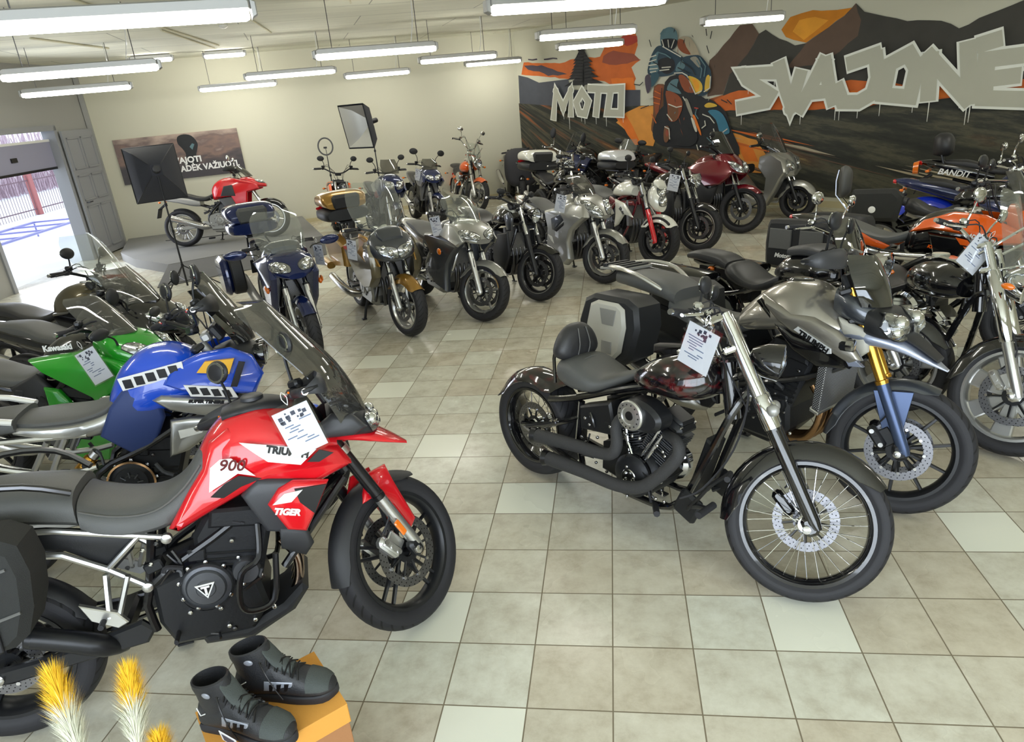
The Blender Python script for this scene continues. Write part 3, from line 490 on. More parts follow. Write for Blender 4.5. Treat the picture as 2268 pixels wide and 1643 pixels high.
# ceiling: cream conduits crossing the slabs, small ceiling fittings
def pendant(c, z, ln, label, group='pendant tube lamps', drop=None, ang=28.0, first=[None]):
    M_ = Matrix.Translation((c[0], c[1], z)) @ Matrix.Rotation(radians(ang), 4, 'Z')
    t = thing('pendant_lamp', label, 'lamp', M_, group); h = ln / 2
    g = G(); g.prism([(-h, 0.0), (h, 0.0), (h, 0.045), (h - .03, 0.062), (-h + .03, 0.062), (-h, 0.045)], -0.055, 0.055, 'alu_dull', 0.008); obj('housing', g, t)
    g = G(); g.hull([(-h + .01, 0.012, -0.045, 0.05, 3), (-h + .03, 0.014, -0.055, 0.056, 3), (h - .03, 0.014, -0.055, 0.056, 3), (h - .01, 0.012, -0.045, 0.05, 3)], 'tube_light', k=1, n=14); obj('diffuser', g, t)
    for s in (-1, 1): g = G(); g.prism([(s * (h + .0), -0.05), (s * (h + .035), -0.03), (s * (h + .035), 0.04), (s * h, 0.055)], -0.045, 0.045, 'alu_dull', 0.006); obj('end_cap', g, t)
    if HC - z > 0.2:
        for s in (-1, 1): g = G(); g.tube([(s * h * 0.72, 0, 0.06), (s * h * 0.72 + 0.004, 0, HC - z)], 0.0045, 'dark_steel', n=5); obj('suspension_wire', g, t)
        g = G(); g.tube([(h * 0.6, 0, 0.06), (h * 0.68, 0.02, 0.3), (h * 0.7, 0.01, HC - z)], 0.006, 'white_paint', n=5, sm=3); obj('power_cable', g, t)
    return t
tl = mat('tube_light', (1.0, 0.975, 0.88), 0.4, emit=LAMP)
PL = [((-2.53, 0.90), 2.78, 1.36, 'nearest pendant tube lamp, cut off at the upper left corner'), ((-4.99, 3.79), 2.78, 1.36, 'long pendant tube lamp hanging second from the left edge, below the nearest one'),
 ((-7.33, 6.71), 2.78, 1.36, 'pendant tube lamp in front of the grey door wall'), ((-6.59, 9.92), 2.74, 1.3, 'pendant tube lamp hanging above the poster'),
 ((-4.9, 8.43), 2.78, 1.36, 'pendant tube lamp just right of the poster, over the softbox with silver lining'), ((-2.56, 5.53), 2.78, 1.38, 'bright pendant tube lamp in the upper middle of the white wall'),
 ((-4.26, 10.88), 2.74, 1.2, 'small far pendant tube lamp below the bright middle one'), ((-2.32, 9.05), 2.78, 1.25, 'pendant tube lamp over the back row, left of the mural corner'),
 ((-2.24, 12.2), 2.78, 1.15, 'farthest pendant tube lamp, hanging at the corner of mural and white wall'), ((-0.13, 2.79), 2.78, 1.40, 'pendant tube lamp cut off at the top edge over the middle of the room'),
 ((-0.18, 6.34), 2.78, 1.26, 'pendant tube lamp hanging above the painted clouds'), ((-0.22, 9.34), 2.78, 1.12, 'shorter pendant tube lamp hanging over the painted pine tree'),
 ((1.72, 6.89), 2.78, 1.14, 'pendant tube lamp hanging right of the painted rider')]
for c, z, ln, lb in PL: pendant(c, z, ln, lb)
for c, ln, lb in (((-7.76, 9.32), 0.66, 'left of the two short lamps fixed flat to the ceiling'), ((-6.75, 9.98), 0.68, 'right of the two short lamps fixed flat to the ceiling')): pendant(c, HC - 0.07, ln, lb, 'short ceiling lamps')
# the rest of the lamp grid, over the part of the hall behind and beside the camera
for c in ((2.3, 3.6), (4.6, 4.9), (5.0, 1.6), (2.9, -2.6), (7.2, 2.4), (-5.4, 0.4), (-4.4, -3.2)): pendant(c, 2.78, 1.36, 'pendant tube lamp over the near half of the showroom, out of the picture', 'lamps over the near half')
g = G()
mat('conduit', srgb(214, 210, 184), 0.6)
cd = [((-5.6, 6.3), (-6.6, 9.4)), ((-4.6, 3.2), (-6.3, 9.0)), ((-3.7, 4.2), (-4.9, 8.0)), ((-2.2, 3.6), (-2.9, 5.9)), ((-1.5, 4.0), (-2.3, 6.4)), ((-6.9, 5.6), (-7.3, 7.6)), ((-0.9, 3.1), (-1.7, 5.2))]
for i, (a, b) in enumerate(cd): g = G(); g.tube([(a[0], a[1], HC - 0.012), (b[0], b[1], HC - 0.012)], 0.013, 'conduit', n=6); obj('trim_%d' % (i + 2), g, kind='structure')
g = G(); g.lathe([(0.0, 0), (0.05, 0), (0.055, -0.02), (0.03, -0.04), (0.0, -0.042)], 'white_paint', c=(-4.9, 6.6, HC), ax=(0, 0, 1), n=18)
tag(obj('smoke_detector', g), 'small round white detector on the ceiling between the lamps', 'detector')

# ------------------------------------------------------------ mural painted on the right wall
PC = dict(orange=(205, 104, 42), orange2=(226, 120, 40), rust=(150, 78, 58), red=(176, 62, 46), plum=(74, 66, 78), slate=(74, 77, 86), brown=(96, 76, 62), mount=(62, 60, 54), sun=(206, 128, 22), sun2=(232, 158, 44),
          road=(222, 150, 66), bluegrey=(92, 122, 130), bluedark=(44, 66, 80), night=(34, 36, 40), brown2=(110, 74, 48), beige=(176, 164, 140), teal=(52, 84, 96), yellow=(214, 176, 66), rust2=(140, 74, 44), bluegrey2=(60, 120, 146), steelp=(150, 146, 132), ring=(120, 82, 56), white_=(206, 204, 190),
          letter=(184, 184, 168), outline=(236, 238, 228), pine=(40, 40, 42))
for k, c in PC.items(): mat('paint_' + k, srgb(*c), 0.7, var=0.05 if k in ('letter', 'outline') else 0.22, vscale=5)
def streak_mat():
    m, nt, b = _nodes('paint_streak'); b.inputs['Roughness'].default_value = 0.7; tc = N(nt, 'ShaderNodeTexCoord'); sp = N(nt, 'ShaderNodeSeparateXYZ'); L(nt, tc, 'Object', sp, 0)
    def M(op, a, b2=None):
        n = N(nt, 'ShaderNodeMath', operation=op)
        for i, q in enumerate((a, b2)):
            if q is None: continue
            if isinstance(q, (int, float)): n.inputs[i].default_value = q
            else: nt.links.new(q, n.inputs[i])
        return n.outputs[0]
    # brush streaks fan out from a painted vanishing point (object x along the wall, z up)
    x = M('SUBTRACT', sp.outputs[0], -1.6); z = M('SUBTRACT', sp.outputs[2], 2.75); a = M('ARCTAN2', z, x); r = M('SQRT', M('ADD', M('MULTIPLY', x, x), M('MULTIPLY', z, z)))
    cv = N(nt, 'ShaderNodeCombineXYZ'); nt.links.new(M('MULTIPLY', a, 34), cv.inputs[0]); nt.links.new(M('MULTIPLY', r, 0.55), cv.inputs[1])
    n = N(nt, 'ShaderNodeTexNoise'); n.inputs['Scale'].default_value = 1.0; n.inputs['Detail'].default_value = 7; n.inputs['Roughness'].default_value = 0.68; L(nt, cv, 0, n, 'Vector')
    cr = N(nt, 'ShaderNodeValToRGB'); e = cr.color_ramp.elements; e[0].position = 0.36; e[0].color = (*srgb(36, 38, 34), 1); e[1].position = 0.8; e[1].color = (*srgb(186, 176, 120), 1)
    for p_, c in ((0.48, (52, 53, 46)), (0.56, (84, 82, 66)), (0.62, (58, 58, 50)), (0.68, (112, 104, 72))): q = e.new(p_); q.color = (*srgb(*c), 1)
    L(nt, n, 0, cr, 0)
    n2 = N(nt, 'ShaderNodeTexNoise'); n2.inputs['Scale'].default_value = 0.5; n2.inputs['Detail'].default_value = 4; L(nt, cv, 0, n2, 'Vector')
    mr = N(nt, 'ShaderNodeMapRange'); mr.inputs[1].default_value = 0.55; mr.inputs[2].default_value = 0.7; L(nt, n2, 0, mr, 0)
    fz = N(nt, 'ShaderNodeMapRange'); fz.inputs[1].default_value = 0.7; fz.inputs[2].default_value = 1.7; fz.inputs[3].default_value = 0.12; nt.links.new(sp.outputs[2], fz.inputs[0])
    mx = N(nt, 'ShaderNodeMixRGB'); nt.links.new(M('MULTIPLY', mr.outputs[0], fz.outputs[0]), mx.inputs[0]); L(nt, cr, 0, mx, 1); mx.inputs[2].default_value = (*srgb(176, 92, 40), 1); L(nt, mx, 0, b, 'Base Color'); MAT['paint_streak'] = m
streak_mat()
Rw = Matrix(((dB.x, nB.x, 0, B0.x), (dB.y, nB.y, 0, B0.y), (0, 0, 1, 0), (0, 0, 0, 1)))   # local x along the wall, -y into the room
mu = thing('mural', 'painted mural of mountains, sunset and a motorcyclist covering the right wall', 'mural', Rw)
def flat(g, pts, o, m):
    pts = [p for i, p in enumerate(pts) if p != pts[i - 1]]
    if area2(pts) < 0: pts = pts[::-1]
    vs = [(x, -o, z) for x, z in pts]; g.add(vs, [t for t in tessellate_polygon([[Vector((x, z, 0)) for x, z in pts]])], m); return g
LY = 0.0015
for i, (k, pts) in enumerate(MURAL['poly']):
    g = G(); pts = [(max(0.0, a), min(max(b, 0.10), HC)) for a, b in pts]; rough = []
    if k not in ('streak', 'slate'):
        rnd = random.Random(i)
        for q in range(len(pts)):
            a, b = pts[q], pts[(q + 1) % len(pts)]; rough.append(a); dl = sqrt((b[0] - a[0]) ** 2 + (b[1] - a[1]) ** 2)
            for j in range(1, int(dl / 0.12)): t = j / int(dl / 0.12); rough.append((a[0] + (b[0] - a[0]) * t + rnd.uniform(-.012, .012), min(HC, a[1] + (b[1] - a[1]) * t + rnd.uniform(-.015, .015))))
    flat(g, rough or pts, LY * (i + 1), 'paint_' + k); obj({'slate': 'painted_hill', 'streak': 'painted_ground', 'brown': 'painted_mountain', 'mount': 'painted_mountain', 'sun': 'painted_sun', 'sun2': 'painted_sun', 'road': 'painted_road'}.get(k, 'painted_cloud'), g, mu)
base = LY * (len(MURAL['poly']) + 2)
g = G(); rnd = random.Random(5)
for i in range(60):     # bold brush strokes fanning across the ground
    a = radians(rnd.uniform(-38, -12)); r0 = rnd.uniform(4, 10); r1 = r0 + rnd.uniform(0.5, 2.2); w = rnd.uniform(0.008, 0.03); P0 = Vector((-1.6, 2.75)); d = Vector((cos(a), sin(a)))
    A_, B_ = P0 + d * r0, P0 + d * r1; nn = Vector((-d.y, d.x)) * w
    if B_.y < 0.12 or A_.y > 1.45 or A_.x < 4.0 or B_.x > 15.8: continue
    c = 'paint_orange' if A_.y > 1.1 and rnd.random() < .6 else ('paint_beige' if rnd.random() < .45 else 'paint_brown')
    flat(g, [tuple(A_), tuple((A_ + B_) / 2 + nn), tuple(B_), tuple((A_ + B_) / 2 - nn)], base, c)
obj('brush_stroke', g, mu, kind='stuff')
g = G(); x0, z0 = MURAL['tree'][0]; x1, z1 = MURAL['tree'][1]; rnd = random.Random(2)
flat(g, [(x0 - .03, z0), (x0 + .03, z0), (x1, z1)], base, 'paint_pine')
for i in range(13):
    t = i / 13; z = z0 + (z1 - z0) * (0.08 + 0.9 * t); w = 0.42 * (1 - t) + 0.05
    for s in (-1, 1): k_ = rnd.uniform(.7, 1.1); flat(g, [(x0, z + .03), (x0 + s * w * k_ * .6, z + .05), (x0 + s * w * k_, z - .03), (x0 + s * w * k_ * .5, z - .02), (x0, z - .04)], base, 'paint_pine')
obj('painted_pine', g, mu)
def ribbon(pts, w):
    P_ = [Vector(p) for p in pts]; Lf, Rt = [], []; closed = (P_[0] - P_[-1]).length < 1e-3
    for i, p in enumerate(P_):
        if closed and i in (0, len(P_) - 1): a, b = P_[-2], P_[1]
        else: a, b = P_[max(i - 1, 0)], P_[min(i + 1, len(P_) - 1)]
        t1 = (p - a).normalized() if (p - a).length > 1e-6 else None; t2 = (b - p).normalized() if (b - p).length > 1e-6 else None
        t1 = t1 or t2; t2 = t2 or t1; t = (t1 + t2).normalized() if (t1 + t2).length > .1 else t2; k = 1 / max(.5, t.dot(t2)); n = Vector((-t.y, t.x)) * w * k
        ex = t * (w * .55) * (-1 if i == 0 else 1) * (0 if closed or 0 < i < len(P_) - 1 else 1)
        Lf.append(p + n + ex); Rt.append(p - n + ex)
    return [[tuple(Lf[i]), tuple(Lf[i + 1]), tuple(Rt[i + 1]), tuple(Rt[i])] for i in range(len(P_) - 1)]
g = G()
for i, (k, pts) in enumerate(MURAL['rider']): flat(g, cat(pts, 3, True), base + 0.0012 * (i + 1), 'paint_' + k)
o2 = base + 0.0012 * (len(MURAL['rider']) + 2); rnd = random.Random(11)
xs = [p[0] for k, pts in MURAL['rider'] for p in pts]; cx = (min(xs) + max(xs)) / 2
for q_, (k, pts) in enumerate(MURAL['strokes']):
    for i, rb in enumerate(ribbon(pts, .009 if k != 'k' else .008)): flat(g, rb, o2 + .00004 * (q_ * 4 + i), {'w': 'paint_white_', 'g': 'paint_bluegrey', 'k': 'paint_night', 'o': 'paint_orange', 'r': 'paint_red'}[k])
o2 += .01
for i in range(24):   # loose highlights and drips on the painted rider
    x = cx + rnd.uniform(-.42, .52); z = rnd.uniform(1.0, 2.9); a = rnd.uniform(1.0, 2.2); l_ = rnd.uniform(.05, .2); d = Vector((cos(a), sin(a))) * l_; w = rnd.uniform(.004, .012)
    flat(g, [(x, z), (x + d.x / 2 + w, z + d.y / 2), (x + d.x, z + d.y), (x + d.x / 2 - w, z + d.y / 2)], o2, rnd.choice(['paint_steelp', 'paint_bluegrey', 'paint_night', 'paint_rust2', 'paint_night']))
obj('painted_rider', g, mu)
def letters(src, w, wo, o, name):
    cnt = [0]
    def nx(): cnt[0] += 1; return cnt[0] * 3e-5
    for k, strokes in src:
        g = G(); rnd = random.Random(ord(k[0])); circ = lambda x, z, r: [(x + r * cos(a), z + r * sin(a)) for a in [2 * pi * j / 10 for j in range(10)]]
        for s in strokes:
            for q in ribbon(s, w + wo): flat(g, q, o + nx(), 'paint_outline')
            for x, z in s[1:-1]: flat(g, circ(x, z, w + wo), o + nx(), 'paint_outline')
            for x, z in s:
                if rnd.random() < .7: dl = rnd.uniform(.08, .24) + w; x += rnd.uniform(-.05, .05); flat(g, [(x - .008, z), (x + .008, z), (x + .003, z - dl), (x - .003, z - dl)], o + nx(), 'paint_outline')
        for s in strokes:
            for q in ribbon(s, w): flat(g, q, o + .006 + nx(), 'paint_letter')
            for x, z in s[1:-1]: flat(g, circ(x, z, w), o + .006 + nx(), 'paint_letter')
        obj(name, g, mu)
letters(MURAL['moto'], 0.062, 0.026, o2 + 0.002, 'painted_letter'); letters(MURAL['letters'], 0.10, 0.034, o2 + 0.002, 'painted_letter')

# ------------------------------------------------------------ poster on the back wall
Ra = Matrix(((dA.x, nA.x, 0, A0.x), (dA.y, nA.y, 0, A0.y), (0, 0, 1, 0), (0, 0, 0, 1)))
po = thing('poster', 'wide dark landscape poster with white slogan hanging on the white wall behind the softbox', 'poster', Ra @ Matrix.Translation((1.5, 0, 1.6)))
def poster_mat():
    m, nt, b = _nodes('poster_print'); tc = N(nt, 'ShaderNodeTexCoord'); n = N(nt, 'ShaderNodeTexNoise'); n.inputs['Scale'].default_value = 2.2; n.inputs['Detail'].default_value = 6
    mp = N(nt, 'ShaderNodeMapping'); mp.inputs['Scale'].default_value = (1, 1, 2.4); L(nt, tc, 'Object', mp, 0); L(nt, mp, 0, n, 'Vector'); sp = N(nt, 'ShaderNodeSeparateXYZ'); L(nt, tc, 'Object', sp, 0)
    ad = N(nt, 'ShaderNodeMath', operation='MULTIPLY_ADD'); ad.inputs[1].default_value = 0.9; L(nt, sp, 2, ad, 0); L(nt, n, 0, ad, 2)
    cr = N(nt, 'ShaderNodeValToRGB'); e = cr.color_ramp.elements; e[0].position = 0.3; e[0].color = (*srgb(64, 60, 64), 1); e[1].position = 0.95; e[1].color = (*srgb(180, 160, 146), 1)
    for p_, c in ((0.45, (84, 74, 74)), (0.6, (128, 104, 94)), (0.72, (110, 92, 88))): q = e.new(p_); q.color = (*srgb(*c), 1)
    L(nt, ad, 0, cr, 0); L(nt, cr, 0, b, 'Base Color'); b.inputs['Roughness'].default_value = 0.45; MAT['poster_print'] = m
poster_mat()
g = G(); g.prism([(-1.14, -0.42), (1.14, -0.42), (1.14, 0.42), (-1.14, 0.42)], -0.035, -0.004, 'poster_print', 0.003); obj('print_panel', g, po)
g = G(); g.text('SVAJOTI', 0.155, (-0.22, -0.037, -0.13), (1, 0, 0), (0, 0, 1), 'decal_white', fit=.58, bold=0.006); g.text('PRADĖK VAŽIUOTI.', 0.155, (-0.22, -0.037, -0.29), (1, 0, 0), (0, 0, 1), 'decal_white', fit=1.27, bold=0.006); obj('slogan', g, po)
g = G(); flat(g, cat([(0.02, 0.36), (0.14, 0.40), (0.28, 0.36), (0.36, 0.22), (0.33, 0.10), (0.28, -0.02), (0.30, -0.16), (0.05, -0.16), (0.10, 0.02), (0.06, 0.14), (0.0, 0.24)], 3, True), 0.0365, 'paint_night'); flat(g, [(0.2, 0.16), (0.26, 0.22), (0.3, 0.2), (0.24, 0.1)], 0.0375, 'paint_bluegrey'); obj('printed_rider', g, po)
# ------------------------------------------------------------ motorcycle kit
# bike space: x forward from the rear axle, y to the left, z up from the floor
class Bike:
    def __init__(s, label, pose, rf=0.31, rr=0.31, wf=0.12, wr=0.17, rake=25, steer=0, z0=0.0, name='motorcycle', category='motorcycle', group=None, trail=0.10):
        fx, fy, h, lean, wb = pose; h, l = radians(h), radians(lean); X = Vector((cos(h), sin(h), 0)); Lf = Vector((-sin(h), cos(h), 0)); Z = Vector((0, 0, 1))
        Y = Lf * cos(l) - Z * sin(l); Zb = Z * cos(l) + Lf * sin(l); O = Vector((fx, fy, z0 + .035 * sin(l))) - X * wb; s.lt = math.tan(l)
        M_ = Matrix(((X.x, Y.x, Zb.x, O.x), (X.y, Y.y, Zb.y, O.y), (X.z, Y.z, Zb.z, O.z), (0, 0, 0, 1)))
        s.root = thing(name, label, category, M_, group); s.M = M_; s.wb = wb; s.rf = rf; s.rr = rr; s.wf = wf; s.wr = wr; s.rk = radians(rake); s.off = {}; s.bvh = None
        s.d = Vector((-sin(s.rk), 0, cos(s.rk))); s.hp = Vector((wb + trail, 0, 0))
        s.S = Matrix.Translation(s.hp) @ Matrix.Rotation(radians(steer), 4, s.d) @ Matrix.Translation(-s.hp)
    def p(s, name, g, st=False, parent=None, off=(0, 0, 0), label=None, kind=None, sharp=38):
        po_ = s.off.get(parent, Vector((0, 0, 0))) if parent else Vector((0, 0, 0))
        o = obj(name, g, parent or s.root, (0, 0, 0), None, sharp)
        # move mesh data so the object's origin sits at off
        if any(off):
            for v in o.data.vertices: v.co -= Vector(off)
        T = Matrix.Translation(Vector(off) - po_); o.matrix_basis = (s.S @ T) if (st and parent is None) else T
        s.off[o] = Vector(off); return tag(o, label, kind=kind)
    # point on the fork line: t metres above the axle, y sideways, f forward of the leg line
    def fk(s, t, y=0.0, f=0.0): a = Vector((s.wb, y, s.rf)) + s.d * t + Vector((cos(s.rk), 0, sin(s.rk))) * f; return (a.x, a.y, a.z)
    def wheel(s, front, rim='satin_black', edge=None, n=5, style='cast', rimr=None, discs=None, disc_r=0.15, disc_y=0.058, tire_n=56, spoke='', carrier='satin_black', hub=None):
        R, w, x = (s.rf, s.wf, s.wb) if front else (s.rr, s.wr, 0.0); rr = rimr or R - 0.085; c = (x, 0, R); h = R - rr; g = G()
        g.lathe([(rr + .003, -.42 * w), (rr + .003, .42 * w), (rr - .012, .42 * w), (rr - .02, .34 * w), (rr - .03, .16 * w), (rr - .03, -.16 * w), (rr - .02, -.34 * w), (rr - .012, -.42 * w)], rim, c, n=tire_n, closed=True)
        if edge:
            for q in (-1, 1): g.lathe([(rr + .004, q * .425 * w), (rr - .007, q * .425 * w), (rr - .007, q * .435 * w), (rr + .004, q * .435 * w)][::q], edge, c, n=tire_n, closed=True)
        hw = min(.07, w * .42); hub = hub or rim
        g.lathe([(0, -hw), (.034, -hw), (.044, -hw * .8), (.038, 0), (.044, hw * .8), (.034, hw), (0, hw)], hub, c, n=20)
        cc = Vector(c)
        for i in range(n if style != 'wire' else 0):
            a = 2 * pi * i / n + .3; e = Vector((cos(a), 0, sin(a))); t = Vector((-sin(a), 0, cos(a)))
            if style == 'cast': g.tube([cc + e * .03, cc + e * (rr - .02)], [.019, .0125], rim, n=6, flat=1.2)
            elif style == 'thin': g.tube([cc + e * .03, cc + e * (rr - .02)], [.012, .009], rim, n=6, flat=1.4)
            elif style == 'y':
                m_ = cc + e * (rr * .5)
                g.tube([cc + e * .03, m_], [.018, .014], rim, n=6, flat=1.2)
                for q in (-1, 1): g.tube([m_ - e * .01, cc + e * (rr - .02) + t * (q * .035)], [.012, .009], rim, n=6, flat=1.3)
            elif style == 'wide':
                P = [cc + e * .035 - t * .035, cc + e * (rr - .02) - t * .055, cc + e * (rr - .02) + t * .055, cc + e * .035 + t * .035]
                g.prism([(q.x, q.z) for q in P], -.026, .026, rim, .008)
            elif style == 'pair':
                for q in (-1, 1): g.tube([cc + e * .03 + t * (q * .012), cc + e * (rr - .02) + t * (q * .03)], [.010, .008], rim, n=5, flat=1.5)
        W = s.p('front_wheel' if front else 'rear_wheel', g, front, off=c)
        g = G(); prof = [(rr - .004, -.36 * w), (rr + .012, -.44 * w), (rr + .3 * h, -.495 * w), (rr + .55 * h, -.50 * w), (rr + .72 * h, -.46 * w)]
        cr = [(rr + .72 * h, -.46 * w), (rr + .86 * h, -.36 * w), (rr + .955 * h, -.2 * w), (R, 0), (rr + .955 * h, .2 * w), (rr + .86 * h, .36 * w), (rr + .72 * h, .46 * w)]
        g.lathe(cat(prof, 2), 'rubber', c, n=tire_n, cap=False)
        g.lathe([(a, -b) for a, b in cat(prof, 2)][::-1], 'rubber', c, n=tire_n, cap=False)
        g.lathe(cat(cr, 2), 'tread', c, n=tire_n, cap=False)
        for q in (-1, 1): g.lathe([(rr + .42 * h, q * .503 * w), (rr + .47 * h, q * .508 * w), (rr + .50 * h, q * .503 * w)], 'rubber', c, n=tire_n, cap=False)
        s.p('tire', g, parent=W, off=c)
        if style == 'wire':
            g = G(); k = 32
            for i in range(k):
                a = 2 * pi * i / k; b = a + (0.42 if (i // 2) % 2 else -0.42); q = 1 if i % 2 else -1
                g.tube([cc + Vector((cos(b) * .032, q * hw * .85, sin(b) * .032)), cc + Vector((cos(a) * (rr - .018), q * .008, sin(a) * (rr - .018)))], .0019, 'chrome', n=5)
            s.p('spokes', g, parent=W, off=c)
        if discs is None: discs = (-1, 1) if front else (-1,)
        for q in discs:
            g = G(); y = q * disc_y; g.lathe([(disc_r - .042, y - .0025), (disc_r, y - .0025), (disc_r, y + .0025), (disc_r - .042, y + .0025)], 'brake_steel', c, n=48, closed=True)
            g.lathe([(.03, y - .004), (.056, y - .004), (.056, y + .004), (.03, y + .004)], carrier, c, n=24, closed=True)
            for i in range(9):
                a = 2 * pi * i / 9; e = Vector((cos(a), 0, sin(a))); yy = Vector((0, y, 0)); g.tube([cc + e * .05 + yy, cc + e * (disc_r - .04) + yy], .006, carrier, n=5)
                g.lathe([(0, 0), (.008, 0), (.008, .004 * 1.6), (0, .004 * 1.6)], 'bolt', cc + e * (disc_r - .038) + yy + Vector((0, q * .002, 0)), ax=(0, q, 0), n=8)
            s.p('brake_disc', g, parent=W, off=c)
        return W
    def fork(s, y=.10, low=(.36, .029, 'alu'), up=(.80, .023, 'chrome'), usd=False, clamp='satin_black', caliper='satin_black', cal_sides=(-1, 1), ax='satin_black', collar=None, f=0.02, top='satin_black'):
        for q in (-1, 1):
            g = G(); a = s.fk(-.02, q * y, f)
            g.tube([a, s.fk(.02, q * y, f), s.fk(low[0], q * y, f)], [low[1] * .8, low[1], low[1]], low[2], n=14)
            g.tube([s.fk(low[0] - .01, q * y, f), s.fk(up[0], q * y, f)], up[1], up[2], n=14)
            if collar: g.lathe([(up[1], -.018), (up[1] + .007, -.018), (up[1] + .007, .018), (up[1], .018)], collar, s.fk(low[0] + .27, q * y, f), ax=s.d, n=16, closed=True)
            g.lathe([(0, -.005), (low[1] + .002, -.005), (low[1] + .003, .014), (low[1] * .85, .018), (0, .018)], top, s.fk(low[0], q * y, f), ax=s.d, n=14)
            g.box(s.fk(0.005, q * y, f * .5), (.062, .05, .085), low[2] if not usd else ax, .014, Matrix.Rotation(-s.rk, 3, 'Y'))
            g.lathe([(0, 0), (.018, 0), (.018, .012), (.009, .016), (0, .016)], 'bolt', s.fk(0, q * (y + .024), 0), ax=(0, q, 0), n=12)
            leg = s.p('fork_leg', g, True)
        g = G(); g.tube([s.fk(0, -y - .01), s.fk(0, y + .01)], .011, 'dark_steel', n=8); s.p('axle', g, True)
        for t in (up[0] - .16, up[0] - .01): g = G(); g.box(s.fk(t, 0, 0), (.065, 2 * y + .06, .032), clamp, .008, Matrix.Rotation(-s.rk, 3, 'Y')); s.p('triple_clamp', g, True)
        for q in cal_sides:
            g = G(); R_ = Matrix.Rotation(-s.rk - .25, 3, 'Y'); c = Vector((s.wb - .105, q * (y - .034), s.rf + .055)); g.box(c, (.052, .05, .125), caliper, .014, R_)
            g.box(c + Vector((.0, q * .026, 0)), (.04, .016, .1), caliper, .008, R_)
            for z in (-.04, 0, .04): g.lathe([(0, 0), (.012, 0), (.012, .004), (0, .004)], 'bolt' if z else caliper, c + R_ @ Vector((0, q * .034, z)), ax=(0, q, 0), n=10)
            g.box(c + Vector((.045, q * -.0, .01)), (.06, .014, .09), caliper, .004, R_); s.p('brake_caliper', g, True)
        g = G()
        for q in cal_sides: g.tube([(s.wb - .11, q * (y - .03), s.rf + .12), (s.wb - .07, q * (y + .02), s.rf + .25), s.fk(low[0] + .15, q * (y * .7), .03), s.fk(up[0] - .1, q * .05, .05)], .0045, 'rubber', n=5, sm=4)
        s.p('brake_hose', g, True)
    def fender_f(s, m, a0=20, a1=165, w=.13, gap=.018, depth=.06, brace=None, w2=None):
        g = G(); g.arc_fender((s.wb, s.rf), s.rf + gap, a0, a1, w, m, depth, w2=w2); f_ = s.p('front_fender', g, True)
        if brace:
            g = G()
            for q in (-1, 1): g.prism([(s.wb - .06, s.rf + .02), (s.wb + .0, s.rf + .05), (s.wb + .02, s.rf + s.rf * .9), (s.wb - .16, s.rf + s.rf * .84)], q * (w / 2 + .0), q * (w / 2 + .006), brace, .002)
            s.p('fender_stay', g, True)
        return f_
    def bars(s, c, W=.38, rise=.05, back=.10, mat_='satin_black', r=.012, grip='rubber', ends='bolt', levers='satin_black', guards=None, lever_f=.09):
        """handlebar from its clamp c=(x,z)"""
        x, z = c; g = G(); path = [(x - back, -W, z + rise - .01), (x - back * .55, -W * .62, z + rise), (x, -W * .28, z + rise * .25), (x, 0, z), (x, W * .28, z + rise * .25), (x - back * .55, W * .62, z + rise), (x - back, W, z + rise - .01)]
        g.tube(path, r, mat_, n=9, sm=4); g.box((x, 0, z - .012), (.045, .11, .05), mat_, .01); hb = s.p('handlebar', g, True); s.bar_end = []
        for q in (-1, 1):
            e = Vector((x - back, q * W, z + rise - .01)); i_ = Vector((x - back * .55, q * W * .62, z + rise)); d = (e - i_).normalized(); s.bar_end.append((e, i_, d))
            g = G(); g.tube([e - d * .125, e - d * .12, e - d * .005, e], [.014, .0175, .0175, .015], grip, n=12); g.tube([e, e + d * .018], .013, ends, n=10); s.p('grip', g, parent=hb)
            g = G(); b = e - d * .15; g.box(b, (.045, .04, .042), 'black_plastic', .01); g.box(b + Vector((.025, 0, .035)), (.04, .06, .035), levers, .009)
            for k in range(3): g.ball(b + Vector((-.024, q * (-.012 + k * .012), .004 * k)), .005, ['red_lens', 'alu', 'amber'][k], n=6)
            s.p('switch_unit', g, parent=hb)
            g = G(); g.tube([b + Vector((.03, 0, .01)), b + Vector((.05, q * .03, .004)), e + Vector((.05, -q * .04, -.004)), e + Vector((.042, 0, -.008))], [.008, .007, .006, .007], levers if levers != 'satin_black' else 'satin_black', n=7, sm=3, flat=1.3); s.p('lever', g, parent=hb)
            if guards:
                g = G(); A_ = [(e + Vector((-.005, q * .012, 0))), e + Vector((.07, q * .02, .012)), b + Vector((.115, 0, .02)), b + Vector((.06, -q * .06, .01))]; g.tube(A_, [.010, .038, .048, .012], guards, n=8, sm=4, flat=.32)
                g.tube([a_ + Vector((-.008, 0, 0)) for a_ in A_], .009, 'satin_black', n=6, sm=4); s.p('hand_guard', g, parent=hb)
        g = G(); hx = Vector(s.fk(.62, 0, .07))
        for q in (-1, 1):
            b = s.bar_end[0 if q < 0 else 1][0] - s.bar_end[0 if q < 0 else 1][2] * .16
            g.tube([b, b + Vector((.10, -q * .05, .04)), Vector((x + .09, q * .05, z - .02)), hx + Vector((0, q * .05, -.05))], .0045, 'rubber', n=5, sm=4)
            g.tube([b + Vector((0, 0, .02)), b + Vector((.07, -q * .07, .06)), Vector((x + .06, q * .07, z - .08)), hx + Vector((-.05, q * .06, -.12))], .0035, 'rubber', n=5, sm=4)
        s.p('control_cable', g, parent=hb); return hb
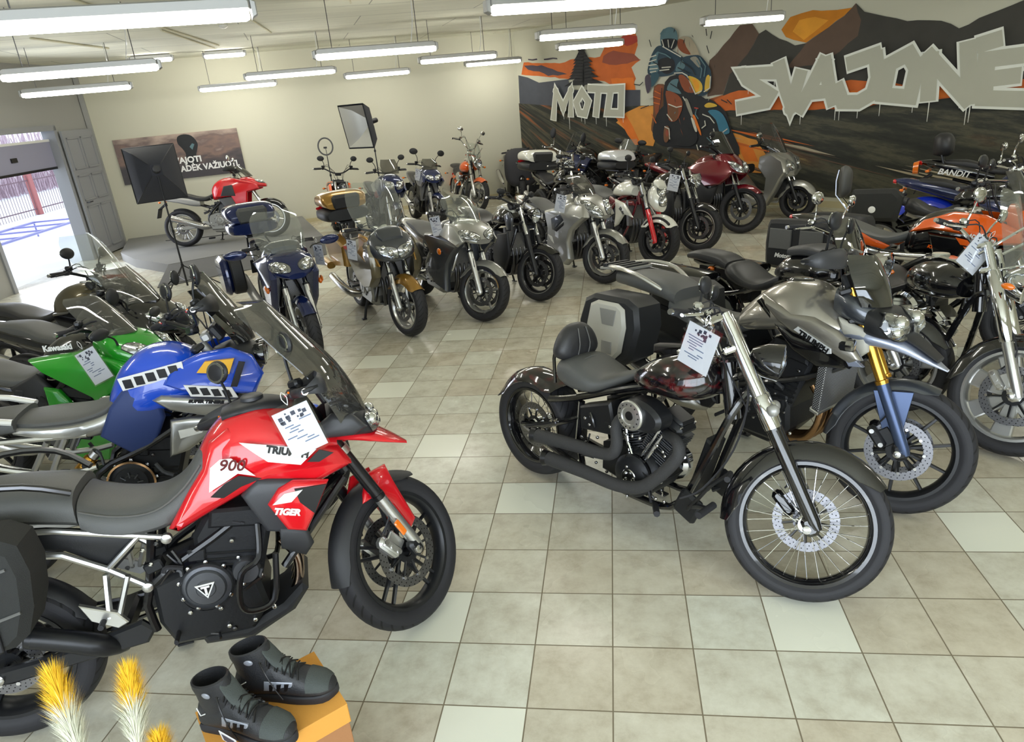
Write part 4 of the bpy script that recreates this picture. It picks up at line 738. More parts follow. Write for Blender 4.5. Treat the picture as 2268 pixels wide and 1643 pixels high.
    def mirrors(s, base=None, up=.16, out=.06, size=(.075, .045), mat_='black_plastic', stalk='satin_black', round_=False, fwd=.02, steer=True, sides=(-1, 1), rot=0.15, tilt=0.0):
        for q in sides:
            if base: b = Vector((base[0], q * base[1], base[2]))
            else: b = s.bar_end[0 if q < 0 else 1][0] - s.bar_end[0 if q < 0 else 1][2] * .17 + Vector((.02, 0, .02))
            c = b + Vector((fwd, q * out, up)); g = G(); g.tube([b, b + Vector((fwd * .3, q * out * .1, up * .45)), b + Vector((fwd * .8, q * out * .6, up * .8)), c], [.0075, .006, .006, .007], stalk, n=7, sm=3)
            R_ = Matrix.Rotation(q * rot, 3, 'Z') @ Matrix.Rotation(tilt, 3, 'Y'); a, h = size
            g.ball(c + R_ @ Vector((.008, 0, 0)), 1, mat_, n=16, sq=(.022, a, h if not round_ else a), rot=R_)
            m_ = s.p('mirror', g, steer); g = G(); pts = [(cos(t) * a * .9, sin(t) * (h if not round_ else a) * .88) for t in [2 * pi * i / 18 for i in range(18)]]
            A_ = [tuple(c + R_ @ Vector((-.007, u, v))) for u, v in pts]; B_ = [tuple(c + R_ @ Vector((-.003, u, v))) for u, v in pts]; g.rings([A_, B_], 'mirror_glass'); s.p('mirror_glass', g, parent=m_)
    def swing(s, mat_='satin_black', piv=(.52, .36), y=.13, th=.034, w=.05, sides=(-1, 1), hugger=None):
        g = G()
        for q in sides:
            g.prism([(-.07, s.rr - .03), (.05, s.rr - .035), (piv[0], piv[1] - w), (piv[0] + .04, piv[1]), (piv[0], piv[1] + w), (.2, s.rr + .035), (-.02, s.rr + .032), (-.07, s.rr + .02)], q * (y - th / 2), q * (y + th / 2), mat_, .01)
            g.lathe([(0, 0), (.022, 0), (.022, .01), (.012, .016), (0, .016)], 'bolt', (0, q * (y + th / 2), s.rr), ax=(0, q, 0), n=12)
            g.box((-.045, q * (y + th / 2), s.rr), (.05, .012, .03), 'alu', .004)
        g.box((piv[0] - .09, 0, piv[1] + .01), (.07, 2 * y, .07), mat_, .015); g.tube([(0, -y, s.rr), (0, y, s.rr)], .011, 'dark_steel'); sw = s.p('swingarm', g)
        if hugger: g = G(); g.arc_fender((0, s.rr), s.rr + .016, 20, 105, s.wr * .9, hugger, .05); s.p('rear_hugger', g)
    def chain(s, y=.105, front=(.56, .36)):
        g = G(); R = .1; r_ = .038
        g.tube([(front[0], y, front[1] + r_), (0, y, s.rr + R), (-R * .7, y, s.rr + R * .7), (-R, y, s.rr), (-R * .7, y, s.rr - R * .7), (0, y, s.rr - R), (front[0], y, front[1] - r_)], .009, 'dark_steel', n=5, flat=.7)
        g.lathe([(.06, -.004), (R, -.004), (R, .004), (.06, .004)], 'dark_steel', (0, y, s.rr), n=32, closed=True); s.p('drive_chain', g)
    def inline_engine(s, x0=.52, x1=.98, z0=.22, z1=.78, cm='engine_black', hm='engine_black', cov='engine_grey', cr=.095, y=.19, cov2=True, seed=1, tilt=.10, top='engine_black', covc=None):
        Lx, Hz = x1 - x0, z1 - z0; zm = z0 + Hz * .55; g = G()
        g.prism([(x0 + .02, z0 + .02), (x0 + Lx * .75, z0), (x1 - .03, z0 + .10), (x1 - .05, zm - .02), (x0 + Lx * .35, zm + .05), (x0 - .01, zm + .01), (x0 - .02, z0 + Hz * .25)], -y + .03, y - .03, cm, .02)
        g.prism([(x0 + Lx * .36, zm - .04), (x1 - .04, zm - .10), (x1 + tilt * .5, z1 - .10), (x1 + tilt * .3, z1 - .02), (x0 + Lx * .50 + tilt * .3, z1), (x0 + Lx * .42, z1 - .08)], -y + .04, y - .04, hm, .018)
        for k in range(5):
            t = .1 + k * .11; a = Vector((x0 + Lx * (.37 + .08 * t), 0, zm - .04 + (z1 - zm) * t)); b = Vector((x1 - .03 + tilt * .4 * t, 0, zm - .09 + (z1 - zm) * t))
            for q in (-1, 1): g.tube([a + Vector((0, q * (y - .038), 0)), b + Vector((0, q * (y - .038), 0))], .006, hm, n=5)
        g.prism([(x0 + Lx * .50 + tilt * .3, z1 - .055), (x1 + tilt * .35, z1 - .10), (x1 + tilt * .3, z1 - .01), (x0 + Lx * .55 + tilt * .3, z1 + .02)], -y + .025, y - .025, top, .012)
        g.hull([(x0 + .05, z0 + .06, z0 - .03, .10, 3), (x0 + Lx * .6, z0 + .06, z0 - .05, .12, 3), (x1 - .12, z0 + .08, z0, .08, 3)], cm, k=2, n=14)
        rnd = random.Random(seed)
        E_ = s.p('engine', g); g = G()
        cx, cz = covc or (x0 + Lx * .42, z0 + Hz * .36)
        for q in (-1, 1):
            g = G(); Y = y - .035; g.lathe([(0, Y + .045), (cr * .35, Y + .045), (cr * .40, Y + .040), (cr * .72, Y + .038), (cr * .80, Y + .028), (cr * .98, Y + .024), (cr, Y + .012), (cr, Y - .01)] if q > 0 else [(cr, -Y + .01), (cr, -Y - .012), (cr * .98, -Y - .024), (cr * .80, -Y - .028), (cr * .72, -Y - .038), (cr * .40, -Y - .040), (cr * .35, -Y - .045), (0, -Y - .045)], cov, (cx, 0, cz), n=32)
            for i in range(9): a = 2 * pi * i / 9; g.lathe([(0, 0), (.0085, 0), (.0085, .009), (0, .011)], 'bolt' if cov != 'engine_silver' else 'dark_steel', (cx + cos(a) * cr * 1.06, q * (Y + .006), cz + sin(a) * cr * 1.06), ax=(0, q, 0), n=8)
            if cov2:
                g.lathe([(0, q * (Y + .03)), (cr * .5, q * (Y + .03)), (cr * .56, q * (Y + .02)), (cr * .58, q * (Y - .01))][::q], cov, (cx + cr * 1.62, 0, cz + cr * .25), n=24)
                for i in range(5): a = 2 * pi * i / 5 + .6; g.lathe([(0, 0), (.007, 0), (.007, .008), (0, .01)], 'bolt', (cx + cr * 1.62 + cos(a) * cr * .66, q * (Y + .004), cz + cr * .25 + sin(a) * cr * .66), ax=(0, q, 0), n=8)
            s.p('engine_cover', g, parent=E_)
        g = G()
        for i in range(16):
            a = Vector((rnd.uniform(x0 - .03, x1), rnd.choice((-1, 1)) * rnd.uniform(y - .05, y - .005), rnd.uniform(zm - .12, z1 + .04))); b = a + Vector((rnd.uniform(-.12, .12), rnd.uniform(-.02, .02), rnd.uniform(-.10, .10)))
            g.tube([a, (a + b) / 2 + Vector((rnd.uniform(-.03, .03), 0, rnd.uniform(-.03, .03))), b], rnd.uniform(.004, .011), rnd.choice(['rubber', 'rubber', 'engine_black', 'dark_steel', 'engine_grey']), n=6, sm=3)
        for i in range(20):
            q = rnd.choice((-1, 1)); g.lathe([(0, 0), (.009, 0), (.009, .008), (.004, .012), (0, .012)], rnd.choice(['bolt', 'dark_steel', 'bolt']), (rnd.uniform(x0, x1), q * (y - .028), rnd.uniform(z0 + .03, z1 - .05)), ax=(0, q, 0), n=8)
        for i in range(7):
            c = (rnd.uniform(x0 - .04, x1 - .08), rnd.choice((-1, 1)) * (y - .05), rnd.uniform(zm, z1)); g.box(c, (rnd.uniform(.03, .09), .05, rnd.uniform(.02, .06)), rnd.choice(['black_plastic', 'engine_black', 'dark_plastic']), .006, rnd.uniform(-.5, .5))
        s.p('hoses_and_bolts', g, parent=E_, kind='stuff'); return E_
    def vtwin(s, c=(.72, .30), ang=24, cyl='engine_black', fin='engine_grey', rocker='gloss_black', case_='engine_black', cover='chrome', h=.30, aircl='oval', pr='chrome', y=.0):
        g = G(); cx, cz = c; g.lathe([(0, -.11), (.10, -.11), (.125, -.08), (.13, .08), (.10, .12), (0, .12)], case_, (cx, 0, cz), n=28)
        g.prism([(cx - .26, cz - .08), (cx + .05, cz - .13), (cx + .13, cz - .02), (cx + .05, cz + .12), (cx - .12, cz + .13), (cx - .26, cz + .08)], -.10, .14, case_, .02); E_ = s.p('engine', g)
        for sg in (-1, 1):
            g = G(); a = radians(90 - sg * ang); d = Vector((cos(a), 0, sin(a))); R_ = Matrix.Rotation(radians(sg * ang), 3, 'Y'); b = Vector((cx + sg * .02, 0, cz))
            g.lathe([(0, .08), (.06, .08), (.06, h), (0, h)], cyl, b, ax=d, n=20)
            for k in range(13):
                t = .105 + k * (h - .12) / 13; w = .155 + .01 * (k > 8); g.box(b + d * t, (w, w * 1.02, .0065), fin if k % 1 == 0 else cyl, .002, R_)
            cy = s.p('cylinder', g, parent=E_); g = G(); g.box(b + d * (h + .025), (.17, .15, .055), rocker, .02, R_); g.box(b + d * (h + .06), (.13, .12, .03), rocker, .014, R_)
            for u in (-1, 1):
                for v in (-1, 1): g.lathe([(0, 0), (.008, 0), (.008, .012), (0, .012)], 'bolt', b + d * (h + .045) + R_ @ Vector((u * .065, v * .055, 0)), ax=d, n=8)
            s.p('rocker_cover', g, parent=cy); g = G()
            for k in (-1, 1): o_ = b + Vector((sg * .0, -.105, .06)); g.tube([Vector((cx + sg * (.02 + .015 * k), -.12, cz + .05)), b + d * (h - .01) + Vector((.018 * k, -.085, 0))], .010, pr, n=9)
            s.p('pushrod_tube', g, parent=cy)
        g = G(); g.lathe([(.115, -.13), (.115, -.145), (.09, -.165), (.03, -.17), (0, -.17)], case_, (cx + .0, 0, cz - .01), n=28)
        for i in range(5): a = 2 * pi * i / 5; g.lathe([(0, 0), (.008, 0), (.008, .007), (0, .009)], 'bolt', (cx + cos(a) * .028, -.172, cz - .01 + sin(a) * .028), ax=(0, -1, 0), n=8)
        g.lathe([(.02, -.171), (.042, -.175), (.046, -.172)], 'bolt', (cx, 0, cz - .01), n=20); s.p('timing_cover', g, parent=E_)
        g = G(); g.prism(cat([(cx - .30, cz - .09), (cx - .05, cz - .12), (cx + .12, cz - .07), (cx + .14, cz + .06), (cx, cz + .11), (cx - .3, cz + .09)], 3, True), .11, .19, cover if cover != 'chrome' else 'chrome', .02); s.p('primary_cover', g, parent=E_)
        return E_
    def silencer(s, path, r=.05, m='alu', tip='satin_black', header=None, hm='bluesteel', hr=.02, name='silencer', flat=1.0, n=18):
        if header: g = G(); [g.tube(h, hr, hm, n=10, sm=5) for h in header]; s.p('exhaust_header', g)
        g = G(); P = [Vector(q) for q in path]; g.tube(P, [r * .55] + [r] * (len(P) - 2) + [r * .96], m, n=n, sm=2, flat=flat); d = (P[-1] - P[-2]).normalized()
        g.lathe([(r * .97, 0), (r * .9, .02), (r * .55, .026), (r * .5, .0), (0, -.01)], tip, P[-1], ax=d, n=n); s.p(name, g)
    def stand(s, kind='side', x=.60):
        g = G()
        if kind == 'side': zf = .27 * s.lt; g.tube([(x, .12, .26), (x - .02, .2, .13), (x - .06, .25, .022 + zf)], .012, 'satin_black', n=7); g.box((x - .06, .255, .012 + zf), (.07, .04, .012), 'satin_black', .003)
        else:
            for q in (-1, 1): g.tube([(x, q * .12, .26), (x - .02, q * .16, .14), (x - .03, q * .19, .012)], .015, 'satin_black', n=7); g.box((x - .03, q * .2, .01), (.05, .05, .014), 'satin_black', .003)
            g.tube([(x - .02, -.15, .16), (x - .02, .15, .16)], .012, 'satin_black', n=7)
        s.p('side_stand' if kind == 'side' else 'centre_stand', g)
    def peg(s, x, z, y=.22, m='alu', hang=None, plate='alu'):
        for q in (-1, 1):
            g = G(); g.tube([(x, q * (y - .06), z), (x, q * (y + .04), z)], .012, 'rubber', n=8, flat=.7); 
            if hang: g.prism(hang, q * (y - .075), q * (y - .063), plate, .004)
            g.tube([(x + .02, q * (y - .05), z - .02), (x + .14, q * (y - .03), z - .05), (x + .15, q * (y + .01), z - .05)], .006, 'dark_steel', n=6); s.p('footrest', g)
    def ind(s, pts, m='amber', size=(.035, .022, .02), stalk='black_plastic', st=False):
        for x, y, z in pts:
            for q in (-1, 1): g = G(); g.tube([(x, q * (y - .05), z), (x, q * y, z)], .008, stalk, n=6); g.ball((x, q * (y + .01), z), 1, m, n=10, sq=size); s.p('indicator', g, st)
    def round_light(s, c, r=.09, m='chrome', st=True, tilt=0.06, depth=.13):
        d = Vector((1, 0, -tilt)).normalized(); g = G(); g.lathe([(0, -depth), (r * .5, -depth * .92), (r * .9, -depth * .45), (r, 0), (r * 1.02, .012), (r * .93, .016)], m, c, ax=d, n=28, cap=False); h_ = s.p('headlight', g, st)
        g = G(); g.lathe([(r * .93, .008), (r * .6, -.02), (r * .25, -.045), (0, -.05)], 'reflector', c, ax=d, n=28, cap=False); g.ball(Vector(c) + d * -.02, .02, 'chrome', n=10); s.p('reflector', g, parent=h_)
        g = G(); g.lathe([(r * .95, .008), (r * .7, .022), (r * .35, .03), (0, .033)], 'lens_glass', c, ax=d, n=28, cap=False); s.p('lens', g, parent=h_); return h_
    def lamp(s, pts, n_, st=False, parent=None, bulge=.012, name='headlight'):
        """faired headlamp: outline of 3D points on the nose, n_ outward normal"""
        g = G(); n_ = Vector(n_).normalized(); P = [Vector(q) for q in cat(pts, 3, True)]; c = sum(P, Vector()) / len(P); bv = s.bvh; n = len(P)
        def on(q):      # drop the point onto the fairing skin along the lamp's axis
            if bv is not None:
                h = bv.ray_cast(q + n_ * .35, -n_, .6)
                if h[0] is not None: return h[0]
            return q
        R = [[on(c + (q - c) * k) for q in P] for k in (1, .8, .55, .3)]; cc = on(c); F_ = [(i + n * k, (i + 1) % n + n * k, (i + 1) % n + n * (k + 1), i + n * (k + 1)) for k in range(3) for i in range(n)] + [(i + 3 * n, (i + 1) % n + 3 * n, 4 * n) for i in range(n)]
        g.add([tuple(q + n_ * .003) for r in R for q in r] + [tuple(cc + n_ * .003)], F_, 'reflector')
        h_ = s.p(name, g, st, parent); g = G()
        for i in range(n): pass
        g.tube([q + n_ * .003 for q in R[0]], .0035, 'satin_black', n=5, closed=True); s.p('lamp_rim', g, parent=h_) if parent is None else None; g = G()
        for k, (dx, r_) in enumerate(((.30, .42), (-.35, .34))):    # round bulbs behind the glass
            b = on(c + (P[0] - c) * dx); g.ball(b + n_ * .004, r_ * min((P[0] - c).length, (P[n // 4] - c).length) + .006, 'chrome', n=10, sq=(1, 1, 1))
        if parent is None: s.p('bulb', g, parent=h_)
        g = G(); w_ = (0.15, .6, .9, 1.0)
        g.add([tuple(q + n_ * (.006 + bulge * w_[k])) for k, r in enumerate(R) for q in r] + [tuple(cc + n_ * (.006 + bulge * 1.02))], F_, 'lens_glass')
        if parent is None: s.p('lens', g, parent=h_)
        return h_
    def skin(s, *gs):
        vs = []; fs = []
        for g in gs: o = len(vs); vs += g.v; fs += [tuple(i + o for i in f) for f in g.f]
        s.bvh = BVHTree.FromPolygons([Vector(v) for v in vs], fs)
    def plate(s, c=(-.3, .62), tilt=.35, txt=None, holder=True):
        g = G(); R_ = Matrix.Rotation(tilt, 3, 'Y'); C = Vector((c[0], 0, c[1]))
        if holder: g.box(C + R_ @ Vector((.012, 0, .0)), (.012, .2, .17), 'black_plastic', .004, R_); g.tube([C + Vector((.01, 0, .05)), C + Vector((.14, 0, .14))], .02, 'black_plastic', n=6); 
        s.p('plate_holder', g)
    def pan(s, name, poly, y, m, side=(-1, 1), **kw):
        st = kw.pop('st', False); lab = kw.pop('label', None); par = kw.pop('parent', None)
        for q in side: g = G(); g.pillow(poly, y, m, side=q, **kw); o = s.p(name, g, st, parent=par, label=lab)
        return o
    def txt(s, body, size, x, z, y, m, ang=0.0, side=(-1,), shear=.25, squash=1.0, parent=None, bold=.002, name='lettering'):
        for q in side:
            a = radians(ang); g = G()
            if q < 0: g.text(body, size, (x, -y, z), (cos(a), 0, sin(a)), (-sin(a), 0, cos(a)), m, shear=shear, squash=squash, bold=bold)
            else: g.text(body, size, (x + size * .6 * len(body) * squash, y, z), (-cos(a), 0, -sin(a)), (-sin(a), 0, cos(a)), m, shear=shear, squash=squash, bold=bold)
            s.p(name, g, parent=parent)
def card(bike, c, ang=0.0, label='', w=.15, h=.21, group='price cards', tilt=.2, face=0.0, steer=True, st='photo'):
    """price card in a clear sleeve hanging from a bike; c in bike space"""
    M_ = bike.M @ (bike.S if steer else Matrix.Identity(4)) @ Matrix.Translation(c) @ Matrix.Rotation(radians(face), 4, 'Z') @ Matrix.Rotation(radians(ang), 4, 'Y')
    t = thing('price_card', label, 'price card', M_, None); rnd = random.Random(hash(label) % 1000 if False else int(abs(c[0]) * 1000 + abs(c[2]) * 777))
    g = G(); g.prism([(-w / 2, -h), (w / 2, -h), (w / 2, 0), (-w / 2, 0)], -.0015, .0015, 'card', .0005); obj('card_sheet', g, t)
    g = G()
    for q in (-1, 1):
        for i in range(9):
            x0 = rnd.uniform(-w * .42, w * .1); ln = rnd.uniform(.02, w * .5); z = -h * (.30 + .06 * i); x1 = min(w * .44, x0 + ln)
            g.prism([(x0, z), (x1, z), (x1, z + h * .022), (x0, z + h * .022)], q * .0016, q * .0021, 'card_pen', .0001)
        for i in range(14):
            x0 = rnd.uniform(-w * .42, w * .34); z = -rnd.uniform(h * .03, h * .22); a_ = rnd.uniform(.006, .016)
            g.prism([(x0, z - a_), (x0 + a_, z - a_), (x0 + a_, z), (x0, z)], q * .0016, q * .0021, 'card_dark', .0001)
    obj('print', g, t)
    g = G(); g.prism([(-w / 2 - .008, -h - .008), (w / 2 + .008, -h - .008), (w / 2 + .008, .02), (-w / 2 - .008, .02)], -.0035, -.003, 'sleeve_film', .0001); g.prism([(-w / 2 - .008, -h - .008), (w / 2 + .008, -h - .008), (w / 2 + .008, .02), (-w / 2 - .008, .02)], .003, .0035, 'sleeve_film', .0001); obj('clear_sleeve', g, t)
    g = G(); g.tube([(0, 0, .012), (.01, 0, .04), (.0, .0, .065), (-.01, 0, .04), (0, 0, .012)], .0015, 'decal_white', n=4, sm=2); obj('hanging_loop', g, t); return t
# ------------------------------------------------------------ the near motorcycles
paint('red_paint', 214, 22, 34); paint('dark_red', 92, 16, 26); paint('silver_gloss', 214, 216, 218, 0.3); paint('blue_paint', 24, 78, 205); mat('blue_matte', srgb(38, 58, 112), 0.55); paint('silver_paint', 176, 176, 172, 0.75, 0.3)
paint('grey_metal', 150, 146, 138, 0.7, 0.28); paint('blue_silver', 160, 168, 190, 0.6, 0.3); paint('white_gloss', 235, 236, 232); paint('graphite', 84, 88, 96, 0.7, 0.3)
mat('case_grey', srgb(182, 180, 170), 0.4); mat('yellow_decal', srgb(238, 180, 24), 0.35); mat('fork_blue', srgb(74, 88, 118), 0.3, 0.6)

# ---- red adventure bike, front left
T = Bike('red and black adventure motorcycle with grey seat in the front left', (-.912, -.522, 25, 6, 1.56), .345, .335, .10, .15, 25, 42)
T.wheel(True, 'satin_black', n=5, style='pair', rimr=.262, disc_r=.16); T.wheel(False, 'satin_black', n=5, style='pair', rimr=.235, disc_r=.125)
T.fork(.105, (.30, .027, 'alu'), (.86, .0275, 'frame_black'), collar='alu', caliper='alu', usd=True, f=.03, top='frame_black')
T.fender_f('black_plastic', 62, 182, .125, .022, .05); T.pan('fender_side', [(1.40, .62), (1.47, .735), (1.58, .745), (1.60, .66), (1.66, .46), (1.62, .43), (1.56, .56), (1.48, .63)], .062, 'red_paint', st=True, bulge=.012)
g = G(); g.box((1.50, -.135, .47), (.03, .012, .075), 'amber', .006, -.45); T.p('fork_reflector', g, True)
T.swing('satin_black', (.52, .37), .13, hugger='black_plastic'); T.chain()
T.inline_engine(.60, 1.02, .26, .80, cov='engine_grey', cr=.095, covc=(.785, .515), seed=3)
g = G(); g.lathe([(.095, -.195), (.1, -.186), (.1, -.18)], 'engine_grey', (.785, 0, .515), n=30, cap=False); tri = [(.748, .54), (.822, .54), (.785, .477)]; g.prism(tri, -.203, -.198, 'decal_white', .0005); g.prism(inset(tri[::-1], .006), -.2055, -.2035, 'decal_black', .0005)
g.text('T', .05, (.770, -.206, .497), (1, 0, 0), (0, 0, 1), 'decal_white', bold=.002); T.p('clutch_cover_badge', g)
g = G(); g.prism([(.70, .30), (.72, .24), (.90, .215), (1.08, .29), (1.15, .37), (1.13, .40), (1.04, .33), (.88, .27)], -.15, .15, 'black_plastic', .02); T.p('skid_plate', g)
for q in (-1, 1):
    g = G(); g.tube([(1.02, q * .16, .72), (1.0, q * .21, .60), (.93, q * .23, .56), (.90, q * .23, .44), (.93, q * .22, .385), (1.02, q * .20, .40), (1.06, q * .17, .58)], .0125, 'frame_black', n=8, sm=4); T.p('crash_bar', g)
T.silencer([(.42, -.08, .30), (.38, -.15, .36), (.28, -.16, .42), (.16, -.165, .48)], .042, 'satin_black', header=[[(1.08, y, .60), (1.13, y, .50), (1.10, y * .8, .36), (1.0, y * .6, .27), (.7, -.05, .25)] for y in (-.085, 0, .085)], hr=.021)
g = G(); g.prism([(1.09, .82), (1.13, .82), (1.16, .56), (1.11, .55)], -.15, .15, 'engine_black', .004); T.p('radiator', g)
g = G(); T_fr = [[(1.40, .05, .88), (1.15, .11, .84), (.85, .15, .70), (.58, .14, .55), (.56, .13, .36)], [(1.38, .04, .78), (1.2, .12, .62), (1.08, .14, .50)], [(.64, .12, .78), (.57, .14, .52)]]
for P in T_fr:
    for q in (-1, 1): g.tube([(a, b * q, c) for a, b, c in P], .017, 'frame_black', n=8, sm=3)
g.tube([(1.39, 0, .80), (1.34, 0, .95)], .035, 'frame_black', n=12); T.p('frame', g)
g = G()
for q in (-1, 1):
    g.tube([(.69, q * .15, .745), (.60, q * .155, .78), (.34, q * .16, .875), (.05, q * .15, .93)], .0115, 'alu', n=8); g.tube([(.60, q * .155, .78), (.47, q * .158, .68)], .0115, 'alu', n=8)
    g.tube([(.58, q * .15, .565), (.47, q * .158, .675), (.34, q * .16, .775), (.0, q * .15, .86)], .0135, 'alu', n=8)
    for e in ((.69, .745), (.58, .565)): g.lathe([(0, 0), (.02, 0), (.02, .02), (.01, .026), (0, .026)], 'alu', (e[0], q * .145, e[1]), ax=(0, q, 0), n=12)
T.p('subframe', g, label='silver tubular subframe')
for q in (-1, 1):
    g = G(); g.tube([(.46, q * .17, .665), (.445, q * .19, .55), (.44, q * .20, .50)], .012, 'alu', n=6, flat=1.6); g.tube([(.53, q * .17, .64), (.47, q * .19, .50)], .011, 'alu', n=6, flat=1.6)
    g.prism([(.355, .585), (.47, .52), (.50, .47), (.46, .455), (.38, .51)], q * .19, q * .215, 'alu', .004); g.tube([(.42, q * .19, .50), (.42, q * .26, .50)], .011, 'rubber', n=8); T.p('pillion_footrest', g, label='silver pillion footrest bracket')
g = G(); g.hull([(-.12, 1.045, .95, .10, 3), (.02, 1.06, .94, .14, 3), (.20, 1.05, .91, .155, 3), (.36, 1.02, .87, .165, 3), (.42, 1.00, .85, .165, 3)], 'seat_vinyl', tp=-.08); st_ = T.p('passenger_seat', g)
g = G(); g.hull([(.425, .965, .83, .165, 3), (.47, .935, .80, .17, 3), (.58, .90, .77, .17, 3), (.69, .895, .765, .15, 3), (.78, .94, .79, .13, 3), (.85, 1.02, .84, .115, 3), (.89, 1.06, .92, .10, 3)], 'seat_vinyl', tp=-.1); st_ = T.p('rider_seat', g)
g = G()
for q in (-1, 1): g.tube([(.43, q * .155, .925), (.52, q * .158, .885), (.62, q * .155, .862), (.70, q * .143, .868), (.79, q * .125, .92), (.86, q * .108, .99)], .003, 'seam', n=5, sm=3)
T.p('piping', g, parent=st_)
T.pan('tail_panel', [(.05, .93), (.30, .88), (.60, .785), (.56, .72), (.48, .655), (.34, .775), (.05, .86)], .125, 'black_plastic', bulge=.02)
g = G(); g.hull([(.84, 1.0, .84, .10, 2.6), (.90, 1.085, .84, .135, 2.6), (.99, 1.15, .86, .17, 2.6), (1.10, 1.165, .90, .185, 2.8), (1.22, 1.13, .92, .18, 2.8), (1.32, 1.06, .92, .14, 2.6), (1.38, 1.0, .92, .10)], 'red_paint', n=28, tp=-.22); tk = T.p('fuel_tank', g)
g = G(); g.hull([(.97, 1.163, 1.12, .06, 2.5), (1.04, 1.182, 1.13, .085), (1.14, 1.185, 1.12, .075), (1.24, 1.155, 1.09, .05)], 'black_plastic'); g.lathe([(.0, 1.20), (.036, 1.20), (.044, 1.195), (.046, 1.17)][::-1], 'dark_plastic', (1.09, 0, 0), ax=(0, 0, 1), n=24); T.p('filler_cap', g, parent=tk)
# side skins: the red body sweeping from the knee to the fork
T.pan('side_panel', [(.71, .785), (.74, .765), (.88, .82), (1.01, .865), (1.10, .885), (1.27, .835), (1.42, .885), (1.38, .95, -.03), (1.30, .985, -.04), (1.19, 1.02, -.04), (1.08, 1.08, -.05), (.99, 1.115, -.05), (.91, 1.07, -.05), (.87, .98, -.03), (.80, .90, -.02)], .165, 'red_paint', bulge=.028, ins=.035, thick=.05)
for q in (-1,):
    g = G(); g.prism([(1.03, 1.075), (1.30, .985), (1.23, .935), (1.115, .975), (1.075, 1.02)], -.197, -.193, 'decal_white', .0005); g.prism([(1.255, .94), (1.31, .98), (1.36, .955), (1.30, .93)], -.195, -.192, 'decal_black', .0005)
    g.prism([(.885, .905), (.91, 1.0), (.95, 1.025), (.99, 1.02), (1.06, .93), (1.0, .955), (.945, .93)], -.197, -.193, 'decal_white', .0005); g.prism([(.885, .885), (.945, .925), (1.0, .945), (1.08, .915), (1.0, .90), (.93, .87)], -.197, -.193, 'decal_black', .0005); T.p('stripe_decal', g)
    T.txt('TRIUMPH', .040, 1.115, 1.017, .199, 'decal_black', -22, shear=0, squash=.95); T.txt('900', .062, .935, .985, .199, 'dark_red', -14, shear=.2, squash=1.0, bold=.001)
T.pan('inner_shroud', [(.99, .86), (1.06, .915), (1.19, .885), (1.24, .87), (1.14, .66), (1.05, .69)], .185, 'dark_plastic', bulge=.02)
T.pan('radiator_shroud', [(1.08, .81), (1.13, .865), (1.19, .885), (1.32, .855), (1.27, .77), (1.20, .665), (1.13, .69)], .215, 'red_paint', bulge=.02, ins=.018)
g = G(); g.prism([(1.19, .86), (1.31, .85), (1.255, .76), (1.245, .74), (1.20, .80)], -.240, -.234, 'decal_black', .0005); g.prism([(1.10, .815), (1.15, .85), (1.22, .85), (1.17, .81)], -.242, -.235, 'decal_white', .0005); T.p('stripe_decal', g)
T.txt('TIGER', .036, 1.095, .778, .240, 'decal_white', -18, shear=.2)
T.pan('shroud_lower', [(1.10, .70), (1.20, .67), (1.215, .60), (1.175, .555), (1.09, .61)], .20, 'black_plastic', bulge=.012)
T.pan('cockpit_panel', [(1.30, 1.0), (1.31, 1.05), (1.38, 1.09), (1.46, 1.075), (1.51, 1.01), (1.45, .985)], .125, 'dark_plastic', bulge=.02, label='blue-grey cockpit side panel')
g = G(); g.hull([(1.36, 1.09, .98, .12), (1.44, 1.10, .96, .13), (1.51, 1.06, .95, .11), (1.545, 1.01, .95, .07)], 'black_plastic'); nz = T.p('headlamp_cowl', g); T.skin(g)
for q in (-1, 1): T.lamp([(1.50, q * .10, 1.04), (1.555, q * .03, 1.05), (1.57, q * .02, .99), (1.53, q * .09, .97)], (1, q * .5, .1), name='headlight')
g = G(); g.hull([(1.38, .985, .95, .075), (1.47, .985, .93, .10), (1.55, .955, .90, .085), (1.62, .905, .875, .05), (1.665, .868, .856, .012)], 'red_paint', e=2.2); T.p('beak', g)
g = G(); g.sheet([(1.525, 1.02, .12), (1.50, 1.12, .19), (1.44, 1.26, .215), (1.34, 1.40, .20), (1.24, 1.53, .15), (1.215, 1.56, .08)], 'smoke_screen', .11); T.p('windscreen', g)
T.bars((1.17, 1.10), .39, .05, .12, 'frame_black', guards='dark_plastic'); T.mirrors(up=.17, out=.02, size=(.06, .05), fwd=-.01)
g = G(); g.box((1.35, 0, 1.17), (.03, .16, .10), 'black_plastic', .01, -.4); g.box((1.335, 0, 1.175), (.004, .135, .08), 'gauge', .002, -.4); T.p('dashboard', g)
for q in (-1, 1): g = G(); g.tube([(.42, q * .14, 1.0), (.30, q * .19, 1.075), (.12, q * .20, 1.10), (-.10, q * .16, 1.07)], .013, 'dark_steel', n=8, sm=3); T.p('grab_rail', g)
g = G(); g.prism([(-.30, 1.06), (-.05, 1.075), (-.05, 1.09), (-.30, 1.075)], -.10, .10, 'satin_black', .004); T.p('luggage_rack', g)
T.peg(.64, .34, .19, 'alu'); T.stand(); T.plate((-.32, .62))
g = G()
for P in ([(.08, -.27, .60), (.28, -.27, .64), (.33, -.27, .96), (.08, -.27, 1.02), (-.25, -.27, 1.02), (-.25, -.27, .60)],):
    g.prism(cat([(a, c) for a, b, c in P], 3, True), -.46, -.25, 'soft_bag', .03)
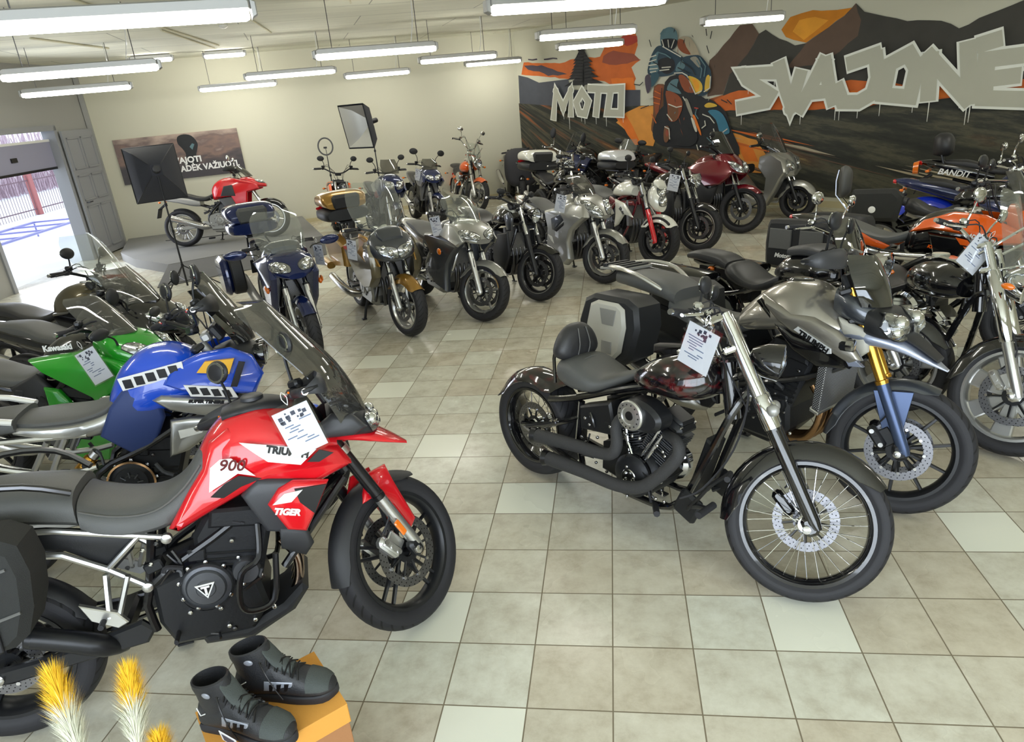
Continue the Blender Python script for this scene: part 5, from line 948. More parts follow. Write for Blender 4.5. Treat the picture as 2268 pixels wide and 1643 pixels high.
bg = T.p('side_bag', g, label='black fabric side bag'); g = G(); g.prism([(.15, .61), (.21, .62), (.23, .99), (.17, 1.0)], -.472, -.455, 'rubber', .003); g.box((.24, -.42, .985), (.075, .06, .02), 'alu_dull', .006)
for z in (.72, .88): g.tube([(-.2, -.463, z), (.1, -.468, z - .01), (.29, -.463, z + .02)], .005, 'seam', n=5)
T.p('strap', g, parent=bg)
card(T, (1.24, -.30, 1.20), -14, 'price card in a clear sleeve hanging on the red adventure motorcycle in the front left', .135, .185, face=0, steer=False)

# ---- silver and black adventure bike, front right
X = Bike('silver-grey adventure motorcycle with white side case and gold fork standing behind the black chopper', (1.44, .36, -41.5, 6, 1.54), .345, .33, .11, .17, 25, 19)
X.wheel(True, 'satin_black', n=10, style='thin', rimr=.262, disc_r=.155); X.wheel(False, 'satin_black', n=10, style='thin', rimr=.235)
X.fork(.11, (.36, .030, 'fork_blue'), (.86, .026, 'gold_fork'), usd=True, f=.03, top='gold_fork'); X.fender_f('graphite', 68, 178, .13, .02, .05, brace='fork_blue', w2=.12)
X.swing('satin_black', (.52, .37), .14, hugger='black_plastic'); X.inline_engine(.62, 1.06, .24, .82, cov='engine_black', cr=.09, seed=9, cm='engine_black')
X.silencer([(.45, -.08, .30), (.36, -.2, .36), (.15, -.25, .47), (-.12, -.27, .60)], .06, 'steel', header=[[(1.10, y, .60), (1.16, y, .50), (1.13, y * .9, .34), (1.0, y * .6, .25), (.6, -.05, .25)] for y in (-.08, 0, .08)], hm='bronze', hr=.022)
g = G(); g.prism([(1.17, .84), (1.215, .82), (1.20, .50), (1.16, .52)], -.20, .20, 'grille', .004); g.prism([(1.155, .85), (1.22, .83), (1.205, .81), (1.165, .83)], -.21, .21, 'alu', .004); g.prism([(1.155, .52), (1.205, .50), (1.20, .485), (1.155, .50)], -.21, .21, 'alu', .004); X.p('radiator', g)
g = G()
for q in (-1, 1):
    for P in ([(1.36, .05, .90), (1.12, .13, .80), (.82, .16, .70), (.58, .15, .56), (.56, .13, .36)], [(1.34, .05, .80), (1.1, .15, .66), (.80, .17, .56), (.6, .15, .48)], [(.80, .16, .70), (.5, .15, .80), (.1, .13, .88)], [(.62, .15, .56), (.3, .15, .78)]): g.tube([(a, b * q, c) for a, b, c in P], .016, 'frame_black', n=8, sm=3)
X.p('frame', g)
g = G(); g.hull([(-.30, 1.05, .96, .10, 3), (-.12, 1.065, .95, .15, 3), (.10, 1.05, .92, .16, 3), (.22, 1.0, .89, .16, 3)], 'seat_vinyl'); X.p('passenger_seat', g)
g = G(); g.hull([(.18, .95, .84, .16, 3), (.30, .90, .80, .17, 3), (.45, .875, .78, .165, 3), (.58, .89, .78, .13, 3), (.68, .95, .82, .11, 3)], 'seat_vinyl'); X.p('rider_seat', g)
g = G(); g.hull([(.63, .95, .84, .10, 2.6), (.70, 1.02, .83, .15, 2.6), (.80, 1.10, .85, .185, 2.8), (.92, 1.145, .88, .205, 3), (1.04, 1.13, .90, .21, 3), (1.14, 1.06, .90, .17, 2.8), (1.22, 1.0, .90, .12)], 'grey_metal', n=28, tp=-.25); tk = X.p('fuel_tank', g)
g = G(); g.lathe([(.065, 1.128), (.065, 1.142), (.056, 1.15), (.04, 1.148), (0, 1.15)], 'gloss_black', (.93, 0, 0), ax=(0, 0, 1), n=28); X.p('filler_cap', g, parent=tk)
X.pan('tank_side', [(.66, .86), (.68, .93), (.78, 1.04, -.04), (.90, 1.10, -.07), (1.03, 1.09, -.06), (1.10, .98, -.01), (1.02, .93), (.84, .92)], .175, 'grey_metal', bulge=.025, ins=.03)
X.pan('side_wing', [(.81, 1.075, -.03), (.86, 1.06), (1.0, 1.0), (1.12, 1.0), (1.25, .955), (1.33, .90), (1.39, .83), (1.33, .80), (1.12, .885), (1.02, .90), (.93, .95), (.85, 1.02)], .215, 'grey_metal', bulge=.02, ins=.02)
X.pan('wing_lower', [(.81, 1.05), (.93, .94), (1.02, .89), (1.12, .875), (1.33, .795), (1.38, .82), (1.30, .765), (1.16, .74), (1.02, .80), (.92, .90)], .195, 'gloss_black', bulge=.02)
g = G(); g.prism([(1.035, .925), (1.055, .945), (1.24, .865), (1.245, .84), (1.225, .835)], -.243, -.236, 'silver_gloss', .001); X.p('name_badge', g); X.txt('TRIUMPH', .043, 1.06, .905, .245, 'decal_black', -24, shear=0, squash=.98)
g = G(); g.prism([(1.28, .86), (1.37, .82), (1.40, .80), (1.33, .79)], -.228, -.20, 'blue_silver', .003); X.p('wing_tip', g)
g = G(); g.hull([(1.16, 1.15, 1.0, .10, 3), (1.26, 1.13, .97, .13, 3), (1.36, 1.07, .95, .11, 3), (1.42, 1.0, .94, .05)], 'graphite', e=3); X.p('nose_cowl', g); XN = g
X.pan('nose_side', [(1.20, 1.0), (1.24, .87), (1.34, .82), (1.37, .85), (1.36, .96), (1.30, .97)], .115, 'case_grey', bulge=.015)
g = G(); g.hull([(1.22, .97, .86, .13, 3), (1.36, .965, .87, .13, 3), (1.50, .93, .86, .10, 3), (1.60, .87, .83, .06), (1.70, .81, .80, .015)], 'blue_silver', e=3); X.p('beak', g)
g = G(); g.hull([(1.40, .975, .93, .08), (1.52, .95, .92, .075), (1.66, .86, .84, .045)], 'black_plastic'); X.p('beak_top', g)
g = G(); g.hull([(1.34, 1.07, .92, .14, 3), (1.42, 1.06, .92, .17, 3), (1.47, 1.03, .925, .16, 3), (1.50, 1.0, .94, .10, 3)], 'black_plastic', k=2); X.p('lamp_housing', g); X.skin(g)
for q in (-1, 1): X.lamp([(1.44, q * .045, 1.04), (1.43, q * .15, 1.06), (1.45, q * .17, .97), (1.50, q * .12, .93), (1.51, q * .05, .95)], (1, q * .15, .25), name='headlight', bulge=.03)

g = G()
for q in (-1, 1): g.box((1.30, q * .235, .89), (.05, .03, .045), 'black_plastic', .01); g.lathe([(0, 0), (.03, 0), (.032, .03), (.027, .034), (0, .036)], 'chrome', (1.32, q * .245, .90), ax=(1, 0, .1), n=16); g.tube([(1.28, q * .12, .90), (1.3, q * .22, .89)], .01, 'black_plastic', n=6); X.p('fog_lamp', g)
g = G(); g.sheet([(1.40, 1.07, .13), (1.37, 1.16, .16), (1.31, 1.27, .14), (1.28, 1.31, .08)], 'dark_screen', .09); X.p('windscreen', g)
X.bars((1.10, 1.20), .42, .06, .09, 'frame_black', guards='dark_plastic'); X.mirrors(up=.17, out=.05, size=(.07, .045))
g = G(); g.box((1.20, 0, 1.17), (.03, .18, .09), 'black_plastic', .01, -.5); X.p('dashboard', g)
for q in (-1, 1): g = G(); g.tube([(.12, q * .15, .99), (-.05, q * .2, 1.07), (-.22, q * .18, 1.09), (-.36, q * .1, 1.07)], .013, 'alu', n=8, sm=3, flat=1.4); X.p('grab_rail', g, label='silver grab rail')
g = G(); g.prism([(-.42, 1.05), (-.18, 1.065), (-.18, 1.08), (-.42, 1.065)], -.13, .13, 'alu_dull', .004)
for k in range(4): g.prism([(-.40 + k * .055, 1.065), (-.37 + k * .055, 1.067), (-.37 + k * .055, 1.09), (-.40 + k * .055, 1.088)], -.12, .12, 'black_plastic', .003)
X.p('luggage_rack', g)
for q in (-1, 1):
    g = G(); out = [(-.24, .93), (-.29, .78), (-.27, .58), (-.18, .54), (.06, .54), (.15, .60), (.20, .80), (.18, .93), (.10, .97), (-.16, .97)]; g.prism(out, q * .22, q * .47, 'black_plastic', .025); cs = X.p('side_case', g)
    g = G(); g.prism([(-.17, .91), (-.20, .78), (-.19, .62), (-.13, .585), (.03, .585), (.085, .64), (.115, .80), (.10, .91), (.05, .94), (-.11, .94)], q * .455, q * .495, 'case_grey', .02); X.p('case_lid', g, parent=cs, label='light grey case lid')
    g = G(); g.prism([(-.08, .90), (.05, .90), (.03, .80), (-.06, .80)], q * .493, q * .499, 'alu_dull', .002); g.prism([(-.06, .70), (.02, .70), (.02, .62), (-.06, .62)], q * .493, q * .499, 'alu_dull', .002); X.p('case_emboss', g, parent=cs)
X.peg(.62, .33, .2); X.stand(); X.plate((-.38, .66)); X.ind([(-.34, .16, .84)])
X.pan('side_cover', [(.38, .78), (.66, .84), (.74, .72), (.64, .60), (.50, .64)], .14, 'black_plastic', bulge=.02)

# ---- black and dark red softail, centre right
H = Bike('black low cruiser with wire wheels, small backrest and matt black pipes, nearest right', (.82, -.313, -41.8, 6, 1.689), .347, .325, .10, .20, 32, 31, trail=.14)
H.wheel(True, 'gloss_black', n=0, style='wire', rimr=.276, disc_r=.142, discs=(1,), carrier='dark_steel', hub='chrome', tire_n=72); H.wheel(False, 'gloss_black', n=0, style='wire', rimr=.232, disc_r=.14, hub='chrome', edge='dark_steel')
H.fork(.105, (.44, .031, 'gloss_black'), (.99, .0265, 'chrome'), f=.035, clamp='chrome', cal_sides=(1,), caliper='gloss_black', top='gloss_black')
g = G()
for q in (-1, 1): g.lathe([(.026, -.06), (.036, -.055), (.038, 0), (.036, .09), (.03, .1)], 'chrome', H.fk(.50, q * .105, .035), ax=H.d, n=18); g.tube([H.fk(.52, q * .105, .035), H.fk(.96, q * .105, .035)], .0295, 'chrome', n=16)
H.p('fork_cover', g, True, label='chrome fork sleeve')
H.fender_f('gloss_black', 40, 190, .125, .02, .075)
g = G(); g.arc_fender((0, .325), .348, 55, 158, .21, 'garnet', .07, n=26); rf_ = H.p('rear_fender', g, label='black rear fender with a dark red sheen')
g = G()
for q in (-1, 1):
    g.tube([(-.06, q * .10, .325), (.20, q * .12, .40), (.44, q * .13, .52), (.58, q * .13, .56)], .017, 'gloss_black', n=8, sm=2); g.tube([(-.04, q * .10, .31), (.25, q * .12, .26), (.55, q * .13, .22), (.95, q * .12, .20), (1.12, q * .12, .27), (1.22, q * .09, .50), (1.32, q * .05, .78), (1.36, 0, .88)], .019, 'gloss_black', n=9, sm=3)
    g.tube([(.20, q * .12, .56), (.42, q * .13, .63), (.75, q * .08, .76), (1.2, 0, .90), (1.34, 0, .96)], .019, 'gloss_black', n=9, sm=3); g.tube([(.46, q * .13, .62), (.44, q * .13, .38), (.48, q * .13, .24)], .018, 'gloss_black', n=8)
g.tube([(1.30, 0, .74), (1.245, 0, 1.0)], .038, 'gloss_black', n=14); H.p('frame', g)
g = G(); g.tube([(.0, -.12, .33), (.18, -.13, .40), (.27, -.135, .44)], .012, 'dark_steel', n=8)
for e in ((.24, .475), (.27, .48)): g.lathe([(0, 0), (.014, 0), (.014, .012), (0, .014)], 'bolt', (e[0], -.13, e[1] - .03), ax=(0, -1, 0), n=10)
H.p('rear_strut', g)
g = G(); g.prism([(.46, .60), (.68, .68), (.72, .53), (.70, .50), (.47, .47)], -.155, -.06, 'satin_black', .012); H.p('oil_tank', g)
g = G(); g.prism([(.46, .60), (.68, .68), (.72, .53), (.70, .50), (.47, .47)], .06, .15, 'satin_black', .012); H.p('side_cover', g)
H.vtwin((.84, .33), 23, rocker='satin_black', cyl='engine_black', fin='engine_grey', h=.30)
g = G(); g.prism(cat([(.82, .66), (.80, .71), (.84, .755), (.92, .78), (1.0, .765), (1.06, .72), (1.055, .665), (1.0, .63), (.9, .62)], 3, True), -.245, -.12, 'satin_black', .02); ac = H.p('air_cleaner', g)
g = G(); g.lathe([(.075, -.245), (.077, -.258), (.07, -.266), (.045, -.268), (.042, -.262), (.03, -.262), (0, -.266)], 'alu', (.90, 0, .70), n=34)
for i in range(14): a = 2 * pi * i / 14; g.lathe([(0, 0), (.004, 0), (.004, .003), (0, .003)], 'decal_black', (.90 + cos(a) * .058, -.2665, .70 + sin(a) * .058), ax=(0, -1, 0), n=6)
g.lathe([(.0, -.2662), (.022, -.266), (.024, -.262)][::-1], 'decal_black', (.90, 0, .70), n=20); H.p('air_cleaner_badge', g, parent=ac, label='round polished cover')
ex = 'satin_black'; mat('wrap_black', srgb(50, 50, 51), 0.75, bump=.9, bscale=160)
g = G(); g.tube([(.78, -.12, .66), (.77, -.20, .60), (.79, -.215, .50), (.76, -.22, .44), (.66, -.22, .415), (.48, -.225, .40), (.22, -.23, .37)], [.024, .027, .031, .032, .033, .036, .040], 'wrap_black', n=16, sm=4); H.p('exhaust_pipe', g)
g = G(); g.tube([(1.02, -.12, .60), (1.13, -.19, .62), (1.16, -.215, .56), (1.06, -.225, .42), (.96, -.23, .33), (.82, -.235, .29), (.60, -.24, .285), (.33, -.245, .27)], [.024, .027, .031, .032, .033, .034, .037, .041], 'wrap_black', n=16, sm=4); H.p('exhaust_pipe', g)
g = G()
for c in ((.21, -.23, .37), (.32, -.245, .27)): g.lathe([(.041, 0), (.046, .03), (.043, .033), (.03, .012), (0, .0)], 'decal_black', c, ax=(-1, -.35, -.1), n=18)
H.p('pipe_tip', g)
g = G(); g.hull([(.24, .80, .70, .10, 2.6), (.29, .83, .68, .155, 2.6), (.38, .84, .66, .175, 2.8), (.50, .80, .67, .17, 2.8), (.58, .785, .70, .14, 2.6), (.68, .82, .76, .10, 2.6), (.80, .87, .83, .07)], 'seat_vinyl', n=26); se = H.p('seat', g)
g = G(); g.tube([(.42, -.165, .71), (.41, -.13, .80), (.40, 0, .838), (.41, .13, .80), (.42, .165, .71)], .003, 'seam', n=5, sm=3); H.p('seam', g, parent=se)
g = G(); g.hull([(.20, .92, .80, .08, 2.6), (.235, .985, .80, .125, 2.6), (.28, 1.005, .80, .145, 2.6), (.32, .985, .805, .13, 2.4), (.34, .93, .82, .09)], 'seat_black', n=26, tp=-.3); br_ = H.p('backrest', g)
g = G(); g.tube([(.338, -.04, .83), (.352, -.04, .90), (.325, -.03, .985)], .003, 'seam', n=5, sm=3); g.tube([(.338, .04, .83), (.352, .04, .90), (.325, .03, .985)], .003, 'seam', n=5, sm=3)
for q in (-1, 1): g.tube([(.22, q * .10, .66), (.21, q * .10, .80), (.22, q * .09, .90)], .010, 'gloss_black', n=7)
H.p('backrest_trim', g, parent=br_)
g = G(); g.hull([(.74, .84, .80, .05, 2.4), (.80, .89, .79, .11, 2.5), (.90, .955, .78, .155, 2.6), (1.0, .995, .775, .175, 2.6), (1.10, 1.01, .785, .175, 2.6), (1.18, .99, .81, .14, 2.5), (1.225, .94, .84, .07)], 'garnet', n=30, k=5, tp=-.12); tk = H.p('fuel_tank', g, label='black tank with dark red flames')
g = G(); g.prism([(.84, 1.0), (.92, 1.015), (1.02, 1.03), (1.02, 1.015), (.92, .99), (.84, .955)], -.03, .03, 'dark_steel', .008); g.lathe([(.035, 1.0), (.037, 1.018), (.03, 1.024), (0, 1.026)], 'chrome', (1.05, -.06, 0), ax=(0, 0, 1), n=20); H.p('tank_console', g, parent=tk)
H.bars((1.14, 1.12), .36, .06, .13, 'chrome', r=.0125, levers='chrome', ends='chrome'); H.mirrors(up=.11, out=-.01, size=(.06, .04), stalk='satin_black', fwd=0)
g = G()
for q in (-1, 1): g.tube([(1.20, q * .05, 1.02), (1.16, q * .055, 1.08), (1.14, q * .055, 1.13)], .016, 'chrome', n=10)
H.p('riser', g, True); H.round_light(H.fk(.70, 0, .16), .085, 'gloss_black')
for q in (-1, 1): g = G(); P = H.fk(.53, q * .105, .05); g.box(P, (.05, .05, .045), 'chrome', .01); g.ball((P[0] + .02, P[1] - q * .0 + q * .05, P[2]), .027, 'alu_dull', n=12); H.p('indicator', g, True)
for q in (-1, 1):
    g = G(); g.tube([(1.14, q * .13, .26), (1.30, q * .22, .36), (1.36, q * .24, .38)], .012, 'satin_black', n=8); g.tube([(1.36, q * .20, .385), (1.37, q * .33, .385)], .017, 'rubber', n=10); g.tube([(1.22, q * .19, .30), (1.34, q * .21, .48), (1.44, q * .23, .58)], .010, 'satin_black', n=8); g.tube([(1.44, q * .22, .58), (1.47, q * .29, .585)], .014, 'rubber', n=8)
    g.box((1.20, q * .16, .30), (.13, .04, .14), 'engine_black', .015, .4); g.tube([(1.0, q * .15, .22), (1.08, q * .24, .235)], .016, 'rubber', n=8); H.p('forward_control', g)
g = G(); g.prism([(1.20, .62), (1.24, .60), (1.16, .30), (1.12, .33)], -.06, .06, 'engine_black', .01); H.p('regulator', g)
g = G(); rnd = random.Random(4)
for i in range(26):
    a = Vector((rnd.uniform(.5, 1.15), -rnd.uniform(.05, .16), rnd.uniform(.22, .60))); b = a + Vector((rnd.uniform(-.1, .1), 0, rnd.uniform(-.08, .1))); g.tube([a, (a + b) / 2 + Vector((.01, -.01, .01)), b], rnd.uniform(.003, .008), rnd.choice(['chrome', 'dark_steel', 'satin_black', 'rubber']), n=6, sm=2)
for i in range(26): g.lathe([(0, 0), (.009, 0), (.009, .008), (.003, .012), (0, .012)], 'bolt', (rnd.uniform(.48, 1.15), -.165, rnd.uniform(.2, .6)), ax=(0, -1, 0), n=8)
H.p('hoses_and_bolts', g, kind='stuff')
g = G(); g.tube([(1.30, -.06, 1.05), (1.36, -.12, .85), (1.34, -.14, .62), (1.24, -.13, .42), (1.15, -.12, .35)], .005, 'rubber', n=5, sm=4); H.p('control_cable', g, True); H.stand(x=.80)
card(H, (1.27, -.24, 1.20), 16, 'price card in a clear sleeve hanging beside the chrome fork of the black low cruiser', .16, .195, steer=False)

# ---- blue and silver adventure bike, left
U = Bike('blue and silver adventure motorcycle with grey seat, second from the front on the left', (-1.78, .30, 23, 4, 1.54), .345, .335, .11, .15, 27, 30)
U.wheel(True, 'satin_black', n=0, style='wire', rimr=.262); U.wheel(False, 'satin_black', n=0, style='wire', rimr=.235)
U.fork(.11, (.30, .03, 'alu'), (.86, .027, 'alu_dull'), usd=True, f=.03); U.fender_f('blue_paint', 55, 160, .13)
U.swing('alu_dull', (.52, .36)); U.inline_engine(.50, .98, .24, .72, cov='engine_black', cr=.11, covc=(.745, .51), seed=12, cov2=False)
g = G(); g.lathe([(.112, -.186), (.118, -.19), (.118, -.196), (.108, -.198)], 'bronze', (.745, 0, .51), n=34, cap=False)
for i in range(8): a = 2 * pi * i / 8; g.tube([(.745 + cos(a) * .03, -.20, .51 + sin(a) * .03), (.745 + cos(a) * .06, -.20, .51 + sin(a) * .06)], .004, 'engine_grey', n=5)
U.p('clutch_ring', g)
g = G()
for q in (-1, 1):
    for P in ([(1.34, .05, .95), (1.1, .15, .80), (.85, .17, .68), (.60, .15, .58), (.55, .13, .35)], [(1.34, .05, .85), (1.22, .14, .60), (1.05, .15, .32), (.7, .13, .22)]): g.tube([(a, b * q, c) for a, b, c in P], .018, 'frame_black', n=8, sm=3)
    for P in ([(.60, .15, .62), (.40, .155, .62), (.10, .15, .74)], [(.50, .15, .80), (.40, .155, .64)], [(.42, .16, .80), (.28, .16, .60)], [(.60, .15, .80), (.0, .15, .86)]): g.tube([(a, b * q, c) for a, b, c in P], .016, 'alu', n=8, sm=2, flat=1.3)
U.p('frame', g)
g = G(); g.hull([(-.05, .93, .88, .12, 3), (.10, .955, .86, .16, 3), (.30, .945, .86, .17, 3)], 'seat_vinyl'); U.p('passenger_seat', g)
g = G(); g.hull([(.28, .90, .85, .15, 3), (.42, .89, .80, .18, 3), (.58, .88, .77, .175, 3), (.70, .90, .76, .145, 3), (.78, .95, .80, .12, 3)], 'silver_paint'); U.p('seat_side', g, label='silver-grey seat flank'); g = G(); g.hull([(.28, .925, .87, .12, 3), (.42, .912, .86, .16, 3), (.58, .90, .85, .155, 3), (.70, .92, .86, .13, 3), (.77, .965, .90, .105, 3)], 'seat_vinyl'); U.p('rider_seat', g)
g = G(); g.hull([(.72, .96, .78, .10, 2.6), (.80, 1.08, .80, .16, 2.6), (.92, 1.16, .82, .19, 2.8), (1.06, 1.165, .86, .195, 2.8), (1.18, 1.10, .88, .16, 2.6), (1.26, 1.04, .90, .12)], 'blue_paint', n=28, tp=-.2); U.p('fuel_tank', g)
U.pan('tank_flank', [(.66, .78), (.74, .92), (.84, 1.02, -.02), (.98, 1.0), (.98, .82), (.90, .68), (.78, .66)], .165, 'blue_matte', bulge=.02, label='dark matt blue tank flank')
g = G(); [g.prism([(.84 + k * .055, 1.055 + .008 * k), (.88 + k * .055, 1.055 + .008 * k), (.885 + k * .055, 1.01 + .008 * k), (.845 + k * .055, 1.01 + .008 * k)], -.198, -.19, 'decal_black', .001) for k in range(5)]; g.prism([(.82, 1.065), (1.13, 1.10), (1.13, 1.03), (.83, 1.0)], -.193, -.186, 'decal_white', .001); U.p('block_decal', g)
U.pan('side_duct', [(.95, .93), (1.0, .95), (1.20, .90), (1.42, .86), (1.42, .81), (1.34, .78), (1.18, .80), (1.02, .86)], .205, 'silver_paint', bulge=.025, label='long silver side duct'); U.pan('lower_duct', [(1.0, .80), (1.10, .80), (1.26, .77), (1.20, .70), (1.05, .62), (.95, .60)], .175, 'silver_paint', bulge=.02, label='silver radiator side panel')
g = G(); g.prism([(1.03, .745), (1.16, .745), (1.14, .71), (1.03, .70)], -.203, -.197, 'white_gloss', .001); U.p('duct_insert', g)
U.pan('front_wing', [(1.08, 1.08, -.04), (1.22, 1.12, -.05), (1.36, 1.12, -.06), (1.46, 1.06, -.06), (1.50, .96, -.03), (1.44, .87), (1.30, .90), (1.10, .95), (1.02, 1.0)], .205, 'blue_paint', bulge=.03)
g = G(); g.prism([(1.19, 1.035), (1.24, 1.085), (1.38, 1.075), (1.34, 1.0)], -.222, -.20, 'yellow_decal', .001); g.prism([(1.40, 1.06), (1.43, 1.05), (1.36, .92), (1.33, .93)], -.227, -.22, 'decal_black', .001); U.p('stripe_decal', g); g = G()
for k in range(4): g.prism([(1.14 + .05 * k, .975 - .015 * k), (1.175 + .05 * k, .97 - .015 * k), (1.185 + .05 * k, .93 - .015 * k), (1.15 + .05 * k, .935 - .015 * k)], -.247, -.24, 'decal_black', .001)
g.prism([(1.12, .99), (1.34, .935), (1.36, .875), (1.14, .925)], -.243, -.236, 'decal_white', .001); U.p('block_decal', g)
g = G(); g.hull([(1.26, 1.10, .98, .12), (1.38, 1.13, .95, .14), (1.46, 1.10, .95, .12), (1.50, 1.05, .97, .09)], 'black_plastic'); U.p('headlamp_cowl', g); U.round_light((1.50, -.06, 1.04), .062, 'gloss_black', st=False, depth=.07); U.round_light((1.50, .06, 1.04), .062, 'gloss_black', st=False, depth=.07)
g = G(); g.sheet([(1.46, 1.12, .11), (1.42, 1.22, .15), (1.35, 1.34, .15), (1.29, 1.43, .10)], 'dark_screen', .07); g.sheet([(1.475, 1.12, .07), (1.44, 1.25, .12), (1.36, 1.40, .12), (1.30, 1.50, .08)], 'smoke_screen', .06); U.p('windscreen', g)
U.bars((1.18, 1.22), .42, .07, .09, 'frame_black', guards='black_plastic'); U.mirrors(up=.15, out=.04, size=(.055, .055), round_=True)
g = G(); g.box((1.30, 0, 1.19), (.04, .15, .09), 'black_plastic', .01, -.5); g.box((1.24, 0, 1.17), (.05, .10, .05), 'alu_dull', .01, -.3); U.p('dashboard', g)
U.txt('SUPER TENERE', .022, 1.12, .893, .234, 'decal_black', -13, shear=.2, squash=1.15)
g = G(); g.prism([(-.42, .99), (-.40, .60), (.02, .60), (.06, .98), (.02, 1.0)], -.46, -.22, 'alu_dull', .02); cs = U.p('side_case', g, label='grey aluminium side case'); g = G(); g.prism([(-.43, 1.03), (-.43, .98), (.07, .975), (.05, 1.02)], -.47, -.21, 'white_gloss', .012); U.p('case_lid', g, parent=cs)
g = G(); g.tube([(.30, -.16, .93), (.1, -.19, .99), (-.2, -.18, 1.0)], .015, 'white_gloss', n=8, sm=3, flat=1.5); g.tube([(.30, .16, .93), (.1, .19, .99), (-.2, .18, 1.0)], .015, 'white_gloss', n=8, sm=3, flat=1.5); U.p('grab_rail', g)
g = G(); g.lathe([(.028, -.05), (.034, -.04), (.034, .04), (.028, .05)], 'gold_fork', (.54, -.12, .63), ax=(.6, 0, .5), n=14); g.lathe([(.02, .05), (.026, .055), (.026, .09), (.0, .095)], 'alu', (.54, -.12, .63), ax=(.6, 0, .5), n=14); U.p('shock_adjuster', g)
U.peg(.60, .33, .2); U.stand(); U.silencer([(.45, .1, .30), (.3, .2, .38), (.1, .24, .48), (-.15, .25, .60)], .06, 'alu')
# ------------------------------------------------------------ the rows behind: one parametric road bike, many settings
def topcase(B, x=-.28, z=.98, m='black_plastic', lid=None, w=.25, l=.42, h=.30, band='red_lens', pad=None):
    g = G(); g.hull([(x - l / 2, z + h * .42, z + .02, w * .80, 3.4), (x - l * .38, z + h * .46, z, w, 3.6), (x + l * .3, z + h * .46, z, w, 3.6), (x + l / 2, z + h * .42, z + .02, w * .86, 3.4)], m, k=2, n=24); tc = B.p('top_case', g)
    g = G(); g.hull([(x - l / 2, z + h * .62, z + h * .44, w * .80, 3), (x - l * .36, z + h * .93, z + h * .44, w * .99, 3.2), (x, z + h, z + h * .44, w, 3.2), (x + l * .32, z + h * .96, z + h * .44, w * .97, 3.2), (x + l / 2, z + h * .7, z + h * .44, w * .84, 3)], lid or m, k=3, n=24); B.p('case_lid', g, parent=tc)
    if band: g = G(); g.hull([(x - l / 2 - .006, z + h * .50, z + h * .38, w * .8, 4), (x - l * .30, z + h * .50, z + h * .38, w * 1.012, 4)], band, k=1, n=24); B.p('tail_reflector', g, parent=tc)
    if pad: g = G(); g.box((x + l / 2 - .01, 0, z + h * .66), (.07, w * 1.2, h * .5), pad, .03, .15); B.p('back_pad', g, parent=tc)
    g = G(); g.prism([(x - l * .3, z - .02), (x + l * .4, z - .02), (x + l * .4, z), (x - l * .3, z)], -.10, .10, 'satin_black', .004)
    for q in (-1, 1): g.tube([(x + .1, q * .09, z - .01), (x + .25, q * .12, z - .10)], .01, 'satin_black', n=6)
    B.p('case_rack', g)
def sidecase(B, m, y=.24, w=.20, zz=(.45, .80), xx=(-.30, .16), lid=None, sides=(-1, 1), e=None):
    z0, z1 = zz; x0, x1 = xx
    for q in sides:
        g = G(); out = cat([(x0, z1 - .10), (x0 + .02, z0 + .10), (x0 + .14, z0), (x1 - .08, z0), (x1, z0 + .12), (x1 - .03, z1 - .05), (x1 - .12, z1), (x0 + .1, z1)], 3, True)
        g.prism(out, q * y, q * (y + w * .6), 'black_plastic' if lid else m, .015); cs = B.p('side_case', g); g = G(); g.prism(out, q * (y + w * .58), q * (y + w), lid or m, .035); B.p('case_lid', g, parent=cs)
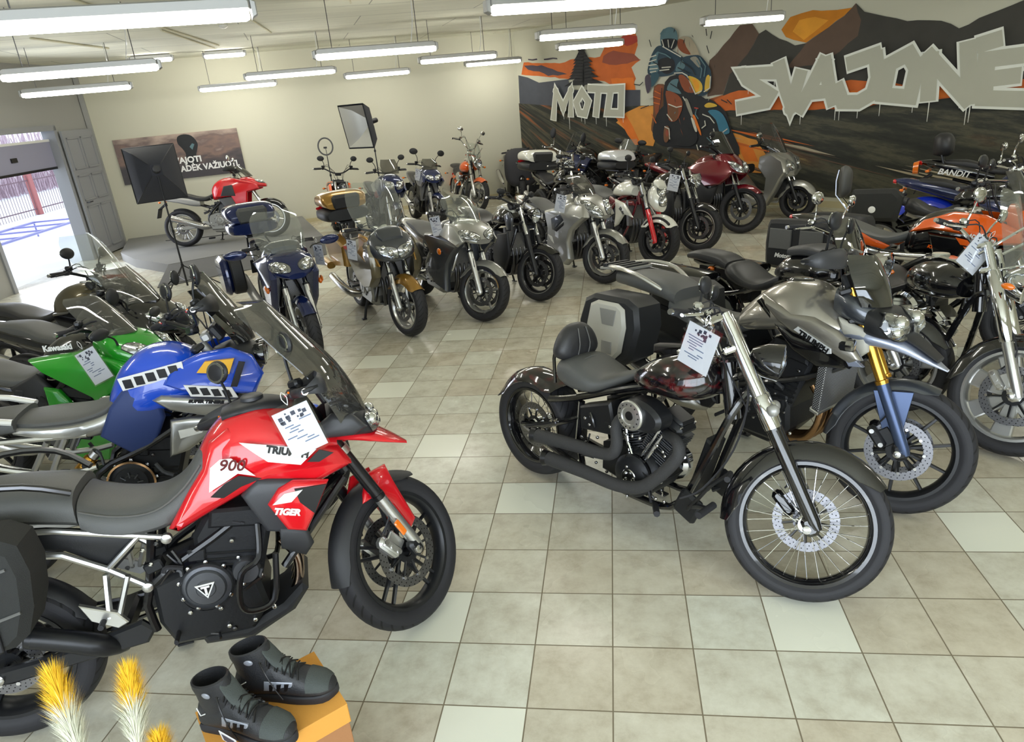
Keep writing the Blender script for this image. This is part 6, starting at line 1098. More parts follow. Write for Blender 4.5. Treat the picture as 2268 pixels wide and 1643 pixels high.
def road(label, pose, **o):
    D = dict(rf=.31, rr=.31, wf=.12, wr=.17, rake=25, steer=20, z0=0, rim='satin_black', edge=None, nsp=5, style='cast', paint='gloss_black', paint2=None, tank=None, tank_m=None, seat_m='seat_black', fender=None, fork=None, bars=(1.02, 1.02), barkw={}, eng={}, nose=None, screen=None, side=None, nose_m=None, tail=True, tail_m=None,
             light=None, lamps=None, mirrors={}, exhaust=('alu', .05), stand='side', tyre_n=40, frame_m='frame_black', ind=True, front_ind=True, disc_r=.15, plate=True, seat_z=0, extras=None, belly=None, z_tank=0, wire=False)
    D.update(o); o = D; B = Bike(label, pose, o['rf'], o['rr'], o['wf'], o['wr'], o['rake'], o['steer'], o['z0']); wb = B.wb; P = o['paint']; P2 = o['paint2'] or P; sz = o['seat_z']; sx = wb / 1.46
    st = 'wire' if o['wire'] else o['style']
    B.wheel(True, o['rim'], o['edge'], o['nsp'], st, discs=o.get('discs', (-1, 1)), disc_r=o['disc_r'], tire_n=o['tyre_n'], rimr=o.get('rimr')); B.wheel(False, o['rim'], o['edge'], o['nsp'], st, tire_n=o['tyre_n'], disc_r=.11, rimr=o.get('rimr_r'))
    fk = dict(y=.10, low=(.34, .028, 'alu'), up=(.74, .022, 'chrome'), f=.02); fk.update(o['fork'] or {}); B.fork(**fk)
    B.fender_f(o['fender'] or P, *(o.get('fend') or (50, 170, .13)), **(o.get('fendkw') or {}))
    B.swing(o.get('swing', 'satin_black'), (.50, .36), .13, hugger='black_plastic')
    B.inline_engine(**{**dict(x0=.48 * sx, x1=.92 * sx, z0=.22, z1=.72, seed=int(abs(pose[0]) * 100), cr=.09), **o['eng']})
    m, r = o['exhaust']; xs = [(.45, -.09, .28), (.34, -.18, .33), (.15, -.215, .43), (-.16, -.23, .56)]
    B.silencer(o.get('pipe') or xs, r, m, header=[[(1.0 * sx, y, .58), (1.05 * sx, y, .48), (1.02 * sx, y * .9, .30), (.9 * sx, y * .6, .22), (.55, -.05, .24)] for y in (-.08, -.027, .027, .08)], hr=.018, hm=o.get('hm', 'dark_steel'))
    if o.get('twin'): B.silencer([(a, -b, c) for a, b, c in (o.get('pipe') or xs)], r, m)
    hx = wb - .42; g = G()
    for q in (-1, 1):
        g.tube([(hx, q * .045, .86), (hx - .18, q * .13, .80), (.72 * sx, q * .15, .70), (.52, q * .14, .50), (.50, q * .12, .34)], .022, o['frame_m'], n=8, sm=3, flat=1.3); g.tube([(.55, q * .11, .62), (.3, q * .10, .72), (.0, q * .08, .80)], .014, o['frame_m'], n=7)
        g.tube([(hx + .02, q * .04, .76), (hx + .0, q * .12, .5), (.85 * sx, q * .12, .26)], .015, o['frame_m'], n=7, sm=2)
    g.tube([(hx + .035, 0, .72), (hx - .025, 0, .90)], .035, o['frame_m'], n=12); B.p('frame', g)
    if o.get('radiator', True): g = G(); g.prism([(.98 * sx, .78), (1.02 * sx, .78), (1.05 * sx, .46), (1.01 * sx, .46)], -.17, .17, 'grille', .004); B.p('radiator', g)
    T = o['tank'] or [(.60, .84, .74, .08), (.66, .92, .74, .13), (.78, .985, .76, .165), (.92, 1.0, .78, .18), (1.02, .96, .80, .15), (1.08, .90, .80, .10)]
    g = G(); g.hull([(a * sx, b + o['z_tank'], c, d, 2.6) for a, b, c, d in T], o['tank_m'] or P, n=24, tp=-.15); tk = B.p('fuel_tank', g)
    zt = max(b for a, b, c, d in T) + o['z_tank']; xt = [a for a, b, c, d in T if b + o['z_tank'] == zt][0] * sx
    g = G(); g.lathe([(.045, zt - .02), (.045, zt + .006), (.036, zt + .01), (0, zt + .01)], o.get('cap', 'alu_dull'), (xt - .02, 0, 0), ax=(0, 0, 1), n=20); B.p('filler_cap', g, parent=tk)
    g = G(); S_ = o.get('seat') or [(-.10, .90, .84, .10), (.10, .90, .80, .13), (.22, .87, .78, .14), (.34, .82, .74, .15), (.48, .80, .72, .14), (.60, .84, .76, .09), (.66, .88, .80, .06)]
    g.hull([(a * (sx if a > .3 else 1), b + sz, c + sz, d, 3) for a, b, c, d in S_], o['seat_m'], n=18); B.p('seat', g)
    if o['tail']:
        g = G(); g.hull([(-.34, .90 + sz, .86 + sz, .05, 2.6), (-.22, .91 + sz, .80 + sz, .10, 2.6), (0, .87 + sz, .74 + sz, .13, 3), (.25, .82 + sz, .66 + sz, .14, 3), (.40, .76 + sz, .64 + sz, .13, 3)], o['tail_m'] or P, n=18); tl = B.p('tail_cowl', g)
        g = G(); g.hull([(-.365, .895 + sz, .85 + sz, .04), (-.33, .90 + sz, .84 + sz, .06)], 'red_lens', k=1); B.p('tail_light', g, parent=tl)
    if o['ind']: B.ind([(-.26, .14, .78 + sz)], size=(.025, .03, .018))
    if o['plate']: B.plate((-.36, .60 + sz), .35)
    Pl = lambda nm, poly, y, mm, **k: B.pan(nm, [(a * sx,) + tuple(r_) for a, *r_ in poly], y, mm, **k)
    if o['side']:
        for nm, poly, y, mm, kw in o['side']: Pl(nm, poly, y, mm, **kw)
    if o['nose']:
        g = G(); g.hull([(a * sx, b, c, d, 2.6) for a, b, c, d in o['nose']], o['nose_m'] or P, n=24, k=5); nz = B.p('nose_fairing', g); B.skin(g)
    if o['lamps']:
        for pts, n_ in o['lamps']:
            for q in (-1, 1): B.lamp([(a * sx, q * b, c) for a, b, c in pts], (n_[0], q * n_[1], n_[2]), name='headlight', bulge=.02)
    if o['light']: c, r, mm = o['light']; B.round_light(B.fk(c[0], 0, c[1]), r, mm)
    if o['screen']:
        pts, mm, cv = o['screen']; g = G(); g.sheet([(a * sx, b, c) for a, b, c in pts], mm, cv); B.p('windscreen', g)
    B.bars((o['bars'][0] * sx, o['bars'][1]), **{**dict(W=.34, rise=.03, back=.11), **o['barkw']})
    if o['mirrors'] is not None: B.mirrors(**o['mirrors'])
    if o['front_ind'] and not o['side']: B.ind([B.fk(.52, .16, .08)], st=True, size=(.025, .03, .02))
    if o['stand']: B.stand(o['stand'])
    B.peg(.42, .36, .19, 'alu')
    g = G(); g.box((1.0 * sx, 0, 1.0 + o['z_tank'] * .5), (.05, .20, .09), 'black_plastic', .015, -.6)
    for q in (-1, 1): g.lathe([(.035, 0), (.038, .02), (.03, .024), (0, .02)], 'gauge', (.985 * sx, q * .05, 1.02 + o['z_tank'] * .5), ax=(-.5, 0, .85), n=16)
    B.p('dashboard', g, o['nose'] is None); return B
paint('fjr_blue', 18, 34, 84, .3, .16); paint('tan_gold', 168, 126, 54, .6, .28); paint('olive_metal', 92, 84, 62, .6, .3); paint('wine', 108, 16, 30, .2, .18); paint('green_paint', 28, 150, 30, 0.1); paint('orange_paint', 232, 96, 24); paint('navy', 34, 44, 86, .2); paint('pearl_white', 224, 224, 214, .1)
TN = [(1.05, 1.03, .86, .12), (1.20, 1.02, .84, .20), (1.32, .98, .82, .21), (1.42, .92, .81, .17), (1.50, .86, .81, .08)]
def card_on(b, x, y, z, text, ang=0, w=.135, h=.2, face=None): card(b, (x, y, z), ang, text, w, h, steer=False, face=face if face is not None else 25)

# dark blue sport tourer with cases
F = road('dark blue sport-touring motorcycle with top case and side cases facing the camera', (-2.83, 2.95, -52.5, 0, 1.54), steer=0, paint='fjr_blue', rim='alu_dull', edge='alu', stand='centre', nose=TN, seat_m='seat_vinyl',
  lamps=[([(1.44, .05, .86), (1.36, .19, .88), (1.30, .20, .95), (1.38, .10, .96), (1.43, .04, .92)], (1, .35, .3))],
  screen=([(1.28, 1.02, .20), (1.18, 1.14, .23), (1.06, 1.30, .22), (1.0, 1.37, .15)], 'clear_screen', .12), fender='fjr_blue', tank_m='fjr_blue', z_tank=.05, seat_z=.03,
  side=[('side_fairing', [(.62, .86), (.80, .80), (.92, .60), (1.0, .36), (1.20, .52), (1.28, .66), (1.40, .82), (1.30, .98, -.02), (1.05, 1.0, -.06), (.80, .94, -.06)], .20, 'fjr_blue', dict(bulge=.03, thick=.03)), ('side_vent', [(.60, .80), (.78, .78), (.90, .58), (.84, .50), (.62, .62)], .16, 'silver_paint', dict(bulge=.02))],
  fork=dict(low=(.42, .03, 'alu')), mirrors=dict(base=(1.24, .24, 1.0), up=.05, out=.20, size=(.10, .045), mat_='fjr_blue', stalk='gloss_black', fwd=-.02, steer=False), exhaust=('alu_dull', .05), fend=(40, 120, .13))
sidecase(F, 'fjr_blue', .25, .22, (.44, .84), (-.34, .14), lid='fjr_blue'); topcase(F, -.32, 1.0, 'fjr_blue', 'fjr_blue', .27, .44, .34, None, 'seat_vinyl')
g = G(); g.hull([(1.06, 1.09, 1.02, .10, 3), (1.15, 1.10, 1.0, .17, 3), (1.22, 1.06, 1.0, .12, 3)], 'graphite'); F.p('dash_cover', g)
F.ind([(1.34, .255, .72)], size=(.05, .012, .03), stalk='fjr_blue'); F.ind([(1.34, .24, .70)], m='amber', size=(.03, .02, .03), stalk='fjr_blue'); card_on(F, 1.02, .36, .98, 'white price sheet hanging from the left handlebar of the dark blue tourer')

# bronze and grey tourer with top case
O_ = road('bronze-gold and dark grey touring motorcycle with big clear screen and gold top case', (-2.03, 3.56, -53, 0, 1.475), steer=12, paint='tan_gold', rim='alu', edge='alu', stand='centre', nose_m='graphite', nose=[(1.02, 1.05, .82, .12), (1.18, 1.05, .78, .22), (1.30, 1.0, .76, .23), (1.40, .93, .76, .18), (1.46, .84, .78, .09)], seat_m='seat_black', seat_z=-.02,
  lamps=[([(1.45, .01, .80), (1.40, .14, .83), (1.34, .19, .93), (1.40, .13, .93), (1.44, .01, .90)], (1, .3, .3))], tank_m='olive_metal', z_tank=.03,
  screen=([(1.26, 1.03, .17), (1.20, 1.12, .25), (1.08, 1.30, .28), (1.0, 1.45, .24), (.97, 1.50, .14)], 'clear_screen', .16), fender='tan_gold', fendkw=dict(w2=.14, depth=.09), fend=(40, 150, .15),
  side=[('side_fairing', [(.45, .84), (.62, .66), (.80, .52), (1.0, .46), (1.20, .50), (1.34, .62), (1.36, .74), (1.28, .95, -.02), (1.0, .99, -.06), (.62, .93, -.05)], .22, 'olive_metal', dict(bulge=.05, thick=.04)), ('flash_panel', [(.98, 1.02, -.02), (1.06, .90, .02), (1.0, .84, .03), (1.22, .74, .01), (1.40, .74, -.05), (1.30, .86, -.03), (1.34, .92, -.06), (1.16, 1.0, -.04)], .245, 'tan_gold', dict(bulge=.012)), ('rear_quarter', [(-.30, .84), (-.20, .60), (.0, .52), (.40, .58), (.42, .82), (.1, .90)], .22, 'tan_gold', dict(bulge=.05, thick=.05))],
  mirrors=None, exhaust=('steel', .045), twin=True, pipe=[(.45, -.09, .26), (.34, -.2, .26), (.15, -.25, .30), (-.20, -.27, .38)], eng=dict(cm='engine_silver', hm='engine_silver', cov='engine_silver'))
topcase(O_, -.26, 1.0, 'black_plastic', 'tan_gold', .27, .44, .34, 'red_lens', 'seat_black'); g = G(); g.hull([(1.16, 1.08, .98, .10, 3), (1.26, 1.08, .96, .14, 3), (1.36, 1.0, .95, .11, 3)], 'graphite'); O_.p('screen_cowl', g); card_on(O_, 1.05, -.33, .98, 'price card hanging in front of the bronze-gold tourer\'s side fairing', 6)
for q in (-1, 1): g = G(); g.hull([(-.05, .58, .50, .05), (-.30, .60, .52, .05)], 'tan_gold', y0=q * .30); O_.p('case_corner', g)

# silver-grey half faired tourer
V_ = road('silver and grey sport-touring motorcycle with twin round headlights and low clear screen', (-1.33, 3.92, -49.5, 5, 1.51), steer=24, paint='silver_paint', paint2='graphite', rim='alu', edge='chrome', nose=TN, seat_m='seat_vinyl', tank_m='graphite', fender='silver_paint', fend=(38, 160, .14),
  lamps=[([(1.46, .04, .84), (1.38, .17, .86), (1.32, .19, .93), (1.40, .11, .94), (1.45, .03, .90)], (1, .35, .3))], screen=([(1.30, 1.0, .17), (1.20, 1.09, .20), (1.08, 1.20, .19), (1.02, 1.25, .10)], 'clear_screen', .12),
  side=[('side_fairing', [(.60, .84), (.72, .66), (.66, .42), (.84, .30), (1.06, .26), (1.06, .42), (1.10, .56), (1.22, .68), (1.38, .80), (1.24, .97, -.03), (1.0, .92, -.02), (.80, .86)], .19, 'graphite', dict(bulge=.04, thick=.03)), ('upper_fairing', [(.98, .86), (1.36, .78), (1.44, .84, -.03), (1.28, .98, -.03), (1.08, 1.0, -.04)], .225, 'silver_paint', dict(bulge=.02))],
  mirrors=None, frame_m='alu', swing='alu', exhaust=('alu', .05), eng=dict(cm='engine_silver', hm='engine_silver', cov='engine_silver'), fork=dict(low=(.42, .031, 'alu')))
V_.ind([(1.08, .262, .70)], size=(.045, .012, .035), stalk='graphite'); card_on(V_, .98, -.26, 1.05, 'blank white price sheet on the tank of the silver and grey tourer', -14)

# black naked
NK = road('black naked roadster with grey tank top, between the two silver faired motorcycles', (-.80, 4.56, -50, 5, 1.46), steer=20, paint='gloss_black', tank_m='gloss_black', rim='dark_steel', edge='alu', light=((.62, .13), .085, 'gloss_black'), mirrors=dict(up=.05, out=.06, size=(.06, .035)), fender='gloss_black', fork=dict(low=(.42, .03, 'satin_black'), up=(.74, .023, 'chrome'), usd=True, collar='alu'), barkw=dict(W=.37, rise=.06),
  side=[('tank_scoop', [(.98, .92), (1.08, .96), (1.16, .90), (1.14, .76), (1.04, .74)], .15, 'graphite', dict(bulge=.02)), ('radiator_side', [(.88, .70), (1.10, .74), (1.14, .50), (1.02, .28), (.80, .30), (.78, .52)], .18, 'black_plastic', dict(bulge=.02))], eng=dict(cm='engine_black', cov='engine_black'), exhaust=('dark_steel', .05))
g = G(); g.hull([(.74, 1.0, .94, .10, 3), (.90, 1.03, .96, .12, 3), (1.04, .99, .93, .09, 3)], 'pearl_white'); NK.p('tank_top', g)

# silver full fairing
VF = road('all-silver fully faired sport tourer with price card on its tank side', (-.07, 5.16, -49.5, 3, 1.46), steer=20, paint='silver_paint', rim='alu', edge='chrome', nose=[(1.0, 1.0, .84, .10), (1.14, 1.02, .82, .18), (1.28, .97, .78, .19), (1.40, .88, .76, .13), (1.48, .80, .76, .06)], seat_m='seat_vinyl', fender='silver_paint', fend=(35, 165, .14),
  lamps=[([(1.46, .02, .79), (1.40, .13, .82), (1.24, .185, .95), (1.30, .12, .97), (1.42, .06, .90)], (1, .5, .6))], screen=([(1.22, 1.01, .14), (1.14, 1.09, .17), (1.02, 1.19, .15), (.97, 1.22, .08)], 'smoke_screen', .11),
  side=[('side_fairing', [(.56, .80), (.62, .60), (.60, .36), (.70, .22), (.98, .17), (1.08, .26), (1.04, .46), (1.10, .60), (1.24, .70), (1.38, .78), (1.30, .93, -.03), (1.05, .93, -.03), (.85, .86)], .19, 'silver_paint', dict(bulge=.05, thick=.03, ins=.03)), ('air_vent', [(.72, .72), (.92, .80), (.99, .72), (.80, .58), (.74, .58)], .237, 'graphite', dict(bulge=.008)), ('vent_slot', [(.78, .585), (.99, .70), (.98, .66), (.84, .57)], .244, 'black_plastic', dict(bulge=.004))],
  mirrors=None, exhaust=('steel', .05), fork=dict(low=(.42, .031, 'alu')), tail=True)
g = G(); g.prism([(.66, .52), (.74, .50), (.78, .42), (.73, .45)], -.246, -.238, 'decal_white', .001); VF.p('fairing_decal', g); card_on(VF, 1.0, -.27, 1.02, 'price card hanging at the handlebar of the all-silver faired motorcycle', 12)

# white naked with red frame
ER = road('white naked motorcycle with red fork legs and red frame', (.58, 5.87, -53, 5, 1.41), steer=11, paint='pearl_white', rim='satin_black', frame_m='wine', fender='pearl_white', fend=(40, 150, .14), fendkw=dict(depth=.1), fork=dict(low=(.40, .031, 'red_paint'), up=(.74, .022, 'chrome')), barkw=dict(W=.36, rise=.06), mirrors=dict(up=.18, out=.03, size=(.055, .04)),
  tank=[(.60, .88, .80, .10), (.68, .95, .80, .15), (.80, 1.0, .80, .175), (.94, 1.0, .82, .18), (1.04, .95, .83, .13)], side=[('radiator_shroud', [(.78, .78), (.98, .74), (1.16, .58), (.98, .60), (.86, .46), (.78, .42), (.80, .60)], .19, 'pearl_white', dict(bulge=.02)), ('frame_spar', [(.60, .80), (.80, .76), (1.10, .78), (1.14, .72), (.80, .68), (.58, .70)], .15, 'wine', dict(bulge=.015))],
  nose=None, eng=dict(cm='engine_grey', cov='engine_black'), exhaust=('satin_black', .05), seat_m='seat_vinyl')
g = G(); g.hull([(1.20, .94, .74, .06, 2.4), (1.28, .97, .70, .11, 2.6), (1.35, .95, .66, .12, 2.6), (1.41, .86, .66, .08, 2.4)], 'pearl_white', n=22); ER.p('headlamp_cowl', g, True); ER.skin(g); g = G(); g.hull([(1.26, 1.04, .96, .05), (1.32, 1.05, .95, .10), (1.38, .98, .93, .08)], 'pearl_white'); ER.p('fly_screen', g, True)
for z in (.90, .79): ER.lamp([(1.42, -.065, z - .05), (1.425, .065, z - .05), (1.40, .07, z + .045), (1.40, -.07, z + .045)], (1, 0, .1), st=True, name='headlight')
ER.txt('ER-6n', .06, .86, .67, .213, 'decal_black', -38, shear=.2, squash=.8)

# black commuter with clear lamp and card
CB = road('black naked motorcycle with a price card on its fork and silver-edged wheels', (1.155, 6.50, -48, 5, 1.43), steer=17, paint='gloss_black', rim='satin_black', edge='alu', nsp=6, style='thin', fork=dict(low=(.38, .029, 'satin_black'), up=(.80, .023, 'chrome')), light=((.60, .14), .09, 'chrome'), mirrors=dict(up=.16, out=.05, size=(.055, .035)), seat_m='seat_vinyl', barkw=dict(W=.37, rise=.07),
  side=[('radiator_side', [(.90, .74), (1.12, .76), (1.14, .46), (.98, .40), (.90, .50)], .17, 'black_plastic', dict(bulge=.02))])
card_on(CB, 1.16, -.22, .99, 'price card hanging beside the fork of the black naked motorcycle with silver-edged wheels', 10, .15, .21)
topcase(CB, -.22, 1.0, 'black_plastic', 'silver_gloss', .23, .40, .28, None)

# wine red adventure
VS = road('wine red adventure tourer with pointed fairing standing before the painted rider', (1.86, 7.5, -46, 5, 1.52), rf=.335, steer=20, paint='wine', rim='satin_black', nsp=3, style='y', disc_r=.155, fender='wine', fend=(45, 120, .13), nose=[(1.02, 1.10, .92, .10), (1.16, 1.12, .88, .18), (1.30, 1.03, .84, .18), (1.42, .92, .82, .11), (1.47, .85, .82, .05)],
  lamps=[([(1.47, .01, .84), (1.42, .12, .87), (1.30, .175, 1.0), (1.36, .10, 1.0), (1.44, .02, .93)], (1, .5, .5))], screen=([(1.24, 1.10, .14), (1.16, 1.20, .17), (1.06, 1.34, .16), (1.02, 1.40, .09)], 'dark_screen', .11), z_tank=.08, seat_z=.04,
  side=[('side_fairing', [(.62, .90), (.80, .78), (.96, .64), (1.22, .68), (1.34, .78), (1.40, .86), (1.28, 1.0, -.03), (1.0, 1.02, -.05), (.78, .98, -.04)], .20, 'wine', dict(bulge=.03)), ('lower_fairing', [(.80, .74), (1.0, .62), (1.16, .66), (1.08, .42), (.92, .30), (.78, .34)], .18, 'black_plastic', dict(bulge=.02))], mirrors=dict(up=.14, out=.06, size=(.065, .04)), barkw=dict(W=.39, rise=.06), bars=(1.0, 1.10), fork=dict(low=(.34, .027, 'satin_black')), discs=(-1,))

# silver maxi scooter
SC = Bike('silver maxi scooter with tall smoked screen parked at the mural wall', (2.82, 8.25, -46, 0, 1.58), .28, .27, .12, .15, 25, 12, name='scooter', category='scooter')
SC.wheel(True, 'satin_black', n=3, style='y', rimr=.19, disc_r=.12, tire_n=40); SC.wheel(False, 'satin_black', n=3, style='y', rimr=.18, tire_n=40); SC.fork(.09, (.30, .026, 'satin_black'), (.60, .02, 'chrome')); SC.fender_f('silver_paint', 20, 175, .15, .025, .08)
g = G(); g.hull([(-.42, .78, .66, .06), (-.25, .80, .50, .16), (.05, .80, .40, .22), (.40, .74, .34, .23), (.62, .58, .28, .20), (.85, .36, .20, .19), (1.05, .34, .20, .18), (1.20, .42, .28, .14)], 'silver_paint', n=24, e=3); SC.p('body_shell', g)
g = G(); g.hull([(-.20, .86, .76, .13, 3), (.0, .88, .76, .16, 3), (.22, .84, .72, .18, 3), (.34, .80, .70, .18, 3), (.56, .79, .70, .17, 3), (.72, .80, .66, .12, 3)], 'seat_black'); SC.p('seat', g)
SC.pan('leg_shield', [(1.02, .94), (1.0, .78), (1.14, .62), (1.12, .40), (.98, .20), (1.16, .20), (1.30, .40), (1.42, .62), (1.50, .72), (1.44, .90), (1.24, 1.0)], .17, 'silver_paint', bulge=.06, thick=.06, ins=.03)
g = G(); g.hull([(1.04, .98, .60, .12, 3), (1.18, 1.03, .58, .20, 3), (1.34, .98, .58, .20, 3), (1.46, .88, .62, .13, 3), (1.53, .78, .66, .05, 3)], 'silver_paint', n=24, k=5); SC.p('front_apron', g); SC.skin(g)
for q in (-1, 1): SC.lamp([(1.52, q * .04, .74), (1.46, q * .15, .76), (1.30, q * .225, .90), (1.40, q * .12, .91), (1.49, q * .04, .84)], (1, q * .6, .5), name='headlight')
g = G(); g.hull([(1.22, .62, .30, .10, 3), (1.30, .60, .32, .11, 3), (1.42, .58, .42, .10, 3)], 'black_plastic'); SC.p('inner_shield', g); g = G(); g.sheet([(1.34, .98, .15), (1.26, 1.10, .22), (1.14, 1.30, .20), (1.08, 1.40, .12)], 'smoke_screen', .12); SC.p('windscreen', g)
SC.bars((1.02, 1.06), .34, .03, .10); SC.mirrors(up=.12, out=.10, size=(.075, .045), mat_='chrome'); SC.stand('centre', .45); SC.plate((-.46, .56)); SC.silencer([(.1, -.16, .30), (-.1, -.2, .34), (-.35, -.22, .42)], .06, 'dark_steel')

# red adventure tourer on the platform
CX = road('red adventure tourer with black spoked-edge wheels and silver tail on the grey platform', (-6.05, 9.0, 15.5, 5, 1.52), z0=.15, rf=.335, rr=.325, steer=6, paint='red_paint', rim='alu', wire=True, fender='gloss_black', fend=(35, 155, .14), frame_m='satin_black', swing='alu', exhaust=('steel', .058), pipe=[(.50, -.09, .30), (.38, -.17, .32), (.16, -.21, .42), (-.10, -.22, .52)], tail_m='alu_dull', z_tank=.10, seat_z=.02, eng=dict(cm='engine_silver', hm='engine_grey', cov='engine_silver'),
  side=[('side_panel', [(.66, .78), (.72, .92), (.84, 1.06, -.04), (1.0, 1.08, -.05), (1.18, 1.02), (1.38, .95), (1.40, .86), (1.20, .82), (1.16, .62), (.98, .62), (.92, .78)], .18, 'red_paint', dict(bulge=.03)), ('tank_insert', [(.76, .80), (.84, .96), (.98, .97), (1.0, .78)], .215, 'dark_plastic', dict(bulge=.008)), ('engine_side', [(.70, .76), (.92, .78), (1.06, .70), (.98, .50), (.84, .48), (.78, .62)], .165, 'grey_plastic', dict(bulge=.02))],
  nose=[(1.10, 1.08, .92, .10), (1.24, 1.08, .90, .16), (1.38, 1.0, .88, .13), (1.50, .93, .88, .04)], lamps=[([(1.46, .01, .94), (1.40, .10, .96), (1.36, .12, 1.02), (1.42, .02, 1.02)], (1, .4, .4))], screen=([(1.30, 1.08, .12), (1.22, 1.18, .14), (1.12, 1.27, .10)], 'smoke_screen', .09), bars=(1.0, 1.14), barkw=dict(W=.40, rise=.07, guards='black_plastic'), mirrors=dict(up=.17, out=.05, size=(.06, .045), mat_='chrome'), fork=dict(low=(.30, .027, 'alu')))

# back row along the white wall
ED = road('orange and black supermoto with white handlebar pad at the left end of the back row', (-4.57, 8.75, -62, 4, 1.45), steer=8, rf=.33, paint='orange_paint', rim='satin_black', wire=True, fender='orange_paint', light=((.62, .12), .06, 'black_plastic'), bars=(1.0, 1.14), barkw=dict(W=.39, rise=.08), mirrors=dict(up=.15, out=.06, size=(.06, .045)), tank_m='gloss_black', frame_m='orange_paint', side=[('radiator_shroud', [(.72, .92), (1.05, .98), (1.18, .80), (1.02, .62), (.90, .72)], .16, 'orange_paint', dict(bulge=.03))])
NV = road('dark teal adventure motorcycle with square screen and twin headlights in the back row', (-3.52, 8.35, -56, 5, 1.5), steer=-8, rf=.335, paint='fjr_blue', rim='alu_dull', nose=[(1.08, 1.10, .90, .10), (1.20, 1.12, .86, .17), (1.34, 1.06, .82, .18), (1.42, .96, .82, .12)], lamps=[([(1.42, .02, .88), (1.38, .13, .90), (1.36, .15, 1.0), (1.40, .03, 1.0)], (1, .2, .2))], screen=([(1.28, 1.12, .14), (1.20, 1.24, .15), (1.13, 1.34, .12)], 'smoke_screen', .06), bars=(1.0, 1.12), z_tank=.08, mirrors=dict(up=.18, out=.08, size=(.06, .045)), seat_m='seat_vinyl',
  side=[('side_fairing', [(.70, .92), (.95, .70), (1.20, .72), (1.38, .86), (1.24, 1.04, -.03), (.9, 1.03, -.05)], .19, 'fjr_blue', dict(bulge=.03))])
TD = road('navy blue twin-cylinder roadster with large black mirrors and a blank card in the back row', (-3.15, 9.55, -60, 5, 1.47), steer=14, paint='navy', rim='alu', edge='alu', nose=[(1.06, 1.02, .84, .10), (1.20, 1.04, .82, .17), (1.34, .97, .80, .16), (1.42, .88, .80, .08)], lamps=[([(1.42, .02, .84), (1.37, .13, .87), (1.34, .14, .93), (1.40, .03, .93)], (1, .2, .3))], screen=([(1.26, 1.02, .13), (1.18, 1.12, .15), (1.10, 1.20, .10)], 'smoke_screen', .07), mirrors=dict(up=.20, out=.10, size=(.08, .055)), bars=(1.0, 1.06), z_tank=.04,
  side=[('side_fairing', [(.74, .90), (1.0, .72), (1.22, .72), (1.38, .82), (1.22, .98, -.03), (.95, .97, -.04)], .18, 'navy', dict(bulge=.03))])
card_on(TD, 1.15, -.22, 1.03, 'blank white card on the front of the navy blue roadster in the back row', 8)
